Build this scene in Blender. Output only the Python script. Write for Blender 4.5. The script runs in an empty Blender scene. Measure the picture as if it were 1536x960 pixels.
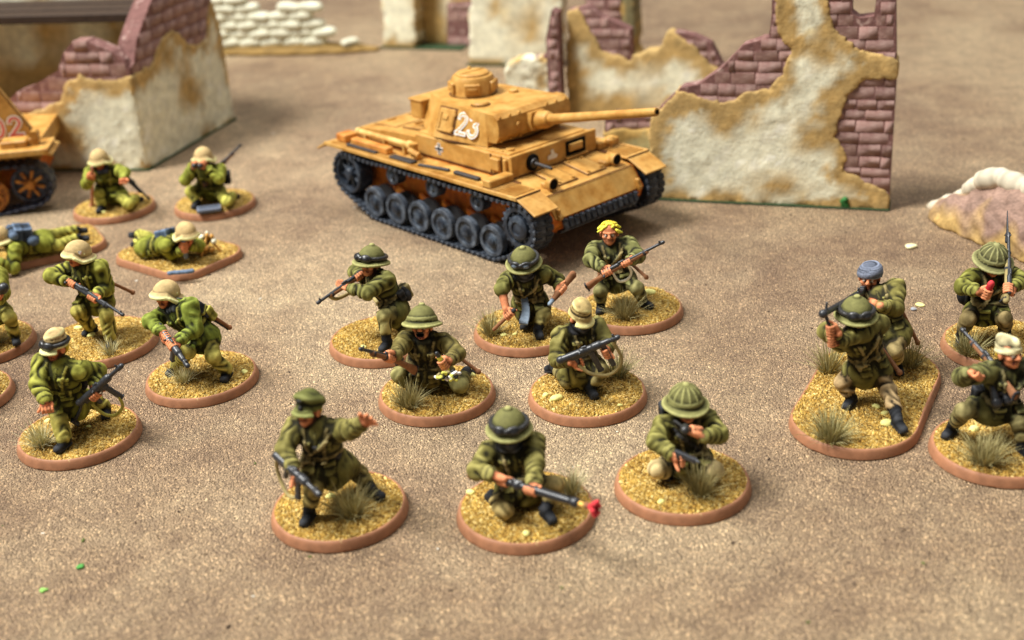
# A tabletop wargame: painted miniatures, a model tank and plaster ruins on a sand-coloured gaming mat.
# All shapes are written in millimetres (real size of the miniatures) and stored in metres.
import bpy, math, random
import numpy as np
import openvdb
from mathutils import Vector, Matrix

MM = 0.001
scene = bpy.context.scene
col = scene.collection
V3 = lambda *a: np.array(a, float)

# ------------------------------------------------------------------ camera
CAM_F, CAM_P, CAM_ROLL, CAM_H = 1907.0, math.radians(24.6), math.radians(3.52), 126.8
_fw = V3(0, math.cos(CAM_P), -math.sin(CAM_P))
_up = V3(0, math.sin(CAM_P), math.cos(CAM_P))
_c, _s = math.cos(CAM_ROLL), math.sin(CAM_ROLL)
CR = _c * V3(1, 0, 0) - _s * _up
CU = _s * V3(1, 0, 0) + _c * _up
CO = V3(0, 0, CAM_H)
cd = bpy.data.cameras.new('camera')
cam = bpy.data.objects.new('camera', cd)
col.objects.link(cam)
cam.matrix_world = Matrix(((CR[0], CU[0], -_fw[0], 0), (CR[1], CU[1], -_fw[1], 0),
                           (CR[2], CU[2], -_fw[2], CAM_H * MM), (0, 0, 0, 1)))
cd.sensor_width = 36.0
cd.lens = CAM_F * 36.0 / 1536.0
cd.clip_start = 0.005
cd.clip_end = 20.0
cd.dof.use_dof = True
cd.dof.focus_distance = 0.272
cd.dof.aperture_fstop = 18.0
scene.camera = cam

# ------------------------------------------------------------------ light: a lit room, a big soft key lamp and an added fill overhead
world = bpy.data.worlds.new('World')
scene.world = world
world.use_nodes = True
bg = world.node_tree.nodes['Background']
bg.inputs[0].default_value = (1.0, 0.985, 0.96, 1)
bg.inputs[1].default_value = 0.155

def area_lamp(name, loc, target, size, size_y, power, colour):
    ld = bpy.data.lights.new(name, 'AREA')
    ld.shape = 'RECTANGLE'; ld.size = size; ld.size_y = size_y
    ld.energy = power; ld.color = colour
    o = bpy.data.objects.new(name, ld)
    o.location = loc
    o.rotation_euler = (Vector(target) - Vector(loc)).to_track_quat('-Z', 'Y').to_euler()
    col.objects.link(o)
    return o
area_lamp('overhead_lamp', (-0.95, 0.15, 1.55), (0, 0.33, 0), 0.6, 0.6, 50.0, (1.0, 0.985, 0.95))
area_lamp('overhead_lamp', (0.25, 0.75, 1.9), (0, 0.33, 0), 1.0, 0.8, 14.0, (1.0, 0.985, 0.96))  # overhead fill, added to soften the light from the key

vs = scene.view_settings
vs.view_transform = 'Standard'
vs.look = 'None'
vs.exposure = 0.50
vs.gamma = 1.0
vs.use_curve_mapping = False
# ------------------------------------------------------------------ pixels to points
def ray(x, y):
    return _fw + (x - 768) / CAM_F * CR - (y - 480) / CAM_F * CU
def at_z(x, y, z=0.0):                      # the point of that direction at height z
    d = ray(x, y); return CO + (z - CAM_H) / d[2] * d
def at_y(x, y, Y):                          # ... at depth Y
    d = ray(x, y); return CO + Y / d[1] * d
def at_plane(x, y, p0, n):                  # ... on a plane
    d = ray(x, y); return CO + ((p0 - CO) @ n) / (d @ n) * d
def at_len(x, y, c, L, s):                  # ... at distance L from c; s < 0 the nearer, s > 0 the farther one
    d = ray(x, y); d = d / np.linalg.norm(d)
    oc = CO - c; b = d @ oc; disc = b * b - (oc @ oc - L * L)
    if disc <= 0:
        p = CO - b * d; v = p - c
        return c + v / np.linalg.norm(v) * L
    return CO + (-b + (math.sqrt(disc) if s > 0 else -math.sqrt(disc))) * d
def nrm(v):
    v = np.asarray(v, float); return v / (np.linalg.norm(v) + 1e-12)
def orth(v, a):
    return nrm(v - a * (v @ a))

# ------------------------------------------------------------------ colours and materials
def C(r, g, b):
    f = lambda v: (v / 255 / 12.92) if v / 255 <= 0.04045 else ((v / 255 + 0.055) / 1.055) ** 2.4
    return np.array((f(r), f(g), f(b)))
def new_mat(name):
    m = bpy.data.materials.new(name); m.use_nodes = True
    nt = m.node_tree; b = nt.nodes['Principled BSDF']
    return m, nt, b
def N(nt, typ, **kw):
    n = nt.nodes.new(typ)
    for k, v in kw.items():
        if k.startswith('i_'):
            key = k[2:]; key = int(key) if key.isdigit() else key.replace('_', ' ')
            n.inputs[key].default_value = v
        else: setattr(n, k, v)
    return n
def ramp(nt, src, stops):
    r = nt.nodes.new('ShaderNodeValToRGB'); e = r.color_ramp.elements
    while len(e) < len(stops): e.new(0.5)
    for el, (p, c) in zip(e, stops):
        el.position = p; el.color = (*c, 1) if len(c) == 3 else c
    nt.links.new(src, r.inputs[0]); return r.outputs[0]
def mix(nt, fac, a, b, mode='MIX'):
    m = nt.nodes.new('ShaderNodeMix'); m.data_type = 'RGBA'; m.blend_type = mode
    for k, v in ((0, fac), (6, a), (7, b)):
        if hasattr(v, 'links') or hasattr(v, 'is_linked'): nt.links.new(v, m.inputs[k])
        elif k == 0: m.inputs[0].default_value = v
        else: m.inputs[k].default_value = (*v, 1) if len(v) == 3 else v
    return m.outputs[2]
def noise(nt, scale, detail=3, rough=0.55, vec=None, dist=0.0):
    n = N(nt, 'ShaderNodeTexNoise'); n.inputs['Scale'].default_value = scale
    n.inputs['Detail'].default_value = detail; n.inputs['Roughness'].default_value = rough
    n.inputs['Distortion'].default_value = dist
    if vec is not None: nt.links.new(vec, n.inputs['Vector'])
    return n.outputs['Fac']
def coords(nt, which='Object'):
    return N(nt, 'ShaderNodeTexCoord').outputs[which]
def bump(nt, b, height, strength, dist):
    n = N(nt, 'ShaderNodeBump'); n.inputs['Strength'].default_value = strength
    n.inputs['Distance'].default_value = dist
    nt.links.new(height, n.inputs['Height']); nt.links.new(n.outputs[0], b.inputs['Normal'])
MATS = {}
def paint_mat(name, rough=0.55, spec=0.4, var=0.16, grain=2500.0, bstr=0.12, metal=0.0):
    """hand-painted surface: the colour is brushed on per point (attribute 'paint'), with uneven pigment and fine relief"""
    if name in MATS: return MATS[name]
    m, nt, b = new_mat(name)
    a = N(nt, 'ShaderNodeAttribute', attribute_name='paint')
    co = coords(nt)
    n1 = noise(nt, grain * 0.35, 4, 0.6, co)
    n2 = noise(nt, grain, 2, 0.6, co)
    f = ramp(nt, n1, [(0.3, (1 - var,) * 3), (0.7, (1 + var,) * 3)])
    c = mix(nt, 1.0, a.outputs['Color'], f, 'MULTIPLY')
    nt.links.new(c, b.inputs['Base Color'])
    b.inputs['Roughness'].default_value = rough
    b.inputs['Specular IOR Level'].default_value = spec
    b.inputs['Metallic'].default_value = metal
    bump(nt, b, n2, bstr, 0.0002)
    MATS[name] = m
    return m
def flat_mat(name, c, rough=0.6, spec=0.4, var=0.2, scale=600.0, bstr=0.1, metal=0.0, wear=None, wt=0.56):
    if name in MATS: return MATS[name]
    m, nt, b = new_mat(name)
    co = coords(nt)
    n1 = noise(nt, scale, 5, 0.6, co)
    f = ramp(nt, n1, [(0.25, c * (1 - var)), (0.75, np.minimum(c * (1 + var), 1.0))])
    if wear is not None:
        n3 = noise(nt, scale * 0.6, 6, 0.7, co, 0.5)
        k = ramp(nt, n3, [(wt, (0, 0, 0)), (wt + 0.08, (1, 1, 1))])
        f = mix(nt, k, f, wear)
    nt.links.new(f, b.inputs['Base Color'])
    b.inputs['Roughness'].default_value = rough; b.inputs['Metallic'].default_value = metal
    b.inputs['Specular IOR Level'].default_value = spec
    n2 = noise(nt, scale * 4, 3, 0.6, co)
    bump(nt, b, n2, bstr, 0.0003)
    MATS[name] = m
    return m

# ------------------------------------------------------------------ objects
def link(o, parent=None):
    col.objects.link(o)
    if parent is not None: o.parent = parent
    return o
def thing(name, label, cat, loc=(0, 0, 0), rz=0.0, group=None):
    o = bpy.data.objects.new(name, None)
    o.empty_display_size = 0.005
    o.location = Vector(loc) * MM; o.rotation_euler = (0, 0, rz)
    o['label'] = label; o['category'] = cat; o['kind'] = 'thing'
    if group: o['group'] = group
    return link(o)
def mesh_obj(name, me, parent=None, loc=None):
    o = bpy.data.objects.new(name, me)
    if loc is not None: o.location = Vector(loc) * MM
    return link(o, parent)
def raw_mesh(name, verts, faces, mats, fmat=None, smooth=None, paint=None):
    me = bpy.data.meshes.new(name)
    v = np.asarray(verts, float) * MM
    me.from_pydata(v.tolist(), [], faces)
    for m in mats: me.materials.append(m)
    if fmat is not None: me.polygons.foreach_set('material_index', fmat)
    if smooth is not None:
        me.shade_smooth()
        if smooth < 180: me.set_sharp_from_angle(angle=math.radians(smooth))
    if paint is not None:
        a = me.color_attributes.new('paint', 'FLOAT_COLOR', 'POINT')
        a.data.foreach_set('color', np.concatenate([paint, np.ones((len(paint), 1))], 1).astype(np.float32).ravel())
    me.update()
    return me

def rotm(ax, ay, az):                        # columns are the axes
    return np.stack([ax, ay, az], 1)
I3 = np.eye(3)
class MB:
    """collects hard-surface shapes (mm) and links them as one mesh object"""
    def __init__(s): s.v = []; s.f = []; s.m = []
    def add(s, vs_, fs, mi=0):
        o = len(s.v); s.v += [tuple(p) for p in vs_]; s.f += [tuple(i + o for i in f) for f in fs]; s.m += [mi] * len(fs)
        return s
    def box(s, c, size, R=I3, ch=0.0, mi=0):
        c = np.asarray(c, float); h = np.asarray(size, float) / 2
        if ch <= 0:
            P = [c + R @ (h * V3(x, y, z)) for x in (-1, 1) for y in (-1, 1) for z in (-1, 1)]
            return s.add(P, [(0, 1, 3, 2), (4, 6, 7, 5), (0, 4, 5, 1), (2, 3, 7, 6), (0, 2, 6, 4), (1, 5, 7, 3)], mi)
        ch = min(ch, *(h * 0.95))
        P = []; idx = {}
        for x in (-1, 1):
            for y in (-1, 1):
                for z in (-1, 1):
                    sg = V3(x, y, z)
                    for a in range(3):
                        q = h - ch; q = q.copy(); q[a] = h[a]
                        idx[(x, y, z, a)] = len(P); P.append(c + R @ (sg * q))
        F = []
        for a in range(3):
            b_, c_ = (a + 1) % 3, (a + 2) % 3
            for sgn in (-1, 1):
                ring = []
                for (u, w) in ((-1, -1), (1, -1), (1, 1), (-1, 1)):
                    k = [0, 0, 0]; k[a] = sgn; k[b_] = u; k[c_] = w; ring.append(idx[(*k, a)])
                F.append(tuple(ring if sgn > 0 else ring[::-1]))
        for a in range(3):
            b_, c_ = (a + 1) % 3, (a + 2) % 3
            for u in (-1, 1):
                for w in (-1, 1):
                    k0 = [0, 0, 0]; k0[a] = -1; k0[b_] = u; k0[c_] = w
                    k1 = list(k0); k1[a] = 1
                    q = [idx[(*k0, b_)], idx[(*k1, b_)], idx[(*k1, c_)], idx[(*k0, c_)]]
                    F.append(tuple(q[::-1] if u * w > 0 else q))
        for x in (-1, 1):
            for y in (-1, 1):
                for z in (-1, 1):
                    t = [idx[(x, y, z, a)] for a in range(3)]
                    F.append(tuple(t if x * y * z > 0 else t[::-1]))
        return s.add(P, F, mi)
    def cyl(s, p0, p1, r0, r1=None, n=16, mi=0, cap=True):
        p0 = np.asarray(p0, float); p1 = np.asarray(p1, float); r1 = r0 if r1 is None else r1
        a = nrm(p1 - p0); e = orth(V3(0, 0, 1) if abs(a[2]) < 0.9 else V3(1, 0, 0), a); g = np.cross(a, e)
        P = []
        for p, r in ((p0, r0), (p1, r1)):
            P += [p + r * (math.cos(t) * e + math.sin(t) * g) for t in np.arange(n) * 2 * math.pi / n]
        F = [(i, (i + 1) % n, n + (i + 1) % n, n + i) for i in range(n)]
        if cap: F += [tuple(range(n))[::-1], tuple(range(n, 2 * n))]
        return s.add(P, F, mi)
    def lathe(s, c, axis, prof, n=24, mi=0, start=None):
        """prof: (radius, height along axis) pairs"""
        c = np.asarray(c, float); a = nrm(axis); e = orth(V3(0, 0, 1) if abs(a[2]) < 0.9 else V3(1, 0, 0), a); g = np.cross(a, e)
        P = []; F = []
        for r, h in prof:
            P += [c + a * h + r * (math.cos(t) * e + math.sin(t) * g) for t in np.arange(n) * 2 * math.pi / n]
        for k in range(len(prof) - 1):
            F += [(k * n + i, k * n + (i + 1) % n, (k + 1) * n + (i + 1) % n, (k + 1) * n + i) for i in range(n)]
        F.append(tuple(range(n))[::-1]); F.append(tuple((len(prof) - 1) * n + i for i in range(n)))
        return s.add(P, F, mi)
    def tube(s, pts, r, n=8, mi=0):
        pts = [np.asarray(p, float) for p in pts]
        for i in range(len(pts) - 1): s.cyl(pts[i], pts[i + 1], r, r, n, mi)
        return s
    def prism(s, poly, c, ex, ey, ez, t0, t1, mi=0):
        """poly (u, v) in the plane ex, ey at c, extruded along ez from t0 to t1"""
        n = len(poly); c = np.asarray(c, float)
        A = sum(poly[i][0] * poly[(i + 1) % n][1] - poly[(i + 1) % n][0] * poly[i][1] for i in range(n))
        if A < 0: poly = poly[::-1]
        if np.dot(np.cross(ex, ey), ez) * (t1 - t0) < 0: t0, t1 = t1, t0
        P = [c + u * ex + v * ey + t * ez for t in (t0, t1) for u, v in poly]
        F = [(i, (i + 1) % n, n + (i + 1) % n, n + i) for i in range(n)] + [tuple(range(n))[::-1], tuple(range(n, 2 * n))]
        return s.add(P, F, mi)
    def mesh(s, name, mats, smooth=35):
        return raw_mesh(name, s.v, s.f, mats if isinstance(mats, (list, tuple)) else [mats], s.m, smooth)
    def build(s, name, mats, parent=None, loc=None, smooth=35):
        return mesh_obj(name, s.mesh(name, mats, smooth), parent, loc)

# ------------------------------------------------------------------ sculpting with distance fields
class SDF:
    def __init__(s, h=0.22, rs=1.0): s.h = h; s.ops = []; s.rs = rs
    def _bb(s, lo, hi): return np.asarray(lo, float), np.asarray(hi, float)
    def cone(s, a, b, r1, r2, mat, k=0.35, flat=None, fold=None, op='add'):
        a = np.asarray(a, float); b = np.asarray(b, float); r1, r2 = r1 * s.rs, r2 * s.rs; R = max(r1, r2) * 1.0 + 0.4
        s.ops.append((op, 'cone', (a, b, r1, r2, flat, fold), mat, k, np.minimum(a, b) - R, np.maximum(a, b) + R)); return s
    def ball(s, c, r, mat, R=I3, k=0.35, op='add', fold=None):
        c = np.asarray(c, float); r = np.asarray((r, r, r) if np.isscalar(r) else r, float) * s.rs; m = r.max() + 0.4
        s.ops.append((op, 'ball', (c, r, R, fold), mat, k, c - m, c + m)); return s
    def box(s, c, hs, mat, R=I3, rad=0.15, k=0.1, op='add'):
        c = np.asarray(c, float); hs = np.asarray(hs, float) * s.rs; m = np.abs(R) @ hs + 0.5
        s.ops.append((op, 'box', (c, hs, R, rad), mat, k, c - m, c + m)); return s
    def decal(s, c, hs, mat, R=I3, t=0.2, rad=0.1):
        c = np.asarray(c, float); hs = np.asarray(hs, float) * s.rs; m = np.abs(R) @ hs + 0.5
        s.ops.append(('decal', 'box', (c, hs, R, rad), mat, t, c - m, c + m)); return s
    def poly(s, pts, r, mat, k=0.1, r2=None):
        for i in range(len(pts) - 1):
            ra = r if r2 is None else r + (r2 - r) * i / (len(pts) - 1)
            rb = r if r2 is None else r + (r2 - r) * (i + 1) / (len(pts) - 1)
            s.cone(pts[i], pts[i + 1], ra, rb, mat, k)
        return s
    @staticmethod
    def _eval(kind, prm, X, Y, Z):
        if kind == 'cone':
            a, b, r1, r2, flat, fold = prm
            px, py, pz = X - a[0], Y - a[1], Z - a[2]
            ba = b - a; L2 = max(ba @ ba, 1e-9)
            if flat is not None:
                ax, sc = flat; w = (px * ax[0] + py * ax[1] + pz * ax[2]); g = 1 / sc - 1
                px, py, pz = px + w * g * ax[0], py + w * g * ax[1], pz + w * g * ax[2]
                bw = (ba @ ax) * g; ba = ba + bw * ax; L2 = max(ba @ ba, 1e-9)
            t = np.clip((px * ba[0] + py * ba[1] + pz * ba[2]) / L2, 0, 1)
            d = np.sqrt((px - t * ba[0]) ** 2 + (py - t * ba[1]) ** 2 + (pz - t * ba[2]) ** 2) - (r1 + (r2 - r1) * t)
            if flat is not None: d = d * (0.5 + 0.5 * flat[1])
            if fold is not None:
                amp, fq, sd = fold; L = math.sqrt(L2); al = t * L
                w1 = np.sin(X * 1.1 + sd) + np.sin(Y * 1.3 + sd * 2.1) + np.sin(Z * 0.9 + sd * 0.7)
                w2 = np.sin(X * 0.8 + Y * 0.7 + sd * 3) * np.cos(Z * 0.7 - X * 0.5 + sd) + 0.35 * np.sin(Y * 1.3 - Z * 1.1 + sd)
                ob = X * math.cos(sd * 1.7) + Y * math.sin(sd * 1.7) + Z * 0.35
                s1 = 2 * np.abs(np.sin(0.62 * (fq * (0.55 * al + 0.62 * ob) + 1.3 * w1))) ** 0.8 - 1.15; s2 = np.sin(fq * 1.7 * (0.7 * al - 0.5 * ob) - 1.6 * w1 + sd)
                d = d - amp * 1.5 * (s1 * np.clip(0.35 + w2, 0, 1.1) + 0.4 * s2 * np.clip(0.4 - w2, 0, 1))
            return d
        if kind == 'ball':
            c, r, R, fold = prm
            px, py, pz = X - c[0], Y - c[1], Z - c[2]
            q = [px * R[0, i] + py * R[1, i] + pz * R[2, i] for i in range(3)]
            k0 = np.sqrt(sum((q[i] / r[i]) ** 2 for i in range(3))) + 1e-6
            k1 = np.sqrt(sum((q[i] / r[i] ** 2) ** 2 for i in range(3))) + 1e-6
            d = k0 * (k0 - 1) / k1
            if fold is not None:
                amp, fq, sd = fold
                d = d - amp * np.sin(fq * (q[0] * 0.9 + q[2] * 0.5) + 1.4 * np.sin(q[2] * 1.1 + sd) + np.sin(q[1] + sd * 2))
            return d
        c, hs, R, rad = prm
        px, py, pz = X - c[0], Y - c[1], Z - c[2]
        q = [np.abs(px * R[0, i] + py * R[1, i] + pz * R[2, i]) - hs[i] + rad for i in range(3)]
        out = np.sqrt(sum(np.maximum(v, 0) ** 2 for v in q))
        return out + np.minimum(np.maximum(np.maximum(q[0], q[1]), q[2]), 0) - rad
    def mesh(s, name, pal, mat, wash=1.0, adapt=0.0, extra=None, line=0.92):
        hi_ = 0.55 if mat.name == 'painted_gunmetal' else 0.85
        h = s.h
        adds = [o for o in s.ops if o[0] == 'add']
        lo = np.min([o[5] for o in adds], 0) - 3 * h; hi = np.max([o[6] for o in adds], 0) + 3 * h
        n = np.ceil((hi - lo) / h).astype(int) + 1
        D = np.full(n, 3.0, np.float32); B = np.full(n, 9.0, np.float32); M = np.zeros(n, np.uint8)
        ax = [lo[i] + h * np.arange(n[i]) for i in range(3)]
        for op, kind, prm, mi, k, l, u in s.ops:
            i0 = np.clip(np.floor((l - 0.3 - lo) / h).astype(int), 0, n); i1 = np.clip(np.ceil((u + 0.3 - lo) / h).astype(int) + 1, 0, n)
            if (i1 <= i0).any(): continue
            sl = tuple(slice(a, b) for a, b in zip(i0, i1))
            X = ax[0][sl[0]][:, None, None]; Y = ax[1][sl[1]][None, :, None]; Z = ax[2][sl[2]][None, None, :]
            d = s._eval(kind, prm, X, Y, Z).astype(np.float32)
            Dv, Bv, Mv = D[sl], B[sl], M[sl]
            if op == 'add':
                hh = np.clip(0.5 + 0.5 * (d - Dv) / k, 0, 1)
                D[sl] = d + (Dv - d) * hh - k * hh * (1 - hh)
                w = d < Bv; Bv[w] = d[w]; Mv[w] = mi
            elif op == 'sub':
                hh = np.clip(0.5 - 0.5 * (-d - Dv) / k, 0, 1)
                new = -d + (Dv + d) * hh + k * hh * (1 - hh)
                w = (d < h * 0.8); D[sl] = np.maximum(new, Dv); Mv[w] = mi
            elif op == 'decal':
                dd = np.maximum(Dv - k, d); w = (d < 0) & (Dv < k + 2.5 * h) & (Dv > -1.2)
                D[sl] = np.minimum(Dv, dd); Mv[w] = mi; Bv[w] = np.minimum(Bv[w], dd[w])
            elif op == 'paint':
                w = d < 0; Mv[w] = mi
        g = openvdb.FloatGrid(3.0)
        g.copyFromArray(D)
        pts, tri, quad = g.convertToPolygons(0.0, adapt)
        pts = np.asarray(pts)
        idx = np.clip(np.rint(pts).astype(int), 1, n - 2)
        m = M[idx[:, 0], idx[:, 1], idx[:, 2]]
        # painted finish: dark lining in the sculpted creases, lighter dry-brushed ridges
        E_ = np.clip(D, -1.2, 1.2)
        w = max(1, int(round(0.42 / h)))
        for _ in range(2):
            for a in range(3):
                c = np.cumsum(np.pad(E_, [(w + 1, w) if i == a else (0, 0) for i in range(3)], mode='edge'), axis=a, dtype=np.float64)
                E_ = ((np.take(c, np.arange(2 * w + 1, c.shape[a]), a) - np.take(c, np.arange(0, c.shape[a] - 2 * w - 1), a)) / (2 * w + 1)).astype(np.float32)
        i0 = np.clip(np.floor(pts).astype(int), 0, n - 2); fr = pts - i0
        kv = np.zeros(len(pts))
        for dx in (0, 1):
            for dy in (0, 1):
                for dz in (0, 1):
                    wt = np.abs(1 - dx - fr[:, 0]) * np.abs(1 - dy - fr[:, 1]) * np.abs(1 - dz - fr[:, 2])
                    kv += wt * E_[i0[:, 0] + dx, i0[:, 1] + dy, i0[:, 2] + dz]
        bd = np.zeros(len(pts))
        for a in range(3):
            for sg in (-1, 1):
                j = idx.copy(); j[:, a] += sg
                mj = M[j[:, 0], j[:, 1], j[:, 2]]; bd += (mj != m) & (mj != 8) & (m != 8)
        P = pts * h + lo
        base = np.array([pal[i] for i in range(len(pal))])[m]
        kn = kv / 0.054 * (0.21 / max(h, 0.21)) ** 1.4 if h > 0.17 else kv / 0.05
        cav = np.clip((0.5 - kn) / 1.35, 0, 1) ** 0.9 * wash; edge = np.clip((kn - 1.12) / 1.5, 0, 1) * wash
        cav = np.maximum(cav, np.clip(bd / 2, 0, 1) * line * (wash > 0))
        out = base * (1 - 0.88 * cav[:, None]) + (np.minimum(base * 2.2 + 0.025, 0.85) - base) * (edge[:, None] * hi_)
        if extra is not None: out = extra(P, out, m, kv)
        faces = [tuple(t) for t in np.asarray(tri).tolist()] + [tuple(q) for q in np.asarray(quad).tolist()]
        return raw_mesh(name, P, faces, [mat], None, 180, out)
    def build(s, name, pal, mat, parent=None, loc=None, **kw):
        return mesh_obj(name, s.mesh(name, pal, mat, **kw), parent, loc)
# ------------------------------------------------------------------ painted soldiers
JACKET, TROUSER, SKIN, BOOT, DARK, SCARF, HAIR, WEB, WHITE, LIP, METAL, WOOD, TAN, HAT, HATB, RED, BLUE, YEL, SKIN2, JACKET2 = range(20)
def palette(jacket=C(106, 108, 50), trouser=C(126, 120, 68), hat=C(112, 110, 64), scarf=C(48, 48, 50), hair=C(205, 165, 40), **kw):
    p = [jacket, trouser, C(172, 104, 68), C(20, 22, 26), C(20, 19, 18), scarf, hair, C(112, 108, 62), C(215, 205, 190), C(120, 50, 38),
         C(22, 24, 28), C(100, 64, 36), C(216, 196, 148), hat, C(40, 42, 44), C(150, 30, 36), C(66, 80, 98), C(220, 200, 60), C(172, 104, 68), jacket]
    for k, v in kw.items(): p[globals()[k.upper()]] = v
    for i in (JACKET, TROUSER, WEB): p[i] = p[i] * np.array((0.98, 0.82, 0.92))
    p[SKIN2] = p[SKIN]; p[JACKET2] = p[JACKET]
    return p
PM = paint_mat('painted_figure', 0.78, 0.22, 0.2, 2500.0, 0.3)
PMETAL = paint_mat('painted_gunmetal', 0.38, 0.55, 0.2)
BASE_H = 3.0
LEN = dict(torso=8.3, neck=3.1, uarm=5.2, farm=4.6, thigh=6.1, shin=5.9)
HS = 1.12

class Soldier:
    """joints come from picture directions plus known limb lengths; x right, y away from the viewer, z up; origin on the mat under the stand"""
    def __init__(s, root, org, pal, h=0.22, seed=0):
        s.root = root; s.org = np.asarray(org, float); s.pal = pal; s.h = h; s.seed = seed; s.J = {}
        s.b = SDF(h)
    def P(s, x, y, mode, val=0.0, ref=None, L=None):
        if mode == 'y': p = at_y(x, y, s.org[1] + val)
        elif mode == 'z': p = at_z(x, y, s.org[2] + val)
        else: p = at_len(x, y, s.J[ref] + s.org, L if val == 0 else val, -1 if mode == 'n' else 1)
        return p - s.org
    def pose(s, d):
        J = s.J
        x, y, *r = d['pel']; J['pel'] = s.P(x, y, *(r or ('y', 0)))
        x, y, *r = d['nk']; J['nk'] = s.P(x, y, *(r or ('n',)), ref='pel', L=LEN['torso'])
        s.up = nrm(J['nk'] - J['pel']); s.tk = np.linalg.norm(J['nk'] - J['pel']) / 9.3
        ph = math.radians(d.get('phi', 0)); l0 = V3(math.cos(ph), math.sin(ph), d.get('lean', 0.0))
        s.lat = orth(l0, s.up); s.fwd = np.cross(s.lat, s.up)
        ph2 = math.radians(d.get('hip', d.get('phi', 0))); upz = nrm(s.up + V3(0, 0, 1.2))
        if d.get('prone'): upz = s.up
        s.hlat = orth(V3(math.cos(ph2), math.sin(ph2), 0), upz); s.hup = upz; s.hfwd = np.cross(s.hlat, upz)
        x, y, *r = d['hd']; J['hd'] = s.P(x, y, *(r or ('n',)), ref='nk', L=LEN['neck'])
        for sd, sg in (('R', -1), ('L', 1)):
            J['s' + sd] = J['nk'] + sg * s.lat * 4.0 - s.up * 0.75 + s.fwd * 0.1
            J['h' + sd] = J['pel'] + sg * s.hlat * 1.75 - s.hup * 0.7
            for j, ref, L in (('e', 's', 'uarm'), ('w', 'e', 'farm'), ('k', 'h', 'thigh'), ('a', 'k', 'shin')):
                if j + sd in d:
                    x, y, *r = d[j + sd]
                    J[j + sd] = s.P(x, y, *(r or ('n',)), ref=ref + sd, L=LEN[L])
            if 't' + sd in d:
                t = d['t' + sd]
                J['t' + sd] = J['a' + sd] + (nrm(V3(*t)) if len(t) == 3 else nrm(V3(math.sin(math.radians(t[0])), -math.cos(math.radians(t[0])), -0.12)))
        az, pt, rl = (list(d.get('face', (0, 10, 0))) + [0])[:3]
        az, pt, rl = map(math.radians, (az, pt, rl))
        f = V3(math.sin(az) * math.cos(pt), -math.cos(az) * math.cos(pt), -math.sin(pt))
        u = orth(V3(0, 0, 1), f); l = np.cross(u, f)
        u2 = math.cos(rl) * u + math.sin(rl) * l
        s.hf, s.hu = f, u2; s.hl = np.cross(u2, f)
        s.d = d
        return s
    def T(s, a, b, c):                        # torso frame: lateral (left +), forward, up from the pelvis
        return s.J['pel'] + s.lat * a + s.fwd * b + s.up * c * s.tk
    def H(s, a, b, c):                        # head frame
        return s.J['hd'] + HS * (s.hl * a + s.hf * b + s.hu * c)
    def body(s):
        b, J, d, sd0 = s.b, s.J, s.d, s.seed
        RT = rotm(s.lat, s.fwd, s.up); RH = rotm(s.hl, s.hf, s.hu); RP = rotm(s.hlat, s.hfwd, s.hup)
        up, lat, fwd = s.up, s.lat, s.fwd
        short = d.get('short', ())
        # legs
        for q in 'RL':
            h, k, a = J['h' + q], J['k' + q], J['a' + q]
            b.cone(h, k, 1.95, 1.52, TROUSER, 0.5, fold=(0.17, 2.1, sd0 + 1))
            b.ball(k, 1.55, TROUSER, k=0.5)
            cut = d.get('bootcut', 0.50)
            m_ = k + (a - k) * (cut + 0.06)
            b.cone(k, m_, 1.55, 1.42, TROUSER, 0.5, fold=(0.20, 2.6, sd0 + 2))
        # hips, waist, chest
        b.ball(J['pel'], (2.9, 2.1, 2.3), TROUSER, RP, 0.8)
        b.cone(s.T(0, 0.1, 2.6), s.T(0, 0.15, 6.4), 3.2, 3.75, JACKET, 0.8, flat=(fwd, 0.76), fold=(0.14, 1.5, sd0 + 3))
        b.ball(s.T(0, 0.25, 6.3), (3.8, 2.8, 2.8), JACKET, RT, 0.8, fold=(0.09, 1.6, sd0))
        b.cone(J['sR'], J['sL'], 1.7, 1.7, JACKET, 0.9)
        b.cone(J['nk'] - up * 0.6, J['nk'] + up * 0.3, 1.9, 1.35, JACKET, 0.8)
        # jacket skirt over the thighs
        b.cone(s.T(0, 0, 2.4), J['pel'] - s.hup * 0.9, 3.0, 3.55, JACKET, 0.5, flat=(s.hfwd, 0.80), fold=(0.08, 1.0, sd0 + 4))
        kd = nrm((J['kR'] + J['kL']) / 2 - J['pel'])
        if not d.get('prone'): b.cone(J['pel'] + s.hfwd * 0.2, J['pel'] + kd * (1.0 + 4.5 * d.get('skirt', 0.33)), 3.4, 3.6, JACKET, 0.6, flat=(s.hfwd, 0.76), fold=(0.16, 1.6, sd0 + 8))
        ts = d.get('skirt', 0.33)
        for q in 'RL':
            h, k = J['h' + q], J['k' + q]
            b.cone(h + (k - h) * 0.02, h + (k - h) * ts, 2.45, 2.45, JACKET, 1.0, fold=(0.16, 1.5, sd0 + 5))
        # front closing, belt, straps, pockets
        b.decal(s.T(0.15, 3.2, 4.8), (0.24, 2.6, 4.2), JACKET2, RT, 0.10)
        for sx in (-1, 1):
            b.decal(s.T(sx * 1.75, 3.4, 6.7), (0.95, 2.4, 0.95), JACKET2, RT, 0.20)
            b.decal(s.T(sx * 1.75, 3.4, 7.35), (1.02, 2.4, 0.34), JACKET, RT, 0.32)
            b.ball(s.T(sx * 1.75, 2.95, 7.2), 0.2, WEB, k=0.05)
            b.decal(s.T(sx * 2.0, 3.2, 0.9), (1.05, 2.6, 1.15), JACKET2, rotm(s.hlat, s.hfwd, s.hup), 0.22)
            b.decal(s.T(sx * 2.0, 3.2, 1.75), (1.12, 2.6, 0.36), JACKET, rotm(s.hlat, s.hfwd, s.hup), 0.34)
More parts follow.
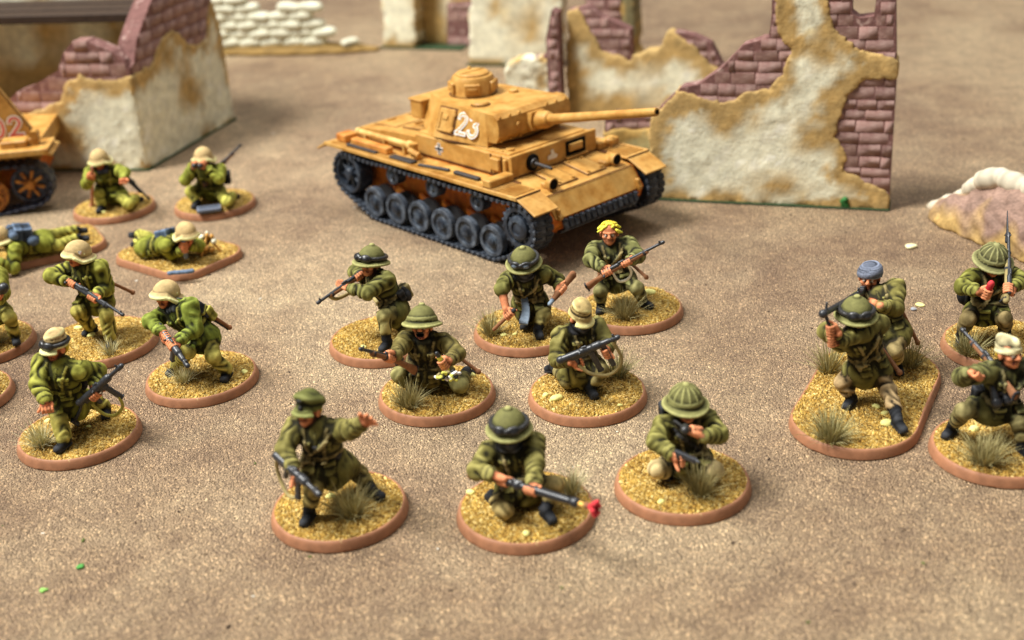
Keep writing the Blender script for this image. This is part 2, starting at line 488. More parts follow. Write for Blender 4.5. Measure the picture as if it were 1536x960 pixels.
            if d.get('straps', True):
                n_ = nrm(up * 1.0 + lat * sx * 0.16); l_ = orth(lat, n_)
                b.decal(s.T(sx * 1.55, 0, 6.2), (0.34, 3.6, 3.6), d.get('strapc', WEB), rotm(l_, np.cross(l_, n_), n_), 0.26)
        if d.get('xbelt'):
            sx = d['xbelt']
            n_ = nrm(up * 0.8 + lat * sx * 0.75); l_ = orth(lat, n_)
            b.decal(s.T(-sx * 0.1, 2.2, 5.6), (0.36, 2.4, 4.6), DARK if d.get('xdark') else WEB, rotm(l_, np.cross(l_, n_), n_), 0.34)
        b.decal(s.T(0, 0.1, 3.05), (4.2, 4.0, 0.5), d.get('beltc', WEB), RT, 0.30)
        b.box(s.T(0.1, 2.55, 3.05), (0.55, 0.25, 0.55), METAL, RT, 0.12, 0.05)
        for c_ in (4.4, 5.6, 6.8, 7.9):
            b.ball(s.T(0.15, 2.55 if c_ < 6 else 2.75, c_), 0.2, WEB, k=0.05)
        if d.get('pouches', True):
            for sx in (-1, 1):
                for i in range(2):
                    b.box(s.T(sx * (1.35 + i * 1.05), 2.35 - 0.45 * i, 3.0), (0.46, 0.5, 0.75), d.get('pouchc', WEB), RT, 0.16, 0.08)
        # boots
        for q in 'RL':
            k, a = J['k' + q], J['a' + q]
            cut = d.get('bootcut', 0.50)
            b.cone(k + (a - k) * cut, a, 1.32, 1.02, BOOT, 0.15, fold=(0.05, 3.0, sd0))
            t = J.get('t' + q, None)
            td = nrm(t - a) if t is not None else s.hfwd
            dn = -orth(V3(0, 0, 1), td) if abs(td[2]) < 0.8 else -orth(nrm(k - a), td)
            b.cone(a + dn * 0.35 - td * 0.55, a + dn * 0.75 + td * 2.1, 1.02, 0.92, BOOT, 0.3, flat=(dn, 0.85))
            b.box(a + dn * 1.25 + td * 0.75, (1.95, 0.98, 0.24), BOOT, rotm(td, np.cross(dn, td), dn), 0.2, 0.06)
        # collar, neck, head
        b.cone(J['nk'] - up * 0.2, J['hd'] - s.hu * 1.2, 1.2, 1.15, SKIN, 0.2)
        for sx in (-1, 1):
            b.cone(s.T(sx * 0.25, 1.9, 8.6), s.T(sx * 1.35, 1.0, 9.6), 0.42, 0.5, JACKET2, 0.12)
            b.cone(s.T(sx * 1.35, 1.0, 9.6), s.T(sx * 0.9, -1.2, 10.0), 0.5, 0.5, JACKET2, 0.12)
        b.cone(s.T(-0.95, -1.2, 10.0), s.T(0.95, -1.2, 10.0), 0.5, 0.5, JACKET2, 0.12)
        s.head(RH)
        if d.get('scarf'):
            b.cone(s.T(-0.9, 1.2, 9.7), s.T(0.9, 1.2, 9.7), 0.85, 0.85, SCARF, 0.15, fold=(0.1, 4, sd0))
            b.cone(s.T(-1.1, -0.3, 10.2), s.T(1.1, -0.3, 10.2), 1.1, 1.1, SCARF, 0.15, fold=(0.1, 4, sd0))
        b.rs = HS
        if d.get('mask'):                      # scarf pulled up over mouth and nose
            b.ball(s.H(0, 0.55, -1.35), (1.75, 1.95, 1.25), SCARF, RH, 0.15, fold=(0.09, 3.2, sd0))
            b.ball(s.H(0, 0.3, -2.2), (2.05, 2.0, 0.9), SCARF, RH, 0.2, fold=(0.1, 3.0, sd0 + 2))
        b.rs = 1.0
        return s
    def head(s, RH):
        b, d = s.b, s.d; b.rs = HS
        b.ball(s.H(0, -0.2, 0.35), (1.72, 2.0, 2.05), SKIN, RH, 0.2)
        b.ball(s.H(0, 0.45, -1.05), (1.28, 1.35, 1.2), SKIN, RH, 0.4)
        b.ball(s.H(0, 1.15, -1.75), (0.62, 0.5, 0.5), SKIN, RH, 0.3)
        for sx in (-1, 1):
            b.ball(s.H(sx * 0.62, 1.46, 0.06), (0.34, 0.36, 0.22), WHITE, RH, 0.03)
            b.ball(s.H(sx * 0.60, 1.76, 0.06), 0.12, BOOT, k=0.02)
            b.cone(s.H(sx * 0.12, 1.80, 0.52), s.H(sx * 1.1, 1.35, 0.55), 0.27, 0.25, SKIN if not d.get('brow') else HAIR, 0.1)
            b.ball(s.H(sx * 0.98, 1.10, -0.42), (0.5, 0.5, 0.42), SKIN, RH, 0.3)
            b.ball(s.H(sx * 1.72, -0.15, -0.1), (0.28, 0.5, 0.7), SKIN, RH, 0.12)
        b.cone(s.H(0, 1.72, 0.35), s.H(0, 2.12, -0.38), 0.24, 0.36, SKIN, 0.14)
        b.ball(s.H(-0.28, 1.85, -0.48), 0.24, SKIN, k=0.12); b.ball(s.H(0.28, 1.85, -0.48), 0.24, SKIN, k=0.12)
        if d.get('mouth') == 'open':
            b.ball(s.H(0, 1.35, -1.3), (0.62, 0.6, 0.62), DARK, RH, 0.08, op='sub')
            b.cone(s.H(-0.5, 1.5, -0.88), s.H(0.5, 1.5, -0.88), 0.2, 0.2, SKIN, 0.08)
            b.cone(s.H(-0.42, 1.45, -1.8), s.H(0.42, 1.45, -1.8), 0.2, 0.2, LIP, 0.08)
            b.box(s.H(0, 1.5, -1.05), (0.36, 0.12, 0.09), WHITE, RH, 0.05, 0.02)
        else:
            b.cone(s.H(-0.5, 1.42, -1.12), s.H(0.5, 1.42, -1.12), 0.12, 0.12, LIP, 0.05, op='sub')
            b.cone(s.H(-0.42, 1.45, -1.32), s.H(0.42, 1.45, -1.32), 0.17, 0.17, LIP, 0.12)
        if d.get('stache'): b.cone(s.H(-0.5, 1.65, -0.78), s.H(0.5, 1.65, -0.78), 0.18, 0.18, DARK, 0.08)
        # short hair at the back and sides
        b.ball(s.H(0, -0.75, 0.15), (1.75, 1.55, 1.75), HAIR, RH, 0.1)
        b.rs = 1.0
    # hands -------------------------------------------------------
    def grip(s, q, c, axis, rw=0.5, wrap=None, thumb=1):
        """palm on the wrist side of a bar at c, four fingers curling round it, thumb the other way"""
        b = s.b; w = s.J['w' + q]; a = nrm(axis)
        e1 = orth((w - c), a) if np.linalg.norm(np.cross(w - c, a)) > 0.2 else orth(V3(0, -0.3, -1), a)
        e2 = np.cross(a, e1)
        if wrap is not None and e2 @ np.asarray(wrap, float) < 0: e2 = -e2
        R = rw + 0.26
        pc = c + e1 * (R + 0.2)
        b.cone(w, pc, 0.74, 0.72, SKIN, 0.25)
        b.cone(pc - a * 0.78, pc + a * 0.72, 0.58, 0.58, SKIN, 0.25)
        for i in range(4):
            o = a * ((i - 1.5) * 0.60)
            rr = 0.30 - 0.015 * abs(i - 1.5)
            pts = [c + o + R * (math.cos(t) * e1 + math.sin(t) * e2) for t in np.radians((10, 60, 115, 165, 205))]
            b.poly(pts, rr, SKIN2 if i % 2 else SKIN, 0.04)
        th = [pc + a * 0.9 * thumb - e2 * 0.3, c + a * 1.35 * thumb + R * (0.55 * e1 - 0.75 * e2), c + a * 1.75 * thumb + R * (-0.25 * e1 - 0.95 * e2)]
        b.poly(th, 0.34, SKIN, 0.1, 0.28)
        return s
    def fist(s, q, dirn, n):
        c = s.J['w' + q] + nrm(dirn) * 1.6
        a = orth(np.cross(dirn, n), nrm(dirn))
        return s.grip(q, c, a, 0.32, n)
    def open_hand(s, q, dirn, normal, side=1, curl=0.35, spread=0.32):
        """flat hand along dirn, palm facing normal, thumb on the given side"""
        b = s.b; w = s.J['w' + q]; f = nrm(dirn); n = orth(np.asarray(normal, float), f); r = np.cross(f, n) * side
        b.cone(w, w + f * 0.9, 0.82, 0.8, SKIN, 0.2)
        b.box(w + f * 1.35, (0.95, 1.12, 0.42), SKIN, rotm(f, r, n), 0.36, 0.3)
        for i, L in enumerate((1.65, 1.95, 1.85, 1.4)):
            o = (i - 1.5)
            k0 = w + f * 2.1 - r * o * 0.62
            dr = nrm(f - r * o * spread * 0.5)
            k1 = k0 + dr * L * 0.5 + n * curl * 0.25
            k2 = k1 + nrm(dr + n * curl) * L * 0.5
            b.poly([k0 - f * 0.3, k0, k1, k2], 0.36, SKIN2 if i % 2 else SKIN, 0.05, 0.28)
        t0 = w + f * 0.8 + r * 0.85
        b.poly([t0, t0 + nrm(f * 0.6 + r) * 0.9, t0 + nrm(f * 0.6 + r) * 0.9 + nrm(f + r * 0.4 + n * 0.4) * 0.8], 0.44, SKIN, 0.1, 0.33)
        return s
    def arms(s):
        b, J, d, sd0, up = s.b, s.J, s.d, s.seed, s.up; short = d.get('short', ())
        for q in 'RL':                          # keep both arm bones at their length where a hand was moved onto its weapon
            S, E, W = J['s' + q], J['e' + q], J['w' + q]; l1, l2 = LEN['uarm'], LEN['farm']
            if abs(np.linalg.norm(W - E) - l2) > 0.5:
                D_ = min(max(np.linalg.norm(W - S), 1.5), (l1 + l2) * 0.995); a_ = nrm(W - S); x = (D_ * D_ + l1 * l1 - l2 * l2) / (2 * D_)
                J['e' + q] = S + a_ * x + orth(E - S, a_) * math.sqrt(max(0.05, l1 * l1 - x * x))
        # arms
        for q in 'RL':
            sh, e, w = J['s' + q], J['e' + q], J['w' + q]
            b.cone(sh, e, 2.0, 1.68, JACKET, 0.6, fold=(0.19, 2.1, sd0 + 6))
            b.ball(e, 1.68, JACKET, k=0.4)
            if q in short:
                b.cone(sh + (e - sh) * 0.75, e + (w - e) * 0.08, 1.55, 1.62, JACKET, 0.2)
                b.cone(e, w, 1.12, 0.82, SKIN, 0.15)
            else:
                b.cone(e, e + (w - e) * 0.92, 1.65, 1.2, JACKET, 0.4, fold=(0.18, 2.5, sd0 + 7))
                a_ = nrm(w - e); o_ = orth(V3(0.3, 0.2, 1), a_)
                b.decal(e + (w - e) * 0.80, (0.52, 1.9, 1.9), JACKET2, rotm(a_, o_, np.cross(a_, o_)), 0.16)
                b.cone(e + (w - e) * 0.85, w + a_ * 0.25, 0.85, 0.8, SKIN, 0.1)
            # epaulette
            n_ = nrm(sh - J['nk']); o_ = orth(up, n_)
            b.decal(sh - n_ * 1.2 + o_ * 1.2, (1.3, 0.5, 1.2), JACKET2, rotm(n_, np.cross(n_, o_), o_), 0.18)
    def finish(s, body_label=None):
        s.arms()
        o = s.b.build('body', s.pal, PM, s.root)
        s.bodyobj = o
        if body_label: o['label'] = body_label
        return o
    # hats --------------------------------------------------------
    def part(s, name, sdf, mat=None, parent=None, **kw):
        return sdf.build(name, s.pal, mat or PM, parent or s.root, **kw)
    def pith(s, seams=True, goggles=False, tilt=0.0):
        """cork sun helmet: ribbed dome, band, sloping brim, button"""
        global HS; keep = HS; HS = HS * 1.08; s.J['hd'] = s.J['hd'] + s.hu * 0.30; g = SDF(min(s.h, 0.2), HS); RH = rotm(s.hl, s.hf, s.hu)
        g.ball(s.H(0, -0.15, 0.75), (2.45, 2.75, 2.75), HAT, RH, 0.2)
        g.box(s.H(0, 0, -1.15), (4.6, 4.6, 1.6), HAT, RH, 0.05, 0.1, op='sub')
        n = 40
        for i in range(n):
            t0, t1 = 2 * math.pi * i / n, 2 * math.pi * (i + 1) / n
            def e(t, r, dz):
                fr = math.sin(t)
                return s.H(math.cos(t) * (2.25 + r), -0.15 + fr * (2.55 + r * (1.0 if fr < 0 else 1.0)), 0.72 + dz - (0.12 * (fr < 0) * abs(fr)) - 0.25 * max(fr, 0) ** 2)
            g.cone(e(t0, 0.1, 0.0), e(t1, 0.1, 0.0), 0.3, 0.3, HAT, 0.12)
            g.cone(e(t0, 0.58, -0.24), e(t1, 0.58, -0.24), 0.26, 0.26, HAT, 0.2)
            g.cone(e(t0, 1.0, -0.46), e(t1, 1.0, -0.46), 0.22, 0.22, HAT, 0.2)
        g.decal(s.H(0, -0.15, 1.3), (4, 4, 0.34), HATB if goggles else HAT, RH, 0.22)
        if seams:
            for i in range(6):
                t = math.pi * i / 6 + 0.26
                pts = [s.H(math.cos(t) * 2.5 * math.cos(a), -0.15 + math.sin(t) * 2.8 * math.cos(a), 0.75 + 2.8 * math.sin(a)) for a in np.linspace(0.28, math.pi - 0.28, 16)]
                g.poly(pts, 0.13, HAT, 0.05)
        g.ball(s.H(0, -0.15, 3.55), (0.55, 0.55, 0.32), HAT, RH, 0.08)
        o = s.part('sun_helmet', g)
        if goggles: s.goggles(2.55, 1.35, o, -0.15)
        HS = keep; s.J['hd'] = s.J['hd'] - s.hu * 0.30
        return o
    def goggles(s, rad, z, parent, dy=0.0, az=0.0):
        g = SDF(min(s.h, 0.18), HS * 1.25)
        R_ = lambda t, r, zz: s.H(math.sin(t) * r, math.cos(t) * r * 1.08 + dy, zz)
        for sx in (-1, 1):
            t = az + sx * 0.36
            n_ = nrm(R_(t, 3, z) - R_(t, 2, z)); l_ = orth(s.hl, n_)
            g.ball(R_(t, rad + 0.22, z), (0.86, 0.42, 0.66), DARK, rotm(l_, n_, np.cross(l_, n_)), 0.1)
            g.ball(R_(t, rad + 0.42, z), (0.58, 0.34, 0.42), METAL, rotm(l_, n_, np.cross(l_, n_)), 0.04)
        pts = [R_(t, rad + 0.1, z) for t in np.linspace(az + 0.3, az + 2 * math.pi - 0.3, 26)]
        g.poly(pts, 0.3, DARK, 0.1)
        g.poly([R_(az - 0.4, rad + 0.2, z), R_(az, rad + 0.3, z), R_(az + 0.4, rad + 0.2, z)], 0.36, DARK, 0.1)
        return s.part('goggles', g, PMETAL, parent)
    def steel_helmet(s, badge=False):
        global HS; keep = HS; HS = HS * 1.04; g = SDF(min(s.h, 0.2), HS); RH = rotm(s.hl, s.hf, s.hu)
        g.ball(s.H(0, -0.2, 0.55), (2.35, 2.7, 2.55), HAT, RH, 0.2)
        g.box(s.H(0, 0, -1.4), (4.6, 4.6, 1.55), HAT, RH, 0.05, 0.1, op='sub')
        n = 44
        for i in range(n):
            t0, t1 = 2 * math.pi * i / n, 2 * math.pi * (i + 1) / n
            def e(t, k):
                fr = math.sin(t)                   # +1 front
                dz = 0.55 if fr > 0.62 else (0.55 - 1.15 * min(1, (0.62 - fr) / 0.5))
                out = 0.12 + k * (0.26 if fr > 0.6 else 0.42)
                return s.H(math.cos(t) * (2.28 + out), -0.2 + fr * (2.62 + out), dz - k * 0.28 + 0.1)
            for k in (-0.9, 0, 1):
                g.cone(e(t0, k), e(t1, k), 0.30, 0.30, HAT, 0.3)
        for t in (-0.15, math.pi + 0.15): g.ball(s.H(math.cos(t) * 2.4, -0.2 + math.sin(t) * 2.6, 0.75), 0.17, HAT, k=0.04)
        o = s.part('steel_helmet', g)
        if badge:
            m = MB()
            c = s.H(-2.28 if badge < 0 else 2.28, 0.25, 1.2); n_ = nrm(c - s.H(0, -0.2, 0.5)); u_ = orth(s.hu, n_); l_ = np.cross(u_, n_)
            sh = [(-0.36, 0.42), (0.36, 0.42), (0.36, -0.1), (0, -0.5), (-0.36, -0.1)]
            m.prism(sh, c, l_, u_, n_, -0.3, 0.12, 0)
            m.prism([(-0.30, 0.36), (-0.1, 0.36), (-0.3, 0.05)], c, l_, u_, n_, 0.12, 0.16, 1)
            m.prism([(0.30, -0.08), (0.0, -0.42), (-0.02, -0.38), (0.3, 0.1)], c, l_, u_, n_, 0.12, 0.16, 2)
            m.build('shield_badge', [flat_mat('badge_white', C(225, 222, 212)), flat_mat('badge_black', C(30, 32, 40)), flat_mat('badge_red', C(190, 50, 45))], o, smooth=None)
        HS = keep
        return o
    def peaked_cap(s):
        g = SDF(min(s.h, 0.2), HS); RH = rotm(s.hl, s.hf, s.hu)
        g.cone(s.H(0, -0.2, 0.75), s.H(0, -0.2, 1.5), 2.02, 2.1, HAT, 0.1, flat=(s.hl, 0.92))
        f_ = nrm(s.hf + s.hu * 0.30)
        g.ball(s.H(0, -0.3, 2.0), (2.5, 2.75, 1.15), HAT, rotm(s.hl, f_, orth(s.hu, f_)), 0.3, fold=(0.10, 1.6, 1))
        g.box(s.H(0, 0, -1.0), (4, 4, 1.25), HAT, RH, 0.05, 0.1, op='sub')
        for i in range(12):
            a0, a1 = -0.95 + 1.9 * i / 12, -0.95 + 1.9 * (i + 1) / 12
            for r, z in ((1.75, 0.5), (2.1, 0.34), (2.45, 0.1), (2.7, -0.12)):
                g.cone(s.H(math.sin(a0) * r * 0.92, math.cos(a0) * r, z), s.H(math.sin(a1) * r * 0.92, math.cos(a1) * r, z), 0.17, 0.17, HAT, 0.2)
        g.decal(s.H(0, 0, 0.85), (4, 4, 0.36), HAT, RH, 0.16)
        g.ball(s.H(0, 2.25, 2.25), (0.6, 0.3, 0.28), DARK, RH, 0.05)
        g.ball(s.H(0, 2.15, 1.05), (0.42, 0.25, 0.42), DARK, RH, 0.05)
        return s.part('peaked_cap', g)
    def field_cap(s, visor=True, goggles=False, side=False):
        g = SDF(min(s.h, 0.2), HS); RH = rotm(s.hl, s.hf, s.hu)
        g.cone(s.H(0, -0.25, 0.65), s.H(0, -0.35, 2.0 if not side else 1.2), 2.05, 1.8 if not side else 1.7, HAT, 0.2, flat=(s.hl, 0.93 if not side else 0.88), fold=(0.09, 2.2, s.seed))
        g.box(s.H(0, 0, -1.0), (4, 4, 1.35), HAT, RH, 0.05, 0.1, op='sub')
        if side:
            g.cone(s.H(0, 1.1, 1.9), s.H(0, -1.7, 1.9), 1.15, 1.15, HAT, 0.5, flat=(s.hl, 0.62))
            g.decal(s.H(0, 0, 0.85), (4, 4, 0.55), HAT, RH, 0.26)
            g.ball(s.H(0, 1.95, 1.9), 0.3, RED, k=0.05)
        else:
            g.ball(s.H(0, -0.2, 2.7), (1.75, 1.95, 0.75), HAT, rotm(s.hl, nrm(s.hf - s.hu * 0.15), orth(s.hu, nrm(s.hf - s.hu * 0.15))), 0.3, fold=(0.1, 2.0, s.seed + 1))
            g.decal(s.H(0, 0, 0.95), (4, 4, 0.45), HAT, RH, 0.22)
            g.decal(s.H(0, 0, 1.95), (4, 4, 0.22), HAT, RH, 0.16)
        if visor:
            for i in range(12):
                a0, a1 = -1.0 + 2.0 * i / 12, -1.0 + 2.0 * (i + 1) / 12
                for r, z in ((1.75, 0.5), (2.1, 0.35), (2.45, 0.15), (2.75, -0.08)):
                    g.cone(s.H(math.sin(a0) * r * 0.9, math.cos(a0) * r, z), s.H(math.sin(a1) * r * 0.9, math.cos(a1) * r, z), 0.19, 0.19, HAT, 0.25)
        o = s.part('field_cap' if not side else 'side_cap', g)
        if goggles: s.goggles(2.0, 1.25, o, -0.2)
        return o
    def turban(s):
        g = SDF(min(s.h, 0.2), HS); RH = rotm(s.hl, s.hf, s.hu)
        g.ball(s.H(0, -0.25, 1.1), (2.15, 2.4, 1.85), HAT, RH, 0.2)
        g.box(s.H(0, 0, -1.2), (4, 4, 1.5), HAT, RH, 0.05, 0.1, op='sub')
        for z in np.linspace(0.5, 2.5, 7):
            r = math.sqrt(max(0.1, 1 - ((z - 1.1) / 1.9) ** 2))
            pts = [s.H(math.cos(t) * 2.15 * r, -0.25 + math.sin(t) * 2.4 * r, z + 0.25 * math.sin(t + z)) for t in np.linspace(0, 2 * math.pi, 25)]
            g.poly(pts, 0.24, HAT if int(z * 10) % 2 else HATB, 0.03)
        s.pal[HATB] = s.pal[HAT]
        return s.part('head_wrap', g)
    def hair(s):
        g = SDF(min(s.h, 0.18), HS); rng = random.Random(5); RH = rotm(s.hl, s.hf, s.hu)
        g.ball(s.H(0, -0.45, 0.85), (1.8, 1.95, 1.6), HAIR, RH, 0.2)
        for i in range(46):
            x = rng.uniform(-1.7, 1.7); y = rng.uniform(-1.9, 1.35)
            z = 0.78 + 1.72 * math.sqrt(max(0.02, 1 - (x / 2.0) ** 2 - ((y + 0.3) / 2.3) ** 2))
            dx, dy = rng.uniform(-0.5, 0.5) + x * 0.25, -0.7 + rng.uniform(-0.3, 0.3)
            g.cone(s.H(x, y, z - 0.12), s.H(x + dx, y + dy, z - 0.4 - abs(x) * 0.25), 0.26, 0.22, HAIR, 0.07)
        return s.part('hair', g)
    # gear --------------------------------------------------------
    def gear(s, name, kind, c, size, mat, ax=None, up=None, label=None):
        g = SDF(0.2); c = np.asarray(c, float)
        a = nrm(ax if ax is not None else s.lat); u = orth(np.asarray(up if up is not None else s.up, float), a); w = np.cross(u, a)
        R = rotm(a, w, u)
        if kind == 'box':
            g.box(c, size, mat, R, 0.35, 0.1, 'add'); g.decal(c + u * size[2] * 0.55, (size[0] + .3, size[1] + .3, size[2] * 0.42), mat, R, 0.16)
            g.decal(c, (0.18, size[1] + .5, size[2] + .5), DARK, R, 0.12)
        elif kind == 'can':
            L, r = size; g.cone(c - a * L / 2, c + a * L / 2, r, r, mat, 0.1)
            for t in np.linspace(-0.42, 0.42, 5): g.decal(c + a * L * t, (0.12, r + .5, r + .5), mat, R, 0.14)
            g.decal(c, (0.35, r + .5, r + .5), DARK, R, 0.2)
        elif kind == 'canteen':
            g.ball(c, size, mat, R, 0.1); g.cone(c + u * size[2] * 0.8, c + u * size[2] * 1.35, 0.5, 0.45, DARK, 0.1)
            g.decal(c, (0.3, size[1] + .5, size[2] + .5), DARK, R, 0.2)
        elif kind == 'spade':
            L = size; g.cone(c, c + a * L, 0.38, 0.42, WOOD, 0.1); g.ball(c + a * L, 0.62, WOOD, k=0.15)
            g.box(c - a * 1.4, (1.9, 0.42, 1.35), mat, R, 0.35, 0.2); g.decal(c - a * 1.2, (0.3, 1, 2), WEB, R, 0.15)
        elif kind == 'scabbard':
            L = size; g.cone(c, c + a * L, 0.5, 0.3, mat, 0.1, flat=(w, 0.6)); g.cone(c - a * 1.6, c, 0.36, 0.42, WOOD, 0.1); g.ball(c + a * L, 0.34, METAL, k=0.1)
        o = g.build(name, s.pal, PM, s.root)
        if label: o['label'] = label
        return o
    # weapons -----------------------------------------------------
    def frame(s, org, axis, up):
        a = nrm(axis); u = orth(np.asarray(up, float), a); w = np.cross(u, a)
        return lambda x, y, z: org + a * x + w * y + u * z, rotm(a, w, u)
    def rifle(s, org, axis, up=(0, 0, 1), butt=6.5, muzzle=13.0, wood=WOOD, bayonet=0.0, name='rifle', scope=False):
        Q, R = s.frame(org, axis, up)
        m = SDF(0.16, 1.22); w = SDF(0.16, 1.2)
        w.cone(Q(-butt, 0, -1.15), Q(-2.3, 0, -0.55), 0.82, 0.5, wood, 0.3, flat=(R[:, 1], 0.62))
        w.cone(Q(-2.5, 0, -0.6), Q(0.6, 0, -0.12), 0.5, 0.5, wood, 0.3)
        w.cone(Q(0.2, 0, -0.1), Q(muzzle * 0.70, 0, 0.05), 0.56, 0.44, wood, 0.2)
        w.box(Q(-butt - 0.55, 0, -1.2), (0.16, 0.5, 0.95), METAL, R, 0.1, 0.05)
        for t in (0.36, 0.66): w.decal(Q(muzzle * t, 0, 0), (0.22, 1, 1), METAL, R, 0.14)
        m.cone(Q(-1.0, 0, 0.42), Q(3.0, 0, 0.42), 0.40, 0.42, METAL, 0.1)
        m.cone(Q(2.8, 0, 0.38), Q(muzzle, 0, 0.32), 0.34, 0.27, METAL, 0.1)
        m.cone(Q(-0.6, 0, 0.5), Q(-0.9, -1.15, 0.25), 0.15, 0.15, METAL, 0.05); m.ball(Q(-0.9, -1.2, 0.2), 0.28, METAL, k=0.05)
        m.box(Q(4.0, 0, 0.85), (0.6, 0.2, 0.22), METAL, R, 0.08, 0.05)
        m.box(Q(muzzle - 0.7, 0, 0.75), (0.18, 0.12, 0.35), METAL, R, 0.06, 0.05)
        m.cone(Q(muzzle - 0.45, 0, 0.32), Q(muzzle, 0, 0.32), 0.36, 0.36, METAL, 0.08)
        m.poly([Q(-0.6, 0, -0.6), Q(0.1, 0, -1.15), Q(0.9, 0, -0.65)], 0.13, METAL, 0.05)
        if scope: m.cone(Q(-1, 0, 1.3), Q(3, 0, 1.3), 0.36, 0.36, METAL, 0.1)
        if bayonet:
            m.cone(Q(muzzle - 1.6, 0, -0.25), Q(muzzle + 0.4, 0, -0.1), 0.34, 0.3, METAL, 0.08)
            m.box(Q(muzzle + 0.2, 0, 0.0), (0.14, 0.3, 0.6), METAL, R, 0.06, 0.05)
            m.cone(Q(muzzle + 0.3, 0, -0.05), Q(muzzle + bayonet, 0, 0.0), 0.34, 0.14, METAL, 0.08, flat=(R[:, 1], 0.5))
        o = m.build(name, s.pal, PMETAL, s.root)
        w.build('stock', s.pal, PM, o)
        return o, Q
    def smg(s, org, axis, up=(0, 0, 1), kind='mp', mag=5.0, stock=0, name='submachine_gun'):
        Q, R = s.frame(org, axis, up)
        m = SDF(0.16, 1.12)
        m.cone(Q(-3.0, 0, 1.15), Q(4.6, 0, 1.15), 0.66, 0.62, METAL, 0.1)
        m.box(Q(0.6, 0, 0.55), (2.6, 0.42, 0.5), METAL, R, 0.15, 0.1)
        m.cone(Q(4.6, 0, 1.15), Q(9.2, 0, 1.15), 0.42, 0.36, METAL, 0.08)
        for x in (4.4, 5.2, -3.0, 1.8): m.cone(Q(x - .12, 0, 1.15), Q(x + .12, 0, 1.15), 0.74, 0.74, METAL, 0.05)
        m.cone(Q(8.4, 0, 1.15), Q(9.4, 0, 1.15), 0.5, 0.5, METAL, 0.06)
        m.box(Q(8.7, 0, 1.85), (0.22, 0.14, 0.42), METAL, R, 0.08, 0.05)
        m.box(Q(2.4, 0, 1.95), (0.5, 0.2, 0.22), METAL, R, 0.08, 0.05)
        m.cone(Q(1.2, -0.5, 1.4), Q(1.2, -1.1, 1.5), 0.18, 0.18, METAL, 0.05)
        m.poly([Q(0.7, 0, 0.1), Q(1.2, 0, -0.6), Q(2.0, 0, -0.3), Q(2.1, 0, 0.2)], 0.13, METAL, 0.05)
        m.cone(Q(0, 0, 0.4), Q(-0.5, 0, -1.7), 0.5, 0.48, DARK, 0.1, flat=(R[:, 1], 0.75))
        if kind == 'thick':
            m.cone(Q(4.6, 0, 1.15), Q(7.4, 0, 1.15), 0.58, 0.52, METAL, 0.08)
        if stock:
            m.poly([Q(-2.8, 0.3, 0.9), Q(-2.8 - stock * .4, 0.3, -0.2), Q(-2.8 - stock, 0.3, -1.2)], 0.26, METAL, 0.05)
            m.poly([Q(-2.8, -0.3, 0.9), Q(-2.8 - stock * .4, -0.3, -0.2), Q(-2.8 - stock, -0.3, -1.2)], 0.26, METAL, 0.05)
            m.box(Q(-2.8 - stock, 0, -1.4), (0.25, 0.55, 0.9), METAL, R, 0.15, 0.05)
        o = m.build(name, s.pal, PMETAL, s.root)
        if mag:
            g = SDF(0.16)
            g.box(Q(3.2, 0, 0.6 - mag / 2), (0.58, 0.34, mag / 2), METAL, R, 0.12, 0.05)
            g.decal(Q(3.2, 0, 0.2), (0.8, 0.6, 0.5), METAL, R, 0.16); g.decal(Q(3.2, 0, 0.7 - mag), (0.8, 0.6, 0.2), METAL, R, 0.12)
            g.decal(Q(3.2, 0, 0.3 - mag * .5), (0.12, 1.0, mag / 2), METAL, R, 0.08)
            g.build('magazine', s.pal, PMETAL, o)
        return o, Q
    def sling(s, pts, parent, mat=WEB, r=0.3, colour=None):
        P = [np.asarray(p, float) for p in pts]; out = []
        P = [P[0]] + P + [P[-1]]
        for i in range(1, len(P) - 2):
            for t in np.linspace(0, 1, 7)[:-1]:
                a, b_, c, d = P[i - 1], P[i], P[i + 1], P[i + 2]
                out.append(0.5 * ((2 * b_) + (-a + c) * t + (2 * a - 5 * b_ + 4 * c - d) * t * t + (-a + 3 * b_ - 3 * c + d) * t ** 3))
        out.append(P[-2])
        g = SDF(0.16); g.poly(out, r, mat, 0.05)
        return s.part('sling', g, PM, parent)

# ------------------------------------------------------------------ stands: lipped base, sand, tufts, stones
RIMM = flat_mat('stand_rim_paint', C(162, 112, 80), 0.6, 0.4, 0.22, 420.0, 0.15, wear=C(206, 176, 120), wt=0.635)
def sand_material():
    m, nt, b = new_mat('ochre_sand')
    co = coords(nt)
    v = N(nt, 'ShaderNodeTexVoronoi'); v.inputs['Scale'].default_value = 2300.0; nt.links.new(co, v.inputs['Vector'])
    big = noise(nt, 260.0, 4, 0.6, co)
    c1 = ramp(nt, v.outputs['Color'], [(0.05, C(108, 74, 22)), (0.25, C(172, 132, 54)), (0.62, C(202, 166, 82)), (0.95, C(238, 214, 144))])
    a = N(nt, 'ShaderNodeAttribute', attribute_name='paint')
    c2 = mix(nt, 1.0, c1, a.outputs['Color'], 'MULTIPLY')
    k = ramp(nt, big, [(0.35, (0.72, 0.66, 0.55)), (0.65, (1.08, 1.06, 1.0))])
    c3 = mix(nt, 1.0, c2, k, 'MULTIPLY')
    nt.links.new(c3, b.inputs['Base Color']); b.inputs['Roughness'].default_value = 0.75
    b.inputs['Specular IOR Level'].default_value = 0.3
    inv = N(nt, 'ShaderNodeMath', operation='SUBTRACT'); inv.inputs[0].default_value = 1.0; nt.links.new(v.outputs['Distance'], inv.inputs[1])
    bump(nt, b, inv.outputs[0], 1.0, 0.0006)
    return m
SANDM = sand_material()
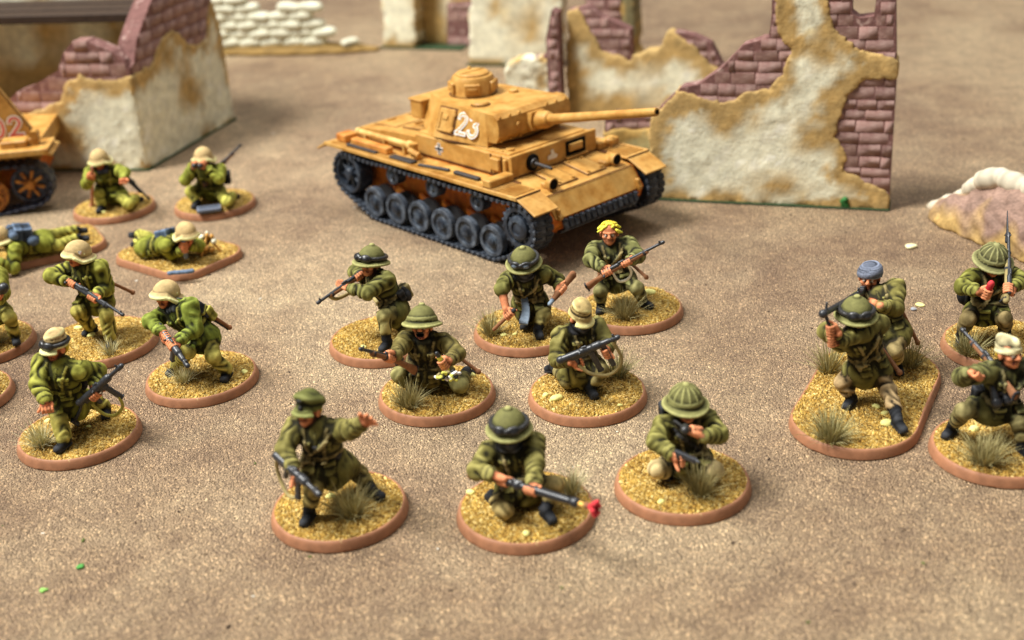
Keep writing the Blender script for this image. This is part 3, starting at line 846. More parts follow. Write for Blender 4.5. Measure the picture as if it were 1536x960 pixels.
def pill(hx, r):                               # outline radius as a function of angle: a rounded bar, half-length hx of the straight part
    def f(t):
        c, s_ = math.cos(t), math.sin(t)
        lo, hi = 0.0, hx + r * 2
        for _ in range(40):
            m = (lo + hi) / 2; x, y = m * c, m * s_
            d = math.hypot(max(abs(x) - hx, 0), y) - r
            lo, hi = (m, hi) if d < 0 else (lo, m)
        return lo
    return f
def rrect(hx, hy, r):
    def f(t):
        c, s_ = math.cos(t), math.sin(t); lo, hi = 0.0, hx + hy
        for _ in range(40):
            m = (lo + hi) / 2
            d = math.hypot(max(abs(m * c) - hx + r, 0), max(abs(m * s_) - hy + r, 0)) - r
            lo, hi = (m, hi) if d < 0 else (lo, m)
        return lo
    return f
def stand(root, shape=None, rot=0.0, seed=0, R=12.5, tufts=(), stones=(), mounds=(), fine=1.0):
    rng = np.random.RandomState(seed); rnd = random.Random(seed)
    f = shape or (lambda t: R); n = 120
    th = np.arange(n) * 2 * math.pi / n
    rad = np.array([f(t) for t in th]); d = np.stack([np.cos(th + rot), np.sin(th + rot)], 1)
    prof = [(-0.25, 0.0), (0.0, 0.12), (0.0, 0.45), (-0.32, 1.55), (-0.5, 1.98), (-0.72, 2.14), (-0.95, 2.08), (-1.05, 1.4)]
    V = []; F = []
    for o, z in prof:
        wob = rng.normal(0, 0.012, n)
        V += [(x * (r + o + w), y * (r + o + w), z) for (x, y), r, w in zip(d, rad, wob)]
    for k in range(len(prof) - 1): F += [(k * n + i, k * n + (i + 1) % n, (k + 1) * n + (i + 1) % n, (k + 1) * n + i) for i in range(n)]
    F.append(tuple(range(n))[::-1])
    base = mesh_obj('stand', raw_mesh('stand', V, F, [RIMM], None, 60), root)
    # sand: a grainy sheet with mounds
    nr = int(34 * fine); ns = int(150 * fine)
    t2 = np.arange(ns) * 2 * math.pi / ns; rr = np.array([f(t) for t in t2]) - 0.9
    ph = rng.uniform(0, 6, 6)
    def height(x, y):
        z = 2.62 - 0.5 * min(1.0, math.hypot(x, y) / 12.0) ** 5 + 0.16 * math.sin(x * 0.55 + ph[0]) * math.cos(y * 0.5 + ph[1]) + 0.1 * math.sin(x * 1.1 + y * 0.9 + ph[2])
        for (mx, my, mr, mh) in mounds: z += mh * math.exp(-((x - mx) ** 2 + (y - my) ** 2) / mr ** 2)
        return z
    V = [(0, 0, height(0, 0))]; F = []; P = [(1, 1, 1)]
    for k in range(1, nr + 1):
        q = (k / nr) ** 0.75
        for i in range(ns):
            a = t2[i] + rot + rng.uniform(-0.4, 0.4) * 2 * math.pi / ns; r = rr[i] * min(q + (rng.uniform(-0.3, 0.3) / nr if k < nr else 0.012), 1.01)
            x, y = r * math.cos(a), r * math.sin(a)
            g = rng.normal(0, 0.12); z = height(x, y) + g if k < nr else 1.95 + rng.uniform(-.1, .2)
            V.append((x, y, z)); P.append((1 + g * 2.2,) * 3)
    F += [(0, 1 + i, 1 + (i + 1) % ns) for i in range(ns)]
    for k in range(nr - 1): F += [(1 + k * ns + i, 1 + (k + 1) * ns + i, 1 + (k + 1) * ns + (i + 1) % ns, 1 + k * ns + (i + 1) % ns) for i in range(ns)]
    sand = mesh_obj('sand', raw_mesh('sand', V, F, [SANDM], None, 180, np.clip(np.array(P, float), 0.3, 1.5)), base)
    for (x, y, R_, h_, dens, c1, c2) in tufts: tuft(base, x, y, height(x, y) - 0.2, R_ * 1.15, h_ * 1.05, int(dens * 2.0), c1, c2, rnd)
    for (x, y, r_) in stones: stone(base, x, y, height(x, y), r_, rnd)
    # a few coarse grains stuck to the sand
    g = MB()
    for i in range(int(70 * fine)):
        t = rnd.uniform(0, 2 * math.pi); r = (f(t) - 1.6) * math.sqrt(rnd.random()); x, y = r * math.cos(t + rot), r * math.sin(t + rot)
        s_ = rnd.uniform(0.14, 0.4); z = height(x, y)
        R3 = np.array(Matrix.Rotation(rnd.uniform(0, 6), 3, Vector((rnd.random(), rnd.random(), rnd.random() + .1)).normalized()))
        g.box((x, y, z + s_ * 0.1), (s_ * rnd.uniform(.8, 1.5), s_, s_ * 0.8), R3, s_ * 0.25)
    o = g.build('grit', SANDM, base, smooth=None); o['kind'] = 'stuff'
    a = o.data.color_attributes.new('paint', 'FLOAT_COLOR', 'POINT')
    a.data.foreach_set('color', np.ones(len(o.data.vertices) * 4, np.float32) * 1.1)
    return base, height
GRASSM = paint_mat('dry_grass', 0.7, 0.2, 0.25, 1500.0, 0.0)
def tuft(parent, x, y, z, R_, h_, n, c1, c2, rnd):
    V = []; F = []; P = []
    for i in range(n):
        a = rnd.uniform(0, 2 * math.pi); r = R_ * 0.30 * math.sqrt(rnd.random())
        bx, by = x + r * math.cos(a), y + r * math.sin(a)
        lean = math.radians(rnd.uniform(2, 66)) * (0.55 + 1.5 * r / R_) ; a2 = a + rnd.uniform(-0.5, 0.5)
        L = h_ * rnd.uniform(0.4, 1.15); w = rnd.uniform(0.05, 0.09)
        dx, dy = math.cos(a2), math.sin(a2); px, py = -dy, dx
        tw = rnd.uniform(-1, 1); px, py = px * math.cos(tw) + dx * math.sin(tw), py * math.cos(tw) + dy * math.sin(tw)
        o = len(V); c = c1 + (c2 - c1) * rnd.random()
        for k, (q, ww) in enumerate(((0, 1.0), (0.4, 0.9), (0.75, 0.6), (1.0, 0.12))):
            ln = min(lean, 1.25) * (0.8 + 0.3 * q); out = L * q * math.sin(ln); up = L * q * math.cos(ln)
            bend = (sd_ := (i * 37 % 11 - 5) * 0.035) * q * q * L; cx, cy, cz = bx + dx * out - dy * bend, by + dy * out + dx * bend, z + up
            V += [(cx - px * w * ww, cy - py * w * ww, cz), (cx + px * w * ww, cy + py * w * ww, cz), (cx + dx * w * ww * .8, cy + dy * w * ww * .8, cz + w * ww)]
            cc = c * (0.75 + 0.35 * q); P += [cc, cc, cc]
        for k in range(3):
            b = o + 3 * k
            for u in range(3): F.append((b + u, b + (u + 1) % 3, b + 3 + (u + 1) % 3, b + 3 + u))
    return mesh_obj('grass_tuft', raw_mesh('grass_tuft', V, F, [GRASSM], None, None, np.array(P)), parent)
def stone(parent, x, y, z, r_, rnd, c=C(200, 164, 100)):
    g = SDF(max(0.16, r_ / 9))
    for i in range(5):
        g.ball((x + rnd.uniform(-.4, .4) * r_, y + rnd.uniform(-.3, .3) * r_, z + rnd.uniform(-.1, .25) * r_), (r_ * rnd.uniform(.5, .85), r_ * rnd.uniform(.45, .7), r_ * rnd.uniform(.35, .55)), 0, k=r_ * 0.15)
    return g.build('stone', [c], PM, parent)
OLV1, OLV2 = C(130, 118, 70), C(200, 188, 134)
PAL1, PAL2 = C(176, 166, 108), C(228, 220, 178)
# ------------------------------------------------------------------ gaming mat
def mat_material():
    m, nt, b = new_mat('sand_textured_mat')
    co = coords(nt)
    big = noise(nt, 6.5, 4, 0.55, co, 0.3); mid = noise(nt, 38.0, 5, 0.62, co, 0.4); sm = noise(nt, 160.0, 4, 0.6, co)
    c1 = ramp(nt, big, [(0.38, C(146, 119, 97)), (0.50, C(196, 169, 137)), (0.61, C(226, 204, 168))])
    c2 = ramp(nt, mid, [(0.28, C(126, 101, 83)), (0.45, C(188, 161, 130)), (0.72, C(224, 202, 166))])
    c = mix(nt, 0.45, c1, c2)
    # mat colour paler around its middle, darker outwards
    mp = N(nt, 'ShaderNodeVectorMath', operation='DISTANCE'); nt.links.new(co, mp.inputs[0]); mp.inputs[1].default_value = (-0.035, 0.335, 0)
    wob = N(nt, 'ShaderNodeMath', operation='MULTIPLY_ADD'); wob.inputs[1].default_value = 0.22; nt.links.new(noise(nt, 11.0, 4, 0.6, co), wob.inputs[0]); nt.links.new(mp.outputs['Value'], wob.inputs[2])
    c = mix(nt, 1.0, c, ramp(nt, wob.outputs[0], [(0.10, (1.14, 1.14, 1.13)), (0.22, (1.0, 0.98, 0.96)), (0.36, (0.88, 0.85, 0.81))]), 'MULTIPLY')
    c = mix(nt, 1.0, c, ramp(nt, sm, [(0.3, (0.82, 0.80, 0.80)), (0.7, (1.12, 1.11, 1.08))]), 'MULTIPLY')
    v = N(nt, 'ShaderNodeTexVoronoi'); v.inputs['Scale'].default_value = 3000.0; nt.links.new(co, v.inputs['Vector'])
    gr = ramp(nt, v.outputs['Color'], [(0.06, (0.26, 0.24, 0.24)), (0.30, (0.78, 0.76, 0.75)), (0.72, (1.10, 1.09, 1.06)), (0.93, (2.5, 2.45, 2.2))])
    c = mix(nt, 0.8, c, gr, 'MULTIPLY')
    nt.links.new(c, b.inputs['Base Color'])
    b.inputs['Roughness'].default_value = 0.62; b.inputs['Specular IOR Level'].default_value = 0.45
    n1 = noise(nt, 2200.0, 2, 0.5, co); n2 = noise(nt, 4600.0, 2, 0.5, co)
    a = N(nt, 'ShaderNodeMath', operation='MULTIPLY_ADD'); a.inputs[1].default_value = 0.5
    nt.links.new(n2, a.inputs[0]); nt.links.new(n1, a.inputs[2])
    a2 = N(nt, 'ShaderNodeMath', operation='SUBTRACT'); nt.links.new(a.outputs[0], a2.inputs[0]); nt.links.new(v.outputs['Distance'], a2.inputs[1])
    bump(nt, b, a2.outputs[0], 1.0, 0.0010)
    return m
MATM = mat_material()
def gaming_mat():
    # one sheet with slight undulation, finely divided where it is seen close up
    xs = np.concatenate([np.linspace(-900, -260, 9)[:-1], np.linspace(-260, 260, 131), np.linspace(260, 900, 9)[1:]])
    ys = np.concatenate([np.linspace(-200, 120, 6)[:-1], np.linspace(120, 700, 146), np.linspace(700, 1500, 9)[1:]])
    V = []; F = []
    for y in ys:
        for x in xs: V.append((x, y, -0.06 + 0.05 * math.sin(x * 0.05 + 1) * math.sin(y * 0.043)))
    n = len(xs)
    F = [(j * n + i, j * n + i + 1, (j + 1) * n + i + 1, (j + 1) * n + i) for j in range(len(ys) - 1) for i in range(n - 1)]
    o = mesh_obj('ground', raw_mesh('ground', V, F, [MATM], None, 180)); o['kind'] = 'structure'
    # coarse grains glued to the mat in the foreground
    rnd = random.Random(77); g = MB()
    for i in range(5200):
        y = 150 + 260 * rnd.random() ** 1.6; x = rnd.uniform(-0.47, 0.47) * (y + 60)
        s_ = rnd.uniform(0.12, 0.30)
        a = rnd.uniform(0, 6.28); e = V3(math.cos(a), math.sin(a), 0); f = V3(-math.sin(a), math.cos(a), 0)
        P = [V3(x, y, -0.05) + e * s_ * rnd.uniform(.7, 1.3), V3(x, y, -0.05) + f * s_, V3(x, y, -0.05) - e * s_ * rnd.uniform(.7, 1.3), V3(x, y, -0.05) - f * s_, V3(x, y, s_ * rnd.uniform(.5, .95)) + e * rnd.uniform(-.2, .2) * s_]
        g.add(P, [(0, 1, 4), (1, 2, 4), (2, 3, 4), (3, 0, 4)])
    gm = g.build('mat_grit', MATM, o, smooth=None); gm['kind'] = 'stuff'
    for nm, cc, cnt in (('dark_crumbs', C(58, 46, 40), 46), ('pale_crumbs', C(232, 222, 204), 30), ('flock_crumbs', C(92, 104, 52), 26)):
        g = MB()
        for i in range(cnt):
            y = 158 + 300 * rnd.random() ** 1.5; x = rnd.uniform(-0.44, 0.44) * (y + 60); s_ = rnd.uniform(0.2, 0.55); a = rnd.uniform(0, 6.28)
            e = V3(math.cos(a), math.sin(a), rnd.uniform(-.2, .2)); e = nrm(e); f = orth(V3(0, 0, 1), e)
            g.box((x, y, s_ * 0.2), (s_ * rnd.uniform(1, 2.4), s_ * .8, s_ * .6), rotm(e, np.cross(f, e), f), s_ * .2)
        q = g.build(nm, flat_mat(nm, cc, 0.8, 0.2, 0.3), o, smooth=None); q['kind'] = 'stuff'
def bits():
    rnd = random.Random(4)
    def bit(name, x, y, r, c, label, cat, squash=0.6):
        g = SDF(r / 6)
        p = at_z(x, y, 0)
        root = V3(p[0], p[1], 0)
        for i in range(4): g.ball(V3(rnd.uniform(-.5, .5) * r, rnd.uniform(-.4, .4) * r, r * squash * 0.45), (r * rnd.uniform(.5, .9), r * rnd.uniform(.4, .7), r * squash * rnd.uniform(.5, .8)), 0, k=r * .2)
        o = g.build(name, [c], PM, None, root); o['label'] = label; o['category'] = cat
        return o
    bit('pebble', 1366, 372, 1.5, C(220, 184, 130), 'small pale tan pebble lying in front of the sandbagged mound', 'pebble')
    bit('pebble', 1381, 458, 1.1, C(206, 172, 104), 'flat yellowish pebble beside the machine gun team stand', 'pebble', 0.35)
    bit('pebble', 1371, 465, 0.9, C(110, 112, 116), 'small grey pebble beside the machine gun team stand', 'pebble')
    bit('pebble', 377, 312, 0.8, C(236, 226, 216), 'tiny white pebble beside the kneeling man with field glasses', 'pebble')
    bit('pebble', 940, 400, 0.5, C(230, 220, 205), 'tiny white crumb near the bare-headed yellow-haired miniature', 'crumb')
    for x, y, r, c_, lb in ((122, 851, 0.75, C(50, 104, 40), 'larger dark green flock crumb on bare mat in front of the capped submachine gunner'), (66, 887, 0.7, C(96, 134, 60), 'smaller pale green flock crumb lying apart on bare mat')):
        bit('green_flock', x, y, r, c_, lb, 'flock crumb')

# ------------------------------------------------------------------ plaster ruins
def vnoise2(shape, cells, seed):
    rng = np.random.RandomState(seed); L = rng.rand(cells[0] + 2, cells[1] + 2)
    u = np.linspace(0, cells[0], shape[0]); v = np.linspace(0, cells[1], shape[1])
    i = np.minimum(u.astype(int), cells[0] - 1); j = np.minimum(v.astype(int), cells[1] - 1)
    a = u - i; b = v - j; a = a * a * (3 - 2 * a); b = b * b * (3 - 2 * b)
    A = L[i][:, j]; B = L[i + 1][:, j]; C_ = L[i][:, j + 1]; D_ = L[i + 1][:, j + 1]
    return (A * (1 - a)[:, None] + B * a[:, None]) * (1 - b)[None] + (C_ * (1 - a)[:, None] + D_ * a[:, None]) * b[None]
def fbm2(shape, size, base, seed, octs=4):
    out = 0; amp = 1; tot = 0
    for o in range(octs):
        c = (max(1, int(size[0] / base * 2 ** o)), max(1, int(size[1] / base * 2 ** o)))
        out = out + amp * vnoise2(shape, c, seed + o); tot += amp; amp *= 0.55
    return out / tot
def poly_sdf(poly, U, Vv):
    P = np.asarray(poly, float); d = np.full(np.broadcast(U, Vv).shape, 1e9); inside = np.zeros(d.shape, bool); n = len(P)
    for i in range(n):
        a, b = P[i], P[(i + 1) % n]; e = b - a
        wx, wy = U - a[0], Vv - a[1]
        t = np.clip((wx * e[0] + wy * e[1]) / (e @ e + 1e-9), 0, 1)
        d = np.minimum(d, (wx - t * e[0]) ** 2 + (wy - t * e[1]) ** 2)
        c = ((a[1] <= Vv) & (b[1] > Vv)) | ((b[1] <= Vv) & (a[1] > Vv))
        x = a[0] + (Vv - a[1]) / (e[1] if abs(e[1]) > 1e-9 else 1e-9) * e[0]
        inside ^= c & (U < x)
    return np.where(inside, -1, 1) * np.sqrt(d)
CREAM, OCHRE = C(228, 224, 196), C(172, 138, 76)
PLASTM = paint_mat('ruin_plaster', 0.8, 0.2, 0.2, 900.0, 0.9)
def brick_material():
    m, nt, b = new_mat('ruin_brick')
    co = coords(nt); oi = N(nt, 'ShaderNodeObjectInfo')
    c = ramp(nt, oi.outputs['Random'], [(0.0, C(112, 80, 74)), (0.5, C(128, 93, 86)), (1.0, C(144, 108, 99))])
    n1 = noise(nt, 700.0, 4, 0.65, co)
    c = mix(nt, ramp(nt, n1, [(0.46, (0, 0, 0)), (0.70, (0.75, 0.75, 0.75))]), c, C(186, 158, 148))
    nt.links.new(c, b.inputs['Base Color']); b.inputs['Roughness'].default_value = 0.8; b.inputs['Specular IOR Level'].default_value = 0.2
    bump(nt, b, noise(nt, 900.0, 4, 0.6, co), 0.5, 0.0004)
    return m
BRICKM = brick_material()
MORTM = flat_mat('ruin_mortar', C(122, 88, 83), 0.9, 0.1, 0.35, 520.0, 1.0, wear=C(174, 146, 136))
GREENM = flat_mat('green_base_edge', C(52, 70, 44), 0.8, 0.2, 0.3, 800.0, 0.5)
_bm = []
def brick_mesh(rnd):
    if not _bm:
        for k in range(6):
            m = MB().box((0, 0, 0), (1, 1, 1), ch=0.032)
            r = random.Random(k); m.v = [(x + r.uniform(-.02, .02), y + r.uniform(-.02, .02), z + r.uniform(-.035, .035)) for x, y, z in m.v]
            _bm.append(raw_mesh('brick', m.v, m.f, [BRICKM], None, 50))
    return rnd.choice(_bm)
class Wall:
    """a ruined wall in a vertical plane: p0 on the ground, ex along it, front facing -n"""
    def __init__(s, root, a, b, seed=0):
        a = np.asarray(a, float); b = np.asarray(b, float); s.root = root; s.p0 = V3(a[0], a[1], 0); s.ex = nrm(V3(b[0] - a[0], b[1] - a[1], 0))
        s.ez = V3(0, 0, 1); s.n = np.cross(s.ez, s.ex)          # n points away from the viewer (behind the front face)
        s.seed = seed
    def uv(s, x, y):
        p = at_plane(x, y, s.p0, s.n); return ((p - s.p0) @ s.ex, p[2])
    def px(s, pts): return [s.uv(x, y) for x, y in pts]
    def plaster(s, poly, t=7.0, vox=0.55, off=0.0, stain=1.0, foot=1.0, stains=(), name='plaster', cream=CREAM, relief=0.5, ulim=None):
        poly = [(u, v if v > 1.5 else -7.0) for u, v in poly]
        if ulim: poly = [(u - 9 if u < ulim[0] + .8 else u + 9 if u > ulim[1] - .8 else u, v) for u, v in poly]
        P = np.asarray(poly, float); lo = P.min(0) - 2.5; hi = P.max(0) + 2.5; lo[1] = max(lo[1], -1.0)
        nu, nv = (np.ceil((hi - lo) / vox).astype(int) + 1); nw = int((t + 5) / vox)
        U = lo[0] + vox * np.arange(nu); W_ = lo[1] + vox * np.arange(nv); T = -2.5 + vox * np.arange(nw)
        d2 = poly_sdf(poly, U[:, None], W_[None, :])
        size = (nu * vox, nv * vox)
        rag = (fbm2((nu, nv), size, 5.0, s.seed + 3, 4) - 0.5) * 3.0 + (fbm2((nu, nv), size, 1.3, s.seed + 4, 2) - 0.5) * 1.3
        d2 = d2 + np.where(W_[None, :] > 1.5, rag, 0)
        rr_ = s.seed; h = (fbm2((nu, nv), size, 9.0, s.seed + 9, 5) - 0.5) * 1.7 * relief + (fbm2((nu, nv), size, 1.6, s.seed + 19, 2) - 0.5) * 0.85 * relief
        dz = np.maximum(-(T[None, None, :] + h[:, :, None]), T[None, None, :] - t)
        D = np.maximum(d2[:, :, None], dz) if True else 0
        k = 0.25; a, b = np.broadcast_to(d2[:, :, None], D.shape), dz
        hh = np.clip(0.5 + 0.5 * (a - b) / k, 0, 1); D = b + (a - b) * hh + k * hh * (1 - hh)
        D = np.maximum(D, -W_[None, :, None])
        if ulim: D = np.maximum(np.maximum(D, ulim[0] - U[:, None, None]), U[:, None, None] - ulim[1])
        D = D.astype(np.float32)
        g = openvdb.FloatGrid(3.0); g.copyFromArray(np.clip(D, -3, 3))
        pts, tri, quad = g.convertToPolygons(0.0, 0.05); pts = np.asarray(pts)
        iu = np.clip(np.rint(pts[:, 0]).astype(int), 0, nu - 1); iv = np.clip(np.rint(pts[:, 1]).astype(int), 0, nv - 1)
        n1 = fbm2((nu, nv), size, 8.0, s.seed + 31, 4)[iu, iv]; n2 = fbm2((nu, nv), size, 2.2, s.seed + 41, 3)[iu, iv]
        dd = -d2[iu, iv]; vv = pts[:, 1] * vox + lo[1]; uu = pts[:, 0] * vox + lo[0]
        f = np.clip((5.2 * stain - dd + (n1 - 0.5) * 9 + (n2 - 0.5) * 5) / 2.6, 0, 1)
        f = np.maximum(f, np.clip((5.5 * foot - vv + (n1 - 0.5) * 16) / 3.0, 0, 1) * (foot > 0))
        for (su, sv, ru, rv) in stains: f = np.maximum(f, np.clip(1.3 - np.hypot((uu - su) / ru, (vv - sv) / rv) + (n1 - 0.5) * 1.6 + (n2 - .5), 0, 1))
        hv = h[iu, iv]
        colr = cream[None] * (0.88 + 0.26 * n2[:, None]) * (1 + 0.10 * np.clip(hv, -1, 1))[:, None]
        och = OCHRE[None] * (0.65 + 0.7 * n2[:, None])
        colr = colr * (1 - 0.92 * f[:, None]) + och * 0.92 * f[:, None]
        w = np.clip((n2 - 0.62) * 5, 0, 1)[:, None] * 0.35; colr = colr * (1 - w) + np.minimum(colr * 1.5, 0.85) * w
        uvw = pts * vox + np.array([lo[0], lo[1], -2.5 + off])
        X = s.p0[None] + uvw[:, :1] * s.ex + uvw[:, 1:2] * s.ez + uvw[:, 2:3] * s.n
        me = raw_mesh(name, X, [tuple(q) for q in np.asarray(tri).tolist()] + [tuple(q) for q in np.asarray(quad).tolist()], [PLASTM], None, 180, np.clip(colr, 0.01, 0.9))
        if (np.cross(s.ex, s.ez) @ s.n) < 0: me.flip_normals()
        return mesh_obj(name, me, s.root)
    def bricks(s, core, plasters, t=6.0, off=0.8, row=3.2, length=6.6, front=True, top=None):
        rnd = random.Random(s.seed + 5)
        P = np.asarray(core, float)
        m = MB()
        shr = []
        c = P.mean(0)
        ins = [tuple(c + (p - c) * 0.992) for p in P]
        m.prism([(u, max(v, 0.05)) for u, v in ins], s.p0, s.ex, s.ez, s.n, off + 0.17, off + t - 0.15)
        core_o = m.build('brick_core', MORTM, s.root, smooth=None)
        v = 0.0; r = 0; n = 0
        vmax = P[:, 1].max()
        R = Matrix((s.ex, s.n, s.ez)).transposed().to_4x4()
        while v < vmax:
            rh = row * rnd.uniform(0.85, 1.15); u = P[:, 0].min() - rnd.uniform(0, length)
            while u < P[:, 0].max():
                L = length * rnd.uniform(0.7, 1.2); uc, vc = u + L / 2, v + rh / 2
                us = np.linspace(u, u + L, 13)[None, :]; ok = np.ones(13, bool)
                for q_ in (0.15, 0.5, 0.85): ok &= poly_sdf(core, us, np.full((1, 13), v + rh * q_))[0] < -0.12
                vsamp = np.full((1, 3), vc)
                cov = min([1e9] + [poly_sdf(q, np.array([[u + L * .15, uc, u + L * .85]]), vsamp).max() for q in plasters])
                if ok.sum() > 2 and cov > -2.2:
                    uu0, uu1 = us[0][ok].min(), us[0][ok].max()
                    if uu1 - uu0 > 1.3:
                        o = bpy.data.objects.new('brick', brick_mesh(rnd)); col.objects.link(o); o.parent = s.root
                        pc = s.p0 + s.ex * (uu0 + uu1) / 2 + s.ez * (v + rh / 2) + s.n * (off + t / 2 + rnd.uniform(-.08, .08))
                        o.matrix_local = Matrix.Translation(Vector(pc) * MM) @ R @ Matrix.Rotation(rnd.uniform(-.03, .03), 4, 'Y') @ Matrix.Diagonal((uu1 - uu0 - 0.2, t, rh - 0.18, 1))
                        n += 1
                u += L
            v += rh; r += 1
        return n
    def foot(s, u0, u1, t=8.0, h=0.9):
        h *= 0.55
        m = MB(); c = s.p0 + s.ex * (u0 + u1) / 2 + s.n * (t / 2 - 0.3); m.box(c + V3(0, 0, h / 2), (u1 - u0 + 0.9, t + 0.9, h), rotm(s.ex, s.n, s.ez), 0.35)
        return m.build('base_edge', GREENM, s.root)

def ruin(label, cat):
    o = thing('ruin', label, cat); o['kind'] = 'thing'; return o
def ruins():
    # tall ruin right of the tank
    r = ruin('tall ruined plaster wall with brick patches and a window gap right of the tank', 'ruin')
    w = Wall(r, at_z(975, 299), at_z(1332, 316), 3)
    z = lambda pts: w.px([(940 + x / 2.823, y / 2.823) for x, y in pts])
    pl = z([(96, 870), (100, 500), (140, 455), (225, 385), (300, 415), (400, 440), (500, 395), (600, 372), (670, 310), (690, 230), (650, 120), (622, 60), (615, -150), (845, -150), (850, 60), (890, 150), (960, 205), (1060, 222), (1150, 245),
            (1150, 335), (1010, 342), (960, 380), (912, 440), (900, 520), (888, 580), (935, 640), (925, 720), (990, 762), (1060, 790), (1112, 830), (1112, 892)])
    core = z([(104, 868), (104, 490), (225, 375), (300, 362), (400, 290), (490, 195), (600, 160), (612, 60), (615, -140), (955, -140), (955, 55), (985, 78), (1050, 70), (1060, -10), (1062, -120), (1142, -120), (1146, 335), (1112, 890)])
    u_ = lambda x, y: w.uv(940 + x / 2.823, y / 2.823)
    w.plaster(pl, 7.5, 0.5, stains=[(*u_(420, 500), 10, 5), (*u_(790, 580), 7, 4), (*u_(830, 230), 6, 6), (*u_(120, 560), 4, 7), (*u_(660, 790), 9, 4)], stain=1.1, foot=0.7, relief=0.5)
    w.bricks(core, [pl], 6.0, 0.5); w.foot(0, w.uv(1332, 316)[0], 8.5)
    g = SDF(0.4); p = at_z(1268, 313); rn = random.Random(2)
    for i in range(14): g.ball((p[0] + rn.uniform(-1, 1), p[1] + rn.uniform(-.6, 1.4), 0.5 + i * 0.24), rn.uniform(.6, 1.0), 0, k=0.3)
    g.build('green_flock', [C(48, 104, 52)], PM, r)
    # return wall at its left end
    a = at_z(975, 299); b = a + V3(0.319, 0.948, 0) * 34
    w2 = Wall(r, b, a + V3(0.319, 0.948, 0) * 1.0, 5)
    q = [(0, 0), (33, 0), (33, 22), (26, 24), (20, 17), (11, 20), (5, 14), (0, 12)]
    w2.plaster(q, 6.5, 0.7, off=-0.5)
    # low broken wall behind the gun barrel
    r = ruin('low broken wall with brick top behind the tank gun barrel', 'ruin')
    a = at_z(903, 262); w = Wall(r, a, a + V3(0.948, -0.319, 0) * 30 + V3(0, 6, 0), 7)
    pl = w.px([(903, 262), (905, 200), (925, 194), (950, 197), (985, 190), (1015, 190), (1015, 280), (960, 275)]); pl = [(u, max(v, 0)) for u, v in pl]
    core = w.px([(904, 262), (907, 180), (925, 172), (950, 176), (985, 168), (1015, 166), (1015, 280), (960, 275)]); core = [(u, max(v, 0)) for u, v in core]
    w.plaster(pl, 6.5, 0.7, cream=C(176, 164, 118)); w.bricks(core, [pl], 5.2, 0.8); w.foot(0, 24, 7)
    # ruin with the notched wall behind
    r = ruin('notched ochre-stained wall standing behind the tank turret and gun', 'ruin')
    w = Wall(r, at_z(850, 178), at_z(850, 178) + V3(0.945, -0.326, 0) * 60, 11)
    pl = w.px([(850, 180), (850, 18), (866, 16), (884, 40), (900, 74), (945, 88), (972, 78), (990, 74), (1000, 54), (1010, 48), (1030, 62), (1050, 84), (1078, 102), (1120, 120), (1120, 205)]); pl = [(u, max(v, 0)) for u, v in pl]
    core = w.px([(852, 182), (852, 16), (880, 10), (900, 26), (925, 36), (944, 46), (946, 86), (990, 74), (1012, 48), (1040, 54), (1066, 66), (1082, 98), (1120, 118), (1120, 205)]); core = [(u, max(v, 0)) for u, v in core]
    w.plaster(pl, 6.5, 0.7, stain=1.5, foot=2.4, stains=[(22, 6, 16, 6)]); w.bricks(core, [pl], 5.4, 0.9, row=3.8)
    # brick end pier of that ruin
    p = at_z(846, 180); w3 = Wall(r, p + V3(-4.5, 0.5, 0), p + V3(0.2, -1, 0), 13)
    H = w3.uv(840, 16)[1]
    w3.bricks([(0, 0), (4.6, 0), (4.6, H), (2.5, H + 1), (0, H - 9)], [], 6.5, -3.0, row=3.8, length=4.2)
    # pale block left of it
    r = ruin('pale rough plaster block with an ochre hole just behind the tank turret', 'ruin')
    w = Wall(r, at_z(757, 172), at_z(838, 172), 17)
    pl = w.px([(757, 172), (757, 96), (775, 90), (812, 86), (824, 98), (838, 120), (838, 172)]); pl = [(u, max(v, 0)) for u, v in pl]
    w.plaster(pl, 8, 0.7, stain=0.25, foot=0.3, stains=[(*w.uv(812, 120), 3.4, 4.2)], relief=1.0)
    core = w.px([(800, 170), (800, 88), (826, 84), (836, 100), (839, 172)]); core = [(u, max(v, 0)) for u, v in core]
    w.bricks(core, [pl], 6.5, 1.2); w.foot(0, 19, 8)
    # far pair of ruins at the picture's top
    r = ruin('far blurred ruin with a pale pier and recessed ochre wall beside the sandbags', 'ruin')
    w = Wall(r, at_z(572, 72), at_z(697, 76), 19)
    w.plaster([(u, max(v, 0)) for u, v in w.px([(572, 72), (572, -60), (620, -60), (620, 73)])], 12, 0.9, stain=0.3, foot=0.7)
    w.plaster([(u, max(v, 0)) for u, v in w.px([(621, 73), (621, -60), (700, -60), (700, 76)])], 5, 0.9, off=9, stain=2.5, foot=1.6, stains=[(20, 16, 14, 12)])
    w.bricks([(u, max(v, 0)) for u, v in w.px([(660, 76), (660, 10), (700, 6), (700, 76)])], [[(u, max(v, 0)) for u, v in w.px([(640, 70), (640, 28), (720, 28), (720, 76)])]], 4, 7.6, row=4)
    w.foot(0, 40, 14, 1.3)
    r = ruin('far pale ruin face with a yellow-brown stain above the turret cupola', 'ruin')
    w = Wall(r, at_z(702, 98), at_z(842, 100), 23)
    w.plaster([(u, max(v, 0)) for u, v in w.px([(702, 98), (702, -60), (842, -60), (842, 100)])], 9, 0.9, stain=0.25, foot=0.9, stains=[(*w.uv(790, 30), 9, 9), (*w.uv(742, 0), 5, 5)])
    w.foot(0, 36, 10, 1.3)
    core = [(u, max(v, 0)) for u, v in w.px([(876, 98), (878, -50), (930, -50), (932, 98)])]
    w.plaster([(u, max(v, 0)) for u, v in w.px([(932, 100), (930, -50), (952, -50), (954, 102)])], 14, 0.9, stain=0.4, foot=0.5, cream=C(120, 112, 80))
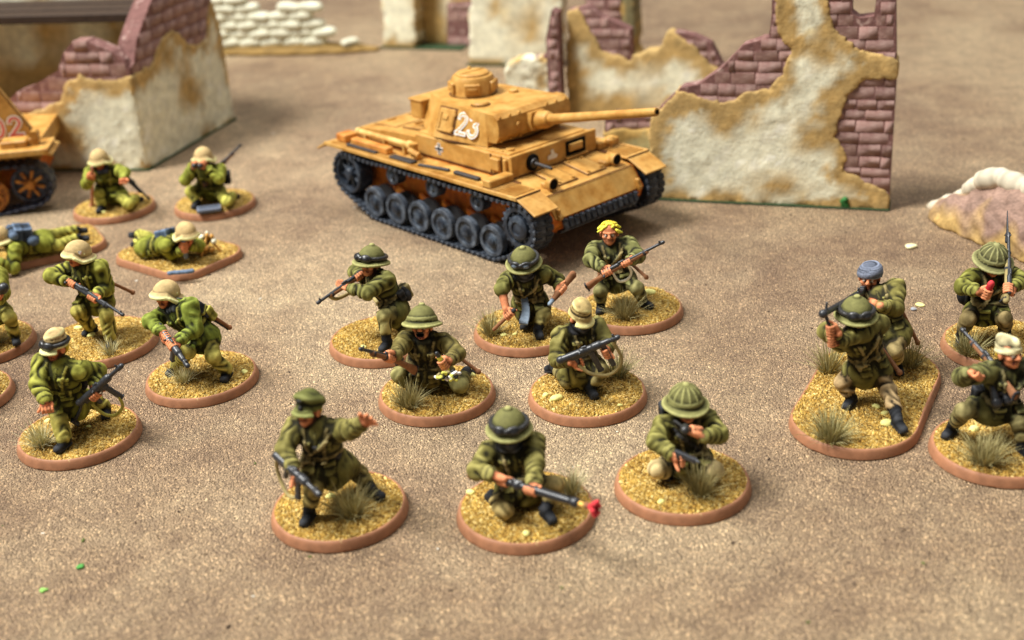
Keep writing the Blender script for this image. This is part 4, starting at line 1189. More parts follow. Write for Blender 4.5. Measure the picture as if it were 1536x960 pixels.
    w.bricks(core, [], 9, 0.6, row=4.2, length=8); 
    # corner ruin on the left
    r = ruin('big corner ruin with jagged brick edges behind the two kneeling helmeted miniatures', 'ruin')
    c = at_z(222, 256); w = Wall(r, c + V3(-0.981, 0.193, 0) * 90, c, 29)
    zz = lambda W, pts: [(u, max(v, 0)) for u, v in W.px([(x / 2.8225, y / 2.8225) for x, y in pts])]
    pl = zz(w, [(-150, 740), (-150, 540), (30, 480), (100, 478), (200, 455), (255, 440), (275, 360), (330, 312), (400, 340), (470, 338), (545, 318), (575, 480), (618, 735)]); pl = [(min(u, 90), v) for u, v in pl]
    core = zz(w, [(-150, 735), (-150, 470), (20, 440), (60, 395), (130, 368), (240, 300), (262, 225), (300, 178), (370, 180), (470, 220), (520, 258), (548, 296), (618, 730)]); core = [(min(u, 89.5), v) for u, v in core]
    w.plaster(pl, 8, 0.6, stains=[(*w.uv(100, 205), 9, 6), (*w.uv(140, 115), 8, 4)], foot=0.5, relief=0.5, ulim=(0.0, 89.8)); w.bricks(core, [pl], 7, 0.6, row=4.0, length=8)
    e = at_z(353, 179); w2 = Wall(r, c, e, 31)
    u1 = np.linalg.norm(e - c)
    pl2 = zz(w2, [(622, 735), (575, 480), (548, 318), (600, 300), (650, 262), (690, 160), (730, 130), (800, 180), (850, 190), (885, 150), (890, -120), (905, 0), (1000, 490)]); pl2 = [(max(0.0, min(u, u1)), v) for u, v in pl2]
    core2 = zz(w2, [(622, 730), (548, 300), (575, 262), (585, 170), (610, 100), (640, 20), (680, -60), (700, -160), (880, -160), (900, 0), (1000, 485)]); core2 = [(max(0.6, min(u, u1)), v) for u, v in core2]
    w2.plaster(pl2, 8, 0.6, stains=[(*w2.uv(285, 130), 8, 9), (*w2.uv(250, 80), 8, 6)], foot=0.4, relief=0.45, ulim=(0.0, u1)); w2.bricks(core2, [pl2], 7, 0.6, row=4.0, length=8)
    w2.foot(0, u1, 9, 1.1); w.foot(0, 90, 9, 1.1)
    # its inner far wall
    q = e + V3(0, 2, 0); w4 = Wall(r, q + V3(-0.981, 0.193, 0) * 130, q + V3(-0.981, 0.193, 0) * 8, 37)
    w4.plaster([(0, 0), (122, 0), (122, 40), (110, 58), (90, 74), (60, 66), (30, 78), (0, 70)], 7, 1.0, stain=0.5, foot=4.5, stains=[(60, 30, 9, 30), (88, 28, 8, 24), (30, 30, 10, 26)])
    zt = w4.uv(60, 14)[1]; m = MB()
    for i in range(9): m.box(w4.p0 + w4.ex * 60 + w4.n * (-2.5 - i * 3.6) + V3(0, 0, zt + 2 + (i % 3) * 0.25), (124, 3.4, 3.0), rotm(w4.ex, w4.n, w4.ez), 0.3)
    m.build('wooden_floor', flat_mat('dark_planks', C(58, 44, 34), 0.7, 0.2, 0.3, 300.0, 0.4), r)
    w4.bricks([(0, 58), (122, 36), (122, 52), (90, 84), (60, 78), (30, 88), (0, 84)], [], 6, 0.8, row=4.5, length=9)

SACKM = paint_mat('sack_paint', 0.75, 0.2, 0.15, 900.0, 0.3)
def sack_mesh(k, c):
    g = SDF(0.38); rn = random.Random(k)
    g.box((0, 0, 0), (4.0, 2.2, 1.55), 0, I3, 1.35, 0.2); g.ball((rn.uniform(-1, 1), 0, 0.25), (3.2, 2.2, 1.75), 0, k=0.8)
    for sx in (-1, 1): g.cone((sx * 3.7, -1.0, 0), (sx * 3.7, 1.0, 0), 0.55, 0.55, 0, 0.5)
    return g.mesh('sandbag', [c], SACKM, 0.8)
def sandbags():
    r = thing('sandbag_wall', 'far pale sandbag wall on an ochre oval base beside the corner ruin', 'sandbag wall')
    a = at_z(318, 84); b = at_z(566, 80); ex = nrm(b - a); n = np.cross(V3(0, 0, 1), ex); L = np.linalg.norm(b - a)
    g = SDF(0.9)
    g.ball(a + ex * L * 0.45 + n * 6, (L * 0.56, 9, 4.2), 0, rotm(ex, n, V3(0, 0, 1)), 0.5, fold=(0.3, 0.5, 1)); g.box(a + ex * L * 0.5 + n * 6 + V3(0, 0, -6), (L, 30, 6), 0, rotm(ex, n, V3(0, 0, 1)), 0.1, 0.1, op='sub')
    g.build('base', [C(140, 112, 62)], SACKM, r)
    ms = [sack_mesh(k, C(214, 212, 188)) for k in range(4)]; rnd = random.Random(9)
    top = [6.4, 5.6, 5.2, 4.4, 3.4, 3.2, 4.4, 4.2, 2.2]
    cnt = int(L * 0.68 / 10.2)
    for row in range(7):
        for i in range(cnt + (row % 2)):
            u = 3 + (i + (0.5 if row % 2 == 0 else 0)) * 10.2
            k = top[min(int(u / (L * 0.72) * len(top)), len(top) - 1)]
            if row > k: continue
            p = a + ex * u + n * (5.5 + rnd.uniform(-.5, .5)) + V3(0, 0, 4.8 + row * 3.9)
            o = mesh_obj('sandbag', rnd.choice(ms), r, p); o.rotation_euler = (rnd.uniform(-.1, .1), rnd.uniform(-.1, .1), math.atan2(ex[1], ex[0]) + rnd.uniform(-.12, .12)); o.scale = (1.34, 1.3, 1.32)
    for u in (L * 0.83,):
        o = mesh_obj('sandbag', ms[0], r, a + ex * u + n * 4 + V3(0, 0, 4.4)); o.rotation_euler = (0, 0, 0.6)
def mound():
    r = thing('trench_mound', 'brown and ochre earth mound topped with chunky white sandbags', 'mound')
    c = at_z(1388, 330); g = SDF(0.6)
    ex = nrm(at_z(1560, 402) - c); n = np.cross(V3(0, 0, 1), ex); R = rotm(ex, n, V3(0, 0, 1))
    q = lambda u, w, z: c + ex * u + n * w + V3(0, 0, z)
    for u, w, ru, rw, h in ((7, 7, 10, 8, 7.5), (15, 10, 12, 11, 11.5), (24, 11.5, 14, 13, 15.5), (34, 12, 15, 13, 17), (46, 12, 16, 13, 16), (60, 11, 18, 12, 15), (72, 8, 14, 10, 9)):
        g.ball(q(u, w, 0), (ru, rw, h), 0, R, 2.0, fold=(0.35, 0.9, u))
    g.box(q(45, 0, -9), (90, 60, 9), 0, R, 0.1, 0.1, op='sub')
    rng = np.random.RandomState(3); ph = rng.uniform(0, 6, 12)
    def ex_(P, out, m, kv):
        u = (P - c) @ ex; v = P[:, 2]
        nz = sum(np.sin(P @ rng.normal(0, 0.35, 3) + ph[i]) for i in range(8)) / 3
        f = np.clip((8 - v + nz * 4 - u * 0.06) / 5, 0, 1)[:, None]
        r_ = np.random.RandomState(1).rand(len(P), 1); return (C(138, 112, 98) * (1 - f) + C(172, 142, 88) * f) * (0.78 + 0.45 * r_)
    o = g.build('earth', [C(126, 98, 84)], paint_mat('mound_paint', 0.8, 0.2, 0.35, 500.0, 0.8), r, extra=ex_)
    def bag(px, py, px2, py2, rad, k):
        dy = n * 3.0
        pl0 = c + n * 9
        a = at_plane(px, py, pl0, n); b = at_plane(px2, py2, pl0, n); s_ = SDF(0.4)
        rad *= 1.02; s_.cone(a, b, rad, rad * 0.95, 0, 0.5); s_.ball((a + b) / 2, (np.linalg.norm(b - a) * .5, rad * 1.1, rad * 1.05), 0, R, 0.8); s_.build('sandbag', [C(206, 196, 172)], SACKM, r)
    for k, q_ in enumerate([(1396, 314, 1412, 306, 1.6), (1416, 305, 1432, 299, 1.8), (1436, 298, 1452, 292, 1.9), (1455, 284, 1466, 276, 2.2), (1476, 270, 1502, 266, 2.7), (1510, 270, 1534, 279, 2.6), (1546, 284, 1572, 292, 2.6), (1580, 294, 1604, 304, 2.4)]): bag(*q_, k)
# ------------------------------------------------------------------ model tank
def tank_paint(name, c, wash, hi, rough=0.5, scale=220.0, bstr=0.12):
    if name in MATS: return MATS[name]
    m, nt, b = new_mat(name); co = coords(nt)
    n1 = noise(nt, scale, 4, 0.55, co, 0.0); n2 = noise(nt, scale * 3.3, 4, 0.6, co)
    k = ramp(nt, n1, [(0.34, wash), (0.52, c), (0.74, hi)])
    k = mix(nt, 1.0, k, ramp(nt, n2, [(0.3, (0.86, 0.84, 0.8)), (0.7, (1.1, 1.1, 1.08))]), 'MULTIPLY')
    nt.links.new(k, b.inputs['Base Color']); b.inputs['Roughness'].default_value = rough; b.inputs['Specular IOR Level'].default_value = 0.35
    bump(nt, b, noise(nt, 3500.0, 3, 0.6, co), bstr, 0.0002)
    MATS[name] = m; return m
SANDY = tank_paint('desert_yellow_paint', C(190, 144, 74), C(168, 118, 50), C(200, 160, 92))
RUSTY = tank_paint('rust_wash_paint', C(212, 116, 36), C(170, 84, 24), C(226, 150, 56), 0.6)
STEEL = tank_paint('track_steel_paint', C(52, 58, 68), C(26, 28, 34), C(96, 106, 120), 0.45, 500.0, 0.4)
RUBBER = tank_paint('tyre_paint', C(66, 74, 86), C(40, 46, 54), C(104, 114, 126), 0.6, 400.0)
DISC = tank_paint('wheel_paint', C(42, 50, 62), C(24, 28, 36), C(80, 92, 106), 0.5, 400.0)
DARKM = flat_mat('dark_tool_and_shade_paint', C(52, 50, 50), 0.5, 0.4, 0.3, 600.0)
HOLE = flat_mat('muzzle_black', C(14, 13, 12), 0.8, 0.1, 0.1)
WHITEM = flat_mat('white_marking', C(232, 230, 224), 0.6, 0.3, 0.08)
BLACKM = flat_mat('black_marking', C(32, 36, 44), 0.6, 0.3, 0.08)
REDM = flat_mat('red_marking', C(206, 96, 84), 0.6, 0.3, 0.1)
def digit_path(ch):
    arc = lambda cx, cy, rx, ry, a0, a1, n=12: [(cx + rx * math.cos(t), cy + ry * math.sin(t)) for t in np.radians(np.linspace(a0, a1, n))]
    if ch == '2': return [arc(.5, 1.16, .40, .40, 170, -30, 16) + [(.84 - .76 * t, .92 - .86 * t) for t in np.linspace(.1, 1, 8)], [(.02, .08), (.35, .08), (.65, .08), (.98, .08)]]
    if ch == '3': return [arc(.46, 1.22, .40, .36, 165, -75, 16), arc(.46, .46, .46, .44, 78, -165, 16)]
    return [arc(.5, .8, .42, .76, 90, 450, 30)]
def numeral_mesh(name, body, size, layers, mats, space=1.25):
    """numerals brushed on as ribbons: layers of (stroke width, height, material index), in mm"""
    V = []; F = []; M = []; lift = 0.0
    for wd, zt, mi in layers:
        for k, ch in enumerate(body):
            for path in digit_path(ch):
                P = np.array([((x + (k - (len(body) - 1) / 2) * space - .5) * size * .62, (y - .8) * size * .62) for x, y in path]); n = len(P)
                lift += 0.004
                T_ = np.gradient(P, axis=0); T_ /= np.linalg.norm(T_, axis=1)[:, None] + 1e-9; Nn = np.stack([-T_[:, 1], T_[:, 0]], 1)
                P[0] -= T_[0] * wd * .45; P[-1] += T_[-1] * wd * .45
                b0 = len(V)
                for p, q in zip(P, Nn): V += [(*(p + q * wd / 2), zt + lift), (*(p - q * wd / 2), zt + lift)]
                F += [(b0 + 2 * i, b0 + 2 * i + 1, b0 + 2 * i + 3, b0 + 2 * i + 2) for i in range(n - 1)]; M += [mi] * (n - 1)
    return raw_mesh(name, V, F, mats, M, None)
def place(o, c, ex, ey):
    ez = np.cross(ex, ey); o.matrix_local = Matrix(((ex[0], ey[0], ez[0], c[0] * MM), (ex[1], ey[1], ez[1], c[1] * MM), (ex[2], ey[2], ez[2], c[2] * MM), (0, 0, 0, 1)))
def hull_circles(cs):
    """closed path round circles (x, z, r), sampled"""
    pts = []
    for x, z, r in cs: pts += [(x + r * math.cos(t), z + r * math.sin(t)) for t in np.linspace(0, 2 * math.pi, 121)[:-1]]
    pts = sorted(set(pts)); cr = lambda o, a, b: (a[0] - o[0]) * (b[1] - o[1]) - (a[1] - o[1]) * (b[0] - o[0])
    lo = []; hi = []
    for p in pts:
        while len(lo) >= 2 and cr(lo[-2], lo[-1], p) <= 0: lo.pop()
        lo.append(p)
    for p in reversed(pts):
        while len(hi) >= 2 and cr(hi[-2], hi[-1], p) <= 0: hi.pop()
        hi.append(p)
    return lo[:-1] + hi[:-1]
def lay_track(parent, path, y, width, pitch, mats, horn=True):
    P = np.array(path + [path[0]]); seg = np.linalg.norm(np.diff(P, axis=0), axis=1); cum = np.concatenate([[0], np.cumsum(seg)]); n = int(round(cum[-1] / pitch)); L = cum[-1] / n
    m = MB()
    m.box((0, 0, 0), (L * 0.86, width, 0.7), ch=0.12)
    for sy in (-1, 1): m.box((0, sy * width * 0.28, -0.45), (L * 0.5, width * 0.34, 0.5), ch=0.12)
    m.box((L * 0.45, 0, -0.05), (L * 0.3, width * 0.8, 0.5), ch=0.1)
    if horn: m.box((0, 0, 0.95), (0.7, 0.6, 1.5), ch=0.18)
    for sy in (-1, 1): m.box((0, sy * width * 0.47, 0.05), (L * 0.55, width * 0.1, 0.95), ch=0.1)
    me = m.mesh('track_link', mats)
    for i in range(n):
        s_ = i * L; k = np.searchsorted(cum, s_, 'right') - 1; k = min(k, len(seg) - 1)
        def pos(q):
            q = q % cum[-1]; kk = min(np.searchsorted(cum, q, 'right') - 1, len(seg) - 1); f = (q - cum[kk]) / max(seg[kk], 1e-9); return P[kk] + (P[kk + 1] - P[kk]) * f
        p = pos(s_); t = pos(s_ + L * .4) - pos(s_ - L * .4); t = t / np.linalg.norm(t)
        o = mesh_obj('track_link', me, parent); ex = V3(t[0], 0, t[1]); place(o, (p[0], y, p[1]), ex, V3(0, 1, 0))
def wheel(parent, name, x, z, r, y0, y1, kind='road'):
    """y1 is the outer face"""
    sg = 1 if y1 > y0 else -1; m = MB(); w = abs(y1 - y0)
    if kind == 'road':
        m.lathe((x, y0, z), (0, sg, 0), [(r * .8, 0), (r, 0.15), (r, w - 0.25), (r * .96, w), (r * .74, w), (r * .72, w - .55)], 32)
        o = m.build(name, RUBBER, parent)
        d = MB(); d.lathe((x, y0, z), (0, sg, 0), [(r * .73, w * .2), (r * .73, w - .5), (r * .62, w - .55), (r * .48, w - .95), (r * .40, w - .35), (r * .3, w - .2), (r * .28, w + .25), (r * .16, w + .4)], 28)
        for k in range(6):
            a = k * math.pi / 3; d.cyl((x + r * .55 * math.cos(a), y0 + sg * (w - .9), z + r * .55 * math.sin(a)), (x + r * .55 * math.cos(a), y0 + sg * (w - .45), z + r * .55 * math.sin(a)), .28, n=8)
            d.cyl((x + r * .2 * math.cos(a), y0 + sg * w, z + r * .2 * math.sin(a)), (x + r * .2 * math.cos(a), y0 + sg * (w + .45), z + r * .2 * math.sin(a)), .14, n=6)
        d.build('wheel_disc', DISC, o)
    elif kind == 'roller':
        m.lathe((x, y0, z), (0, sg, 0), [(r * .8, 0), (r, 0.1), (r, w - .2), (r * .9, w), (r * .6, w), (r * .5, w - .4), (r * .3, w - .1), (r * .25, w + .2)], 24)
        o = m.build(name, DISC, parent)
    elif kind == 'sprocket':
        m.lathe((x, y0, z), (0, sg, 0), [(r * .5, 0), (r * .93, 0.05), (r * .97, w * .2), (r * .97, w - .3), (r * .90, w), (r * .72, w), (r * .70, w - .8), (r * .56, w - .8), (r * .55, w + .3), (r * .46, w + .7), (r * .3, w + .75), (r * .28, w + .4), (r * .16, w + .4)], 36)
        for k in range(21):
            a = k * 2 * math.pi / 21; e = V3(math.cos(a), 0, math.sin(a))
            for yy in (y0 + sg * .6, y0 + sg * (w - .6)): m.box(V3(x, yy, z) + e * r * .99, (r * .17, .6, r * .10), rotm(e, V3(0, 1, 0), np.cross(e, V3(0, 1, 0))), .06)
        o = m.build(name, DISC, parent)
        d = MB()
        for k in range(12):
            a = k * math.pi / 6; c = V3(x + r * .64 * math.cos(a), y0 + sg * (w - .75), z + r * .64 * math.sin(a)); d.cyl(c, c + V3(0, sg * .5, 0), .3, n=8)
        d.build('bolt_ring', RUBBER, o)
    elif kind == 'dark':  # inner wheels: shade behind the road wheels put into a dark colour
        m.cyl((x, y0, z), (x, y1, z), r, n=24); m.cyl((x, y0, z), (x, y0 - sg * 2.5, z), 1.4, n=12)
        o = m.build(name, DARKM, parent)
    else:                                     # open spoked idler
        m.lathe((x, y0, z), (0, sg, 0), [(r * .80, 0), (r, 0.1), (r, w - .3), (r * .95, w), (r * .82, w), (r * .78, w - .6), (r * .78, 0.3)], 36)
        m.lathe((x, y0, z), (0, sg, 0), [(r * .3, 0), (r * .32, w - .3), (r * .24, w + .2), (r * .12, w + .3)], 20)
        for k in range(8):
            a = k * math.pi / 4 + .2; e = V3(math.cos(a), 0, math.sin(a)); m.box(V3(x, y0 + sg * w * .55, z) + e * r * .55, (r * .56, w * .5, r * .16), rotm(e, V3(0, 1, 0), np.cross(e, V3(0, 1, 0))), .15)
        o = m.build(name, DISC, parent)
    return o
WASHM = tank_paint('brown_panel_wash', C(92, 54, 20), C(66, 38, 14), C(116, 72, 30), 0.6)
def tank():
    WS = MB()                                   # brown lining painted round plates and fittings
    def lined(c, size, R=I3, grow=0.55, lift=-0.3):
        sz = np.array(size, float) + V3(grow, grow, 0); sz[2] = 0.25; WS.box(np.asarray(c, float) + R[:, 2] * (lift), sz, R, 0.0)
    rz = math.radians(-48)
    T = thing('model_tank', 'sand-yellow model tank numbered 23 with long raised gun and dark blue-grey tracks', 'tank', (-2.8, 350.5, 0), rz)
    X, Y, Z = V3(1, 0, 0), V3(0, 1, 0), V3(0, 0, 1)
    # hull
    m = MB(); m.prism([(-43, 9.5), (-40, 6.5), (35.5, 6.5), (40.5, 10), (41.8, 13.2), (38.2, 18.4), (24.3, 20.2), (-43, 20.2)], (0, 0, 0), X, Z, Y, -17.5, 17.5, 0)
    hull = m.build('hull', RUSTY, T, smooth=None)
    m = MB(); m.prism([(38.6, 18.55), (24.2, 20.95), (24.2, 20.6), (38.3, 18.1)], (0, 0, 0), X, Z, Y, -16.8, 16.8)       # front deck plate
    m.prism([(42.1, 13.3), (38.5, 18.5), (38.0, 18.0), (41.4, 13.2)], (0, 0, 0), X, Z, Y, -16.8, 16.8)
    for yy in (-5.6, 5.6):
        R_ = rotm(nrm(V3(14, 0, -2.3)), Y, nrm(V3(2.3, 0, 14))); m.box((31, yy, 20.05), (9.5, 7.0, .5), R_, .15); lined((31, yy, 20.0), (9.5, 7.0, .5), R_, 0.6, 0.0)
        for q in (-2.6, 2.6): m.cyl((35, yy + q, 19.5), (35, yy + q, 20.1), .5, n=10); m.cyl((27.6, yy + q, 20.7), (27.6, yy + q, 21.2), .5, n=10)
    for q in np.linspace(-14, 14, 15): m.cyl((25.4, q, 20.6), (25.4, q, 21.1), .26, n=8)
    m.build('front_plate', SANDY, hull)
    m = MB()                                    # spare links on the nose
    for q in np.linspace(-13.6, 13.6, 14): m.box((42.3, q, 11.4), (1.0, 1.55, 2.7), rotm(nrm(V3(1, 0, .3)), Y, nrm(V3(-.3, 0, 1))), .2); m.cyl((42.6, q, 12.4), (43.2, q, 12.6), .3, n=8)
    m.box((41.2, 0, 9.2), (1.4, 30, .7), ch=.15); m.build('spare_track', STEEL, hull)
    for yy in (-15.4, 15.4):
        m = MB(); m.box((41.6, yy, 14.2), (1.5, .8, 3.2), ch=.2); m.cyl((42, yy - .6, 13.4), (42, yy + .6, 13.4), .8, n=12); m.build('tow_eye', SANDY, hull)
    # running gear
    for sg, side in ((-1, 'right'), (1, 'left')):
        yo, yi = sg * 25.2, sg * 18.6; yc = (yo + yi) / 2
        for i in range(6):
            x = -25.3 + i * 10.12
            wheel(T, 'road_wheel', x, 5.75, 4.45, yo - sg * 2.3, yo - sg * .4, 'road'); wheel(T, 'inner_wheel', x, 5.75, 4.3, yc - sg * 1.4 , yi + sg * .6, 'dark')
            m = MB(); m.box((x - 3.2 if i else x + 3, sg * 18.3, 8.2), (6.5, 1.4, 1.9), rotm(nrm(V3(1, 0, -.35)), Y, nrm(V3(.35, 0, 1))), .3); m.cyl((x, sg * 17, 5.95), (x, sg * 20, 5.95), 1.2, n=12); m.build('swing_arm', RUSTY, T)
        for x in (-16.5, 1.0, 19.5): wheel(T, 'return_roller', x, 15.3, 2.7, yc - sg * 1.2, yo - sg * 1.2, 'roller')
        wheel(T, 'drive_sprocket', 36.2, 12.0, 6.1, yi + sg * 1.2, yo - sg * .5, 'sprocket')
        wheel(T, 'idler_wheel', -37.0, 12.0, 5.9, yi + sg * 1.2, yo - sg * .5, 'idler')
        tr = bpy.data.objects.new('track', None); link(tr, T)
        path = hull_circles([(-25.3, 5.95, 5.25), (25.3, 5.95, 5.25), (36.2, 12.0, 6.45), (-37.0, 12.0, 6.3)])
        out = []                                # let the top run sag between the rollers
        for i in range(len(path)):
            a = np.array(path[i]); b = np.array(path[(i + 1) % len(path)]); nst = max(1, int(np.linalg.norm(b - a) / 2))
            for t in range(nst):
                p = a + (b - a) * t / nst
                if p[1] > 17.5 and -33 < p[0] < 33: p = p - np.array([0, 0.45 * abs(math.sin((p[0] - 1) * math.pi / 18))])
                out.append((p[0], p[1]))
        lay_track(tr, out, yc, 6.6, 2.12, STEEL)
        # fender
        m = MB(); ya, yb = sg * 16.8, sg * 25.6; ym = (ya + yb) / 2; W = abs(yb - ya)
        m.box((-4.6, ym, 20.15), (83.0, W, .6), ch=.12)
        f = m.build('fender', SANDY, T)
        m = MB(); m.box((-4.6, yb - sg * .15, 20.1), (83.2, .5, 1.1), ch=.15); m.build('fender_edge', SANDY, f)
        m = MB(); a = nrm(V3(6.6, 0, -3.2)); m.box(V3(40.0, ym, 18.5), (7.6, W - .3, .55), rotm(a, Y, np.cross(a, Y)), .12); m.build('front_flap', SANDY, f)
        m = MB(); a = nrm(V3(-5, 0, -2.6)); m.box(V3(-48.0, ym, 18.9), (5.0, W - .3, .55), rotm(a, Y, np.cross(a, Y)), .12); m.build('rear_flap', SANDY, f)
        m = MB()                                # raised tread ribs
        for x in np.arange(26.4, 36.0, .75): m.box((x, ym, 20.55), (.34, W - 1.4, .3), ch=.06)
        for x in np.arange(-44, 24.0, 1.05): m.box((x, yb - sg * 1.5, 20.52), (.36, 2.2, .24), ch=.05)
        m.build('tread_plate', SANDY, f)
    # superstructure
    m = MB(); m.box((5.2, 0, 23.4), (39.6, 31.8, 5.8), ch=.25); m.box((4.4, 0, 26.45), (37.6, 29, .5), ch=.15); sup = m.build('superstructure', SANDY, T, smooth=None)
    m = MB(); m.box((25.3, 0, 23.7), (1.1, 32.4, 6.4), ch=.2)
    for q in np.linspace(-14.5, 14.5, 9): m.cyl((25.7, q, 21.1), (26.1, q, 21.1), .25, n=8)
    m.build('front_armour', SANDY, sup)
    m = MB(); m.lathe((25.7, -8.8, 23.6), (1, 0, 0), [(2.3, 0), (2.3, .5), (1.7, .9)], 20); o = m.build('gun_mount', HOLE, sup)
    m = MB(); m.lathe((26.0, -8.8, 23.6), (1, 0, -.05), [(1.5, 0), (1.3, 1.0), (.5, 1.2), (.45, 7.2), (.3, 7.3)], 14); m.build('hull_machine_gun', DARKM, o)
    m = MB(); m.box((25.9, 7.8, 24.0), (.5, 7.6, 4.0), ch=.1); o = m.build('visor_recess', HOLE, sup)
    m = MB(); m.box((26.3, 7.4, 24.2), (1.0, 5.2, 2.1), ch=.25); m.box((26.7, 7.4, 24.2), (.6, 3.4, .4), ch=.1); m.box((26.4, 7.6, 21.6), (1.2, 8.4, .6), ch=.15); m.build('driver_visor', SANDY, o)
    m = MB(); m.prism([(-1.7, -1.2), (1.6, -1.2), (2.0, -.4), (.8, .3), (.4, 1.5), (-.5, 1.2), (-.3, .2), (-1.6, -.1)], (25.95, -1.4, 23.9), Y, Z, X, 0, .12); m.build('white_emblem', WHITEM, sup, smooth=None)
    for sg in (-1, 1):
        m = MB(); m.box((19.6, sg * 16.4, 23.8), (3.6, 1.2, 3.4), ch=.25); m.box((23.4, sg * 16.3, 23.6), (1.0, 1.0, 4.4), ch=.2); m.build('vision_port', SANDY, sup)
        m = MB(); m.box((25.0, sg * 20.6, 21.6), (3.2, 8.6, 2.2), ch=.3); m.build('fender_box', SANDY, sup)
        b0 = V3(-4.0, sg * 16.0, 23.6); m = MB()
        m.box(b0, (3.3, .12, 1.15), mi=0); m.box(b0, (1.15, .12, 3.3), mi=0); o = m.build('white_cross', WHITEM, sup, smooth=None)
        m = MB(); m.box(b0 + V3(0, sg * .05, 0), (3.2, .12, .55)); m.box(b0 + V3(0, sg * .06, 0), (.55, .12, 3.2)); m.build('black_cross', BLACKM, o, smooth=None)
    # engine deck
    m = MB(); m.prism([(-43.5, 20.6), (-14.4, 20.6), (-14.4, 25.2), (-22, 25.0), (-41, 23.6), (-43.5, 22.4)], (0, 0, 0), X, Z, Y, -15.8, 15.8); deck = m.build('engine_deck', SANDY, T, smooth=None)
    for (x, y, sx, sy) in ((-21.5, -6.5, 8.5, 8.5), (-21.5, 6.5, 8.5, 8.5), (-34, -6.5, 10, 9), (-34, 6.5, 10, 9)):
        z_ = 24.95 - (-21 - x) * .075 if x < -22 else 25.1; m = MB(); m.box((x, y, z_), (sx, sy, .9), rotm(nrm(V3(1, 0, .07)), Y, nrm(V3(-.07, 0, 1))), .25); lined((x, y, z_), (sx, sy, .9), rotm(nrm(V3(1, 0, .07)), Y, nrm(V3(-.07, 0, 1))), .8, 0.12)
        m.cyl((x - sx * .3, y - 1.5, z_ + .5), (x - sx * .3, y + 1.5, z_ + .5), .4, n=8); m.build('deck_hatch', SANDY, deck)
    # stowage on the near fender
    y0 = -20.2
    m = MB(); m.cyl((-37, y0 + 1.6, 23.6), (-13.5, y0 + 1.6, 23.6), .85, n=12); m.cyl((-14.5, y0 + 1.6, 23.6), (-11.5, y0 + 1.6, 23.4), 1.3, n=12); m.cyl((-38, y0 + 1.6, 23.6), (-37, y0 + 1.6, 23.6), 1.1, n=12)
    for x in (-34, -25, -16): m.box((x, y0 + 1.6, 22), (.8, 1.6, 3.2), ch=.15)
    m.build('cleaning_rod_tube', tank_paint('pale_sand_paint', C(216, 178, 108), C(190, 146, 78), C(228, 196, 130)), T)
    m = MB(); m.box((-28, y0 - 1.2, 21.6), (17, 2.6, 2.0), ch=.3); m.box((-41.5, y0, 21.8), (4.5, 5.0, 2.2), ch=.3); m.build('fender_locker', tank_paint('ochre_locker_paint', C(198, 134, 62), C(176, 106, 40), C(210, 156, 84)), T)
    m = MB(); m.box((-30, y0 - 3.4, 20.9), (14, 1.2, .7), ch=.15); m.box((-12, y0 - 2.6, 20.9), (10, 2.4, .6), ch=.15); m.box((14, y0 - 1.6, 21.0), (10, 1.4, .9), ch=.2); m.box((1, y0 - 2.2, 20.9), (11, 1.0, .7), rotm(nrm(V3(1, .18, 0)), nrm(V3(-.18, 1, 0)), Z), .15); m.build('tools', DARKM, T)
    m = MB(); m.cyl((-10.5, y0 + .3, 21.2), (-10.5, y0 + .3, 25.0), 1.3, n=12); m.box((-10.5, y0 + .3, 21.0), (4, 3.4, 1.0), ch=.2); m.cyl((-10.5, y0 - 1.2, 23.4), (-6.4, y0 - 1.2, 22.6), .8, n=10); m.build('jack', SANDY, T)
    m = MB(); m.box((-40, 20.4, 21.8), (6, 7, 2.6), ch=.3); m.box((-20, 20.6, 21.6), (20, 2.6, 1.8), ch=.3); m.box((-10, 22.6, 21.2), (30, 1, .8), ch=.2); m.build('fender_locker', SANDY, T)
    # headlamps
    for yy, xx in ((-12.6, 36.2), (12.8, 35.2)):
        m = MB(); m.lathe((xx - 1.2, yy, 20.9), (1, 0, -.05), [(.8, 0), (1.5, .7), (1.75, 1.8), (1.75, 2.6)], 18); m.box((xx - .2, yy, 19.3), (1.4, 1.4, 1.8), ch=.2); m.box((xx - 1.6, yy + (1.2 if yy < 0 else -1.2), 19.9), (3.4, 3.6, 1.6), ch=.4); o = m.build('headlamp', SANDY, T)
        m = MB(); m.lathe((xx + 1.25, yy, 20.83), (1, 0, -.05), [(1.5, 0), (1.4, .2)], 16); m.build('lamp_glass', HOLE, o)
    m = MB(); m.lathe((27, 20.6, 20.4), (0, 0, 1), [(.9, 0), (.6, .6), (.5, 1.4), (1.3, 1.7), (1.5, 2.6), (1.0, 3.4)], 14); m.build('night_lamp', SANDY, T)
    # turret
    def ring(pts, z): return [(x, s * y, z) for s in (1,) for x, y in pts]
    half = [(14.2, 14.0), (-5.5, 16.2), (-17.5, 10.2)]; top = [(14.2, 12.9), (-6.2, 11.6), (-15.8, 7.6)]
    lo = [(x, y) for x, y in half] + [(x, -y) for x, y in half[::-1]]; hi = [(x, y) for x, y in top] + [(x, -y) for x, y in top[::-1]]
    m = MB(); n = 6; 
    G = 10
    for i in range(n):                          # each face a finely ruled patch, so sloping sides stay true
        a0, a1, b0_, b1_ = V3(*lo[i], 26.9), V3(*lo[(i + 1) % n], 26.9), V3(*hi[i], 35.8), V3(*hi[(i + 1) % n], 35.8)
        P = [(a0 + (a1 - a0) * u / G) * (1 - v / G) + (b0_ + (b1_ - b0_) * u / G) * v / G for v in range(G + 1) for u in range(G + 1)]
        m.add(P, [(v * (G + 1) + u, v * (G + 1) + u + 1, (v + 1) * (G + 1) + u + 1, (v + 1) * (G + 1) + u) for v in range(G) for u in range(G)])
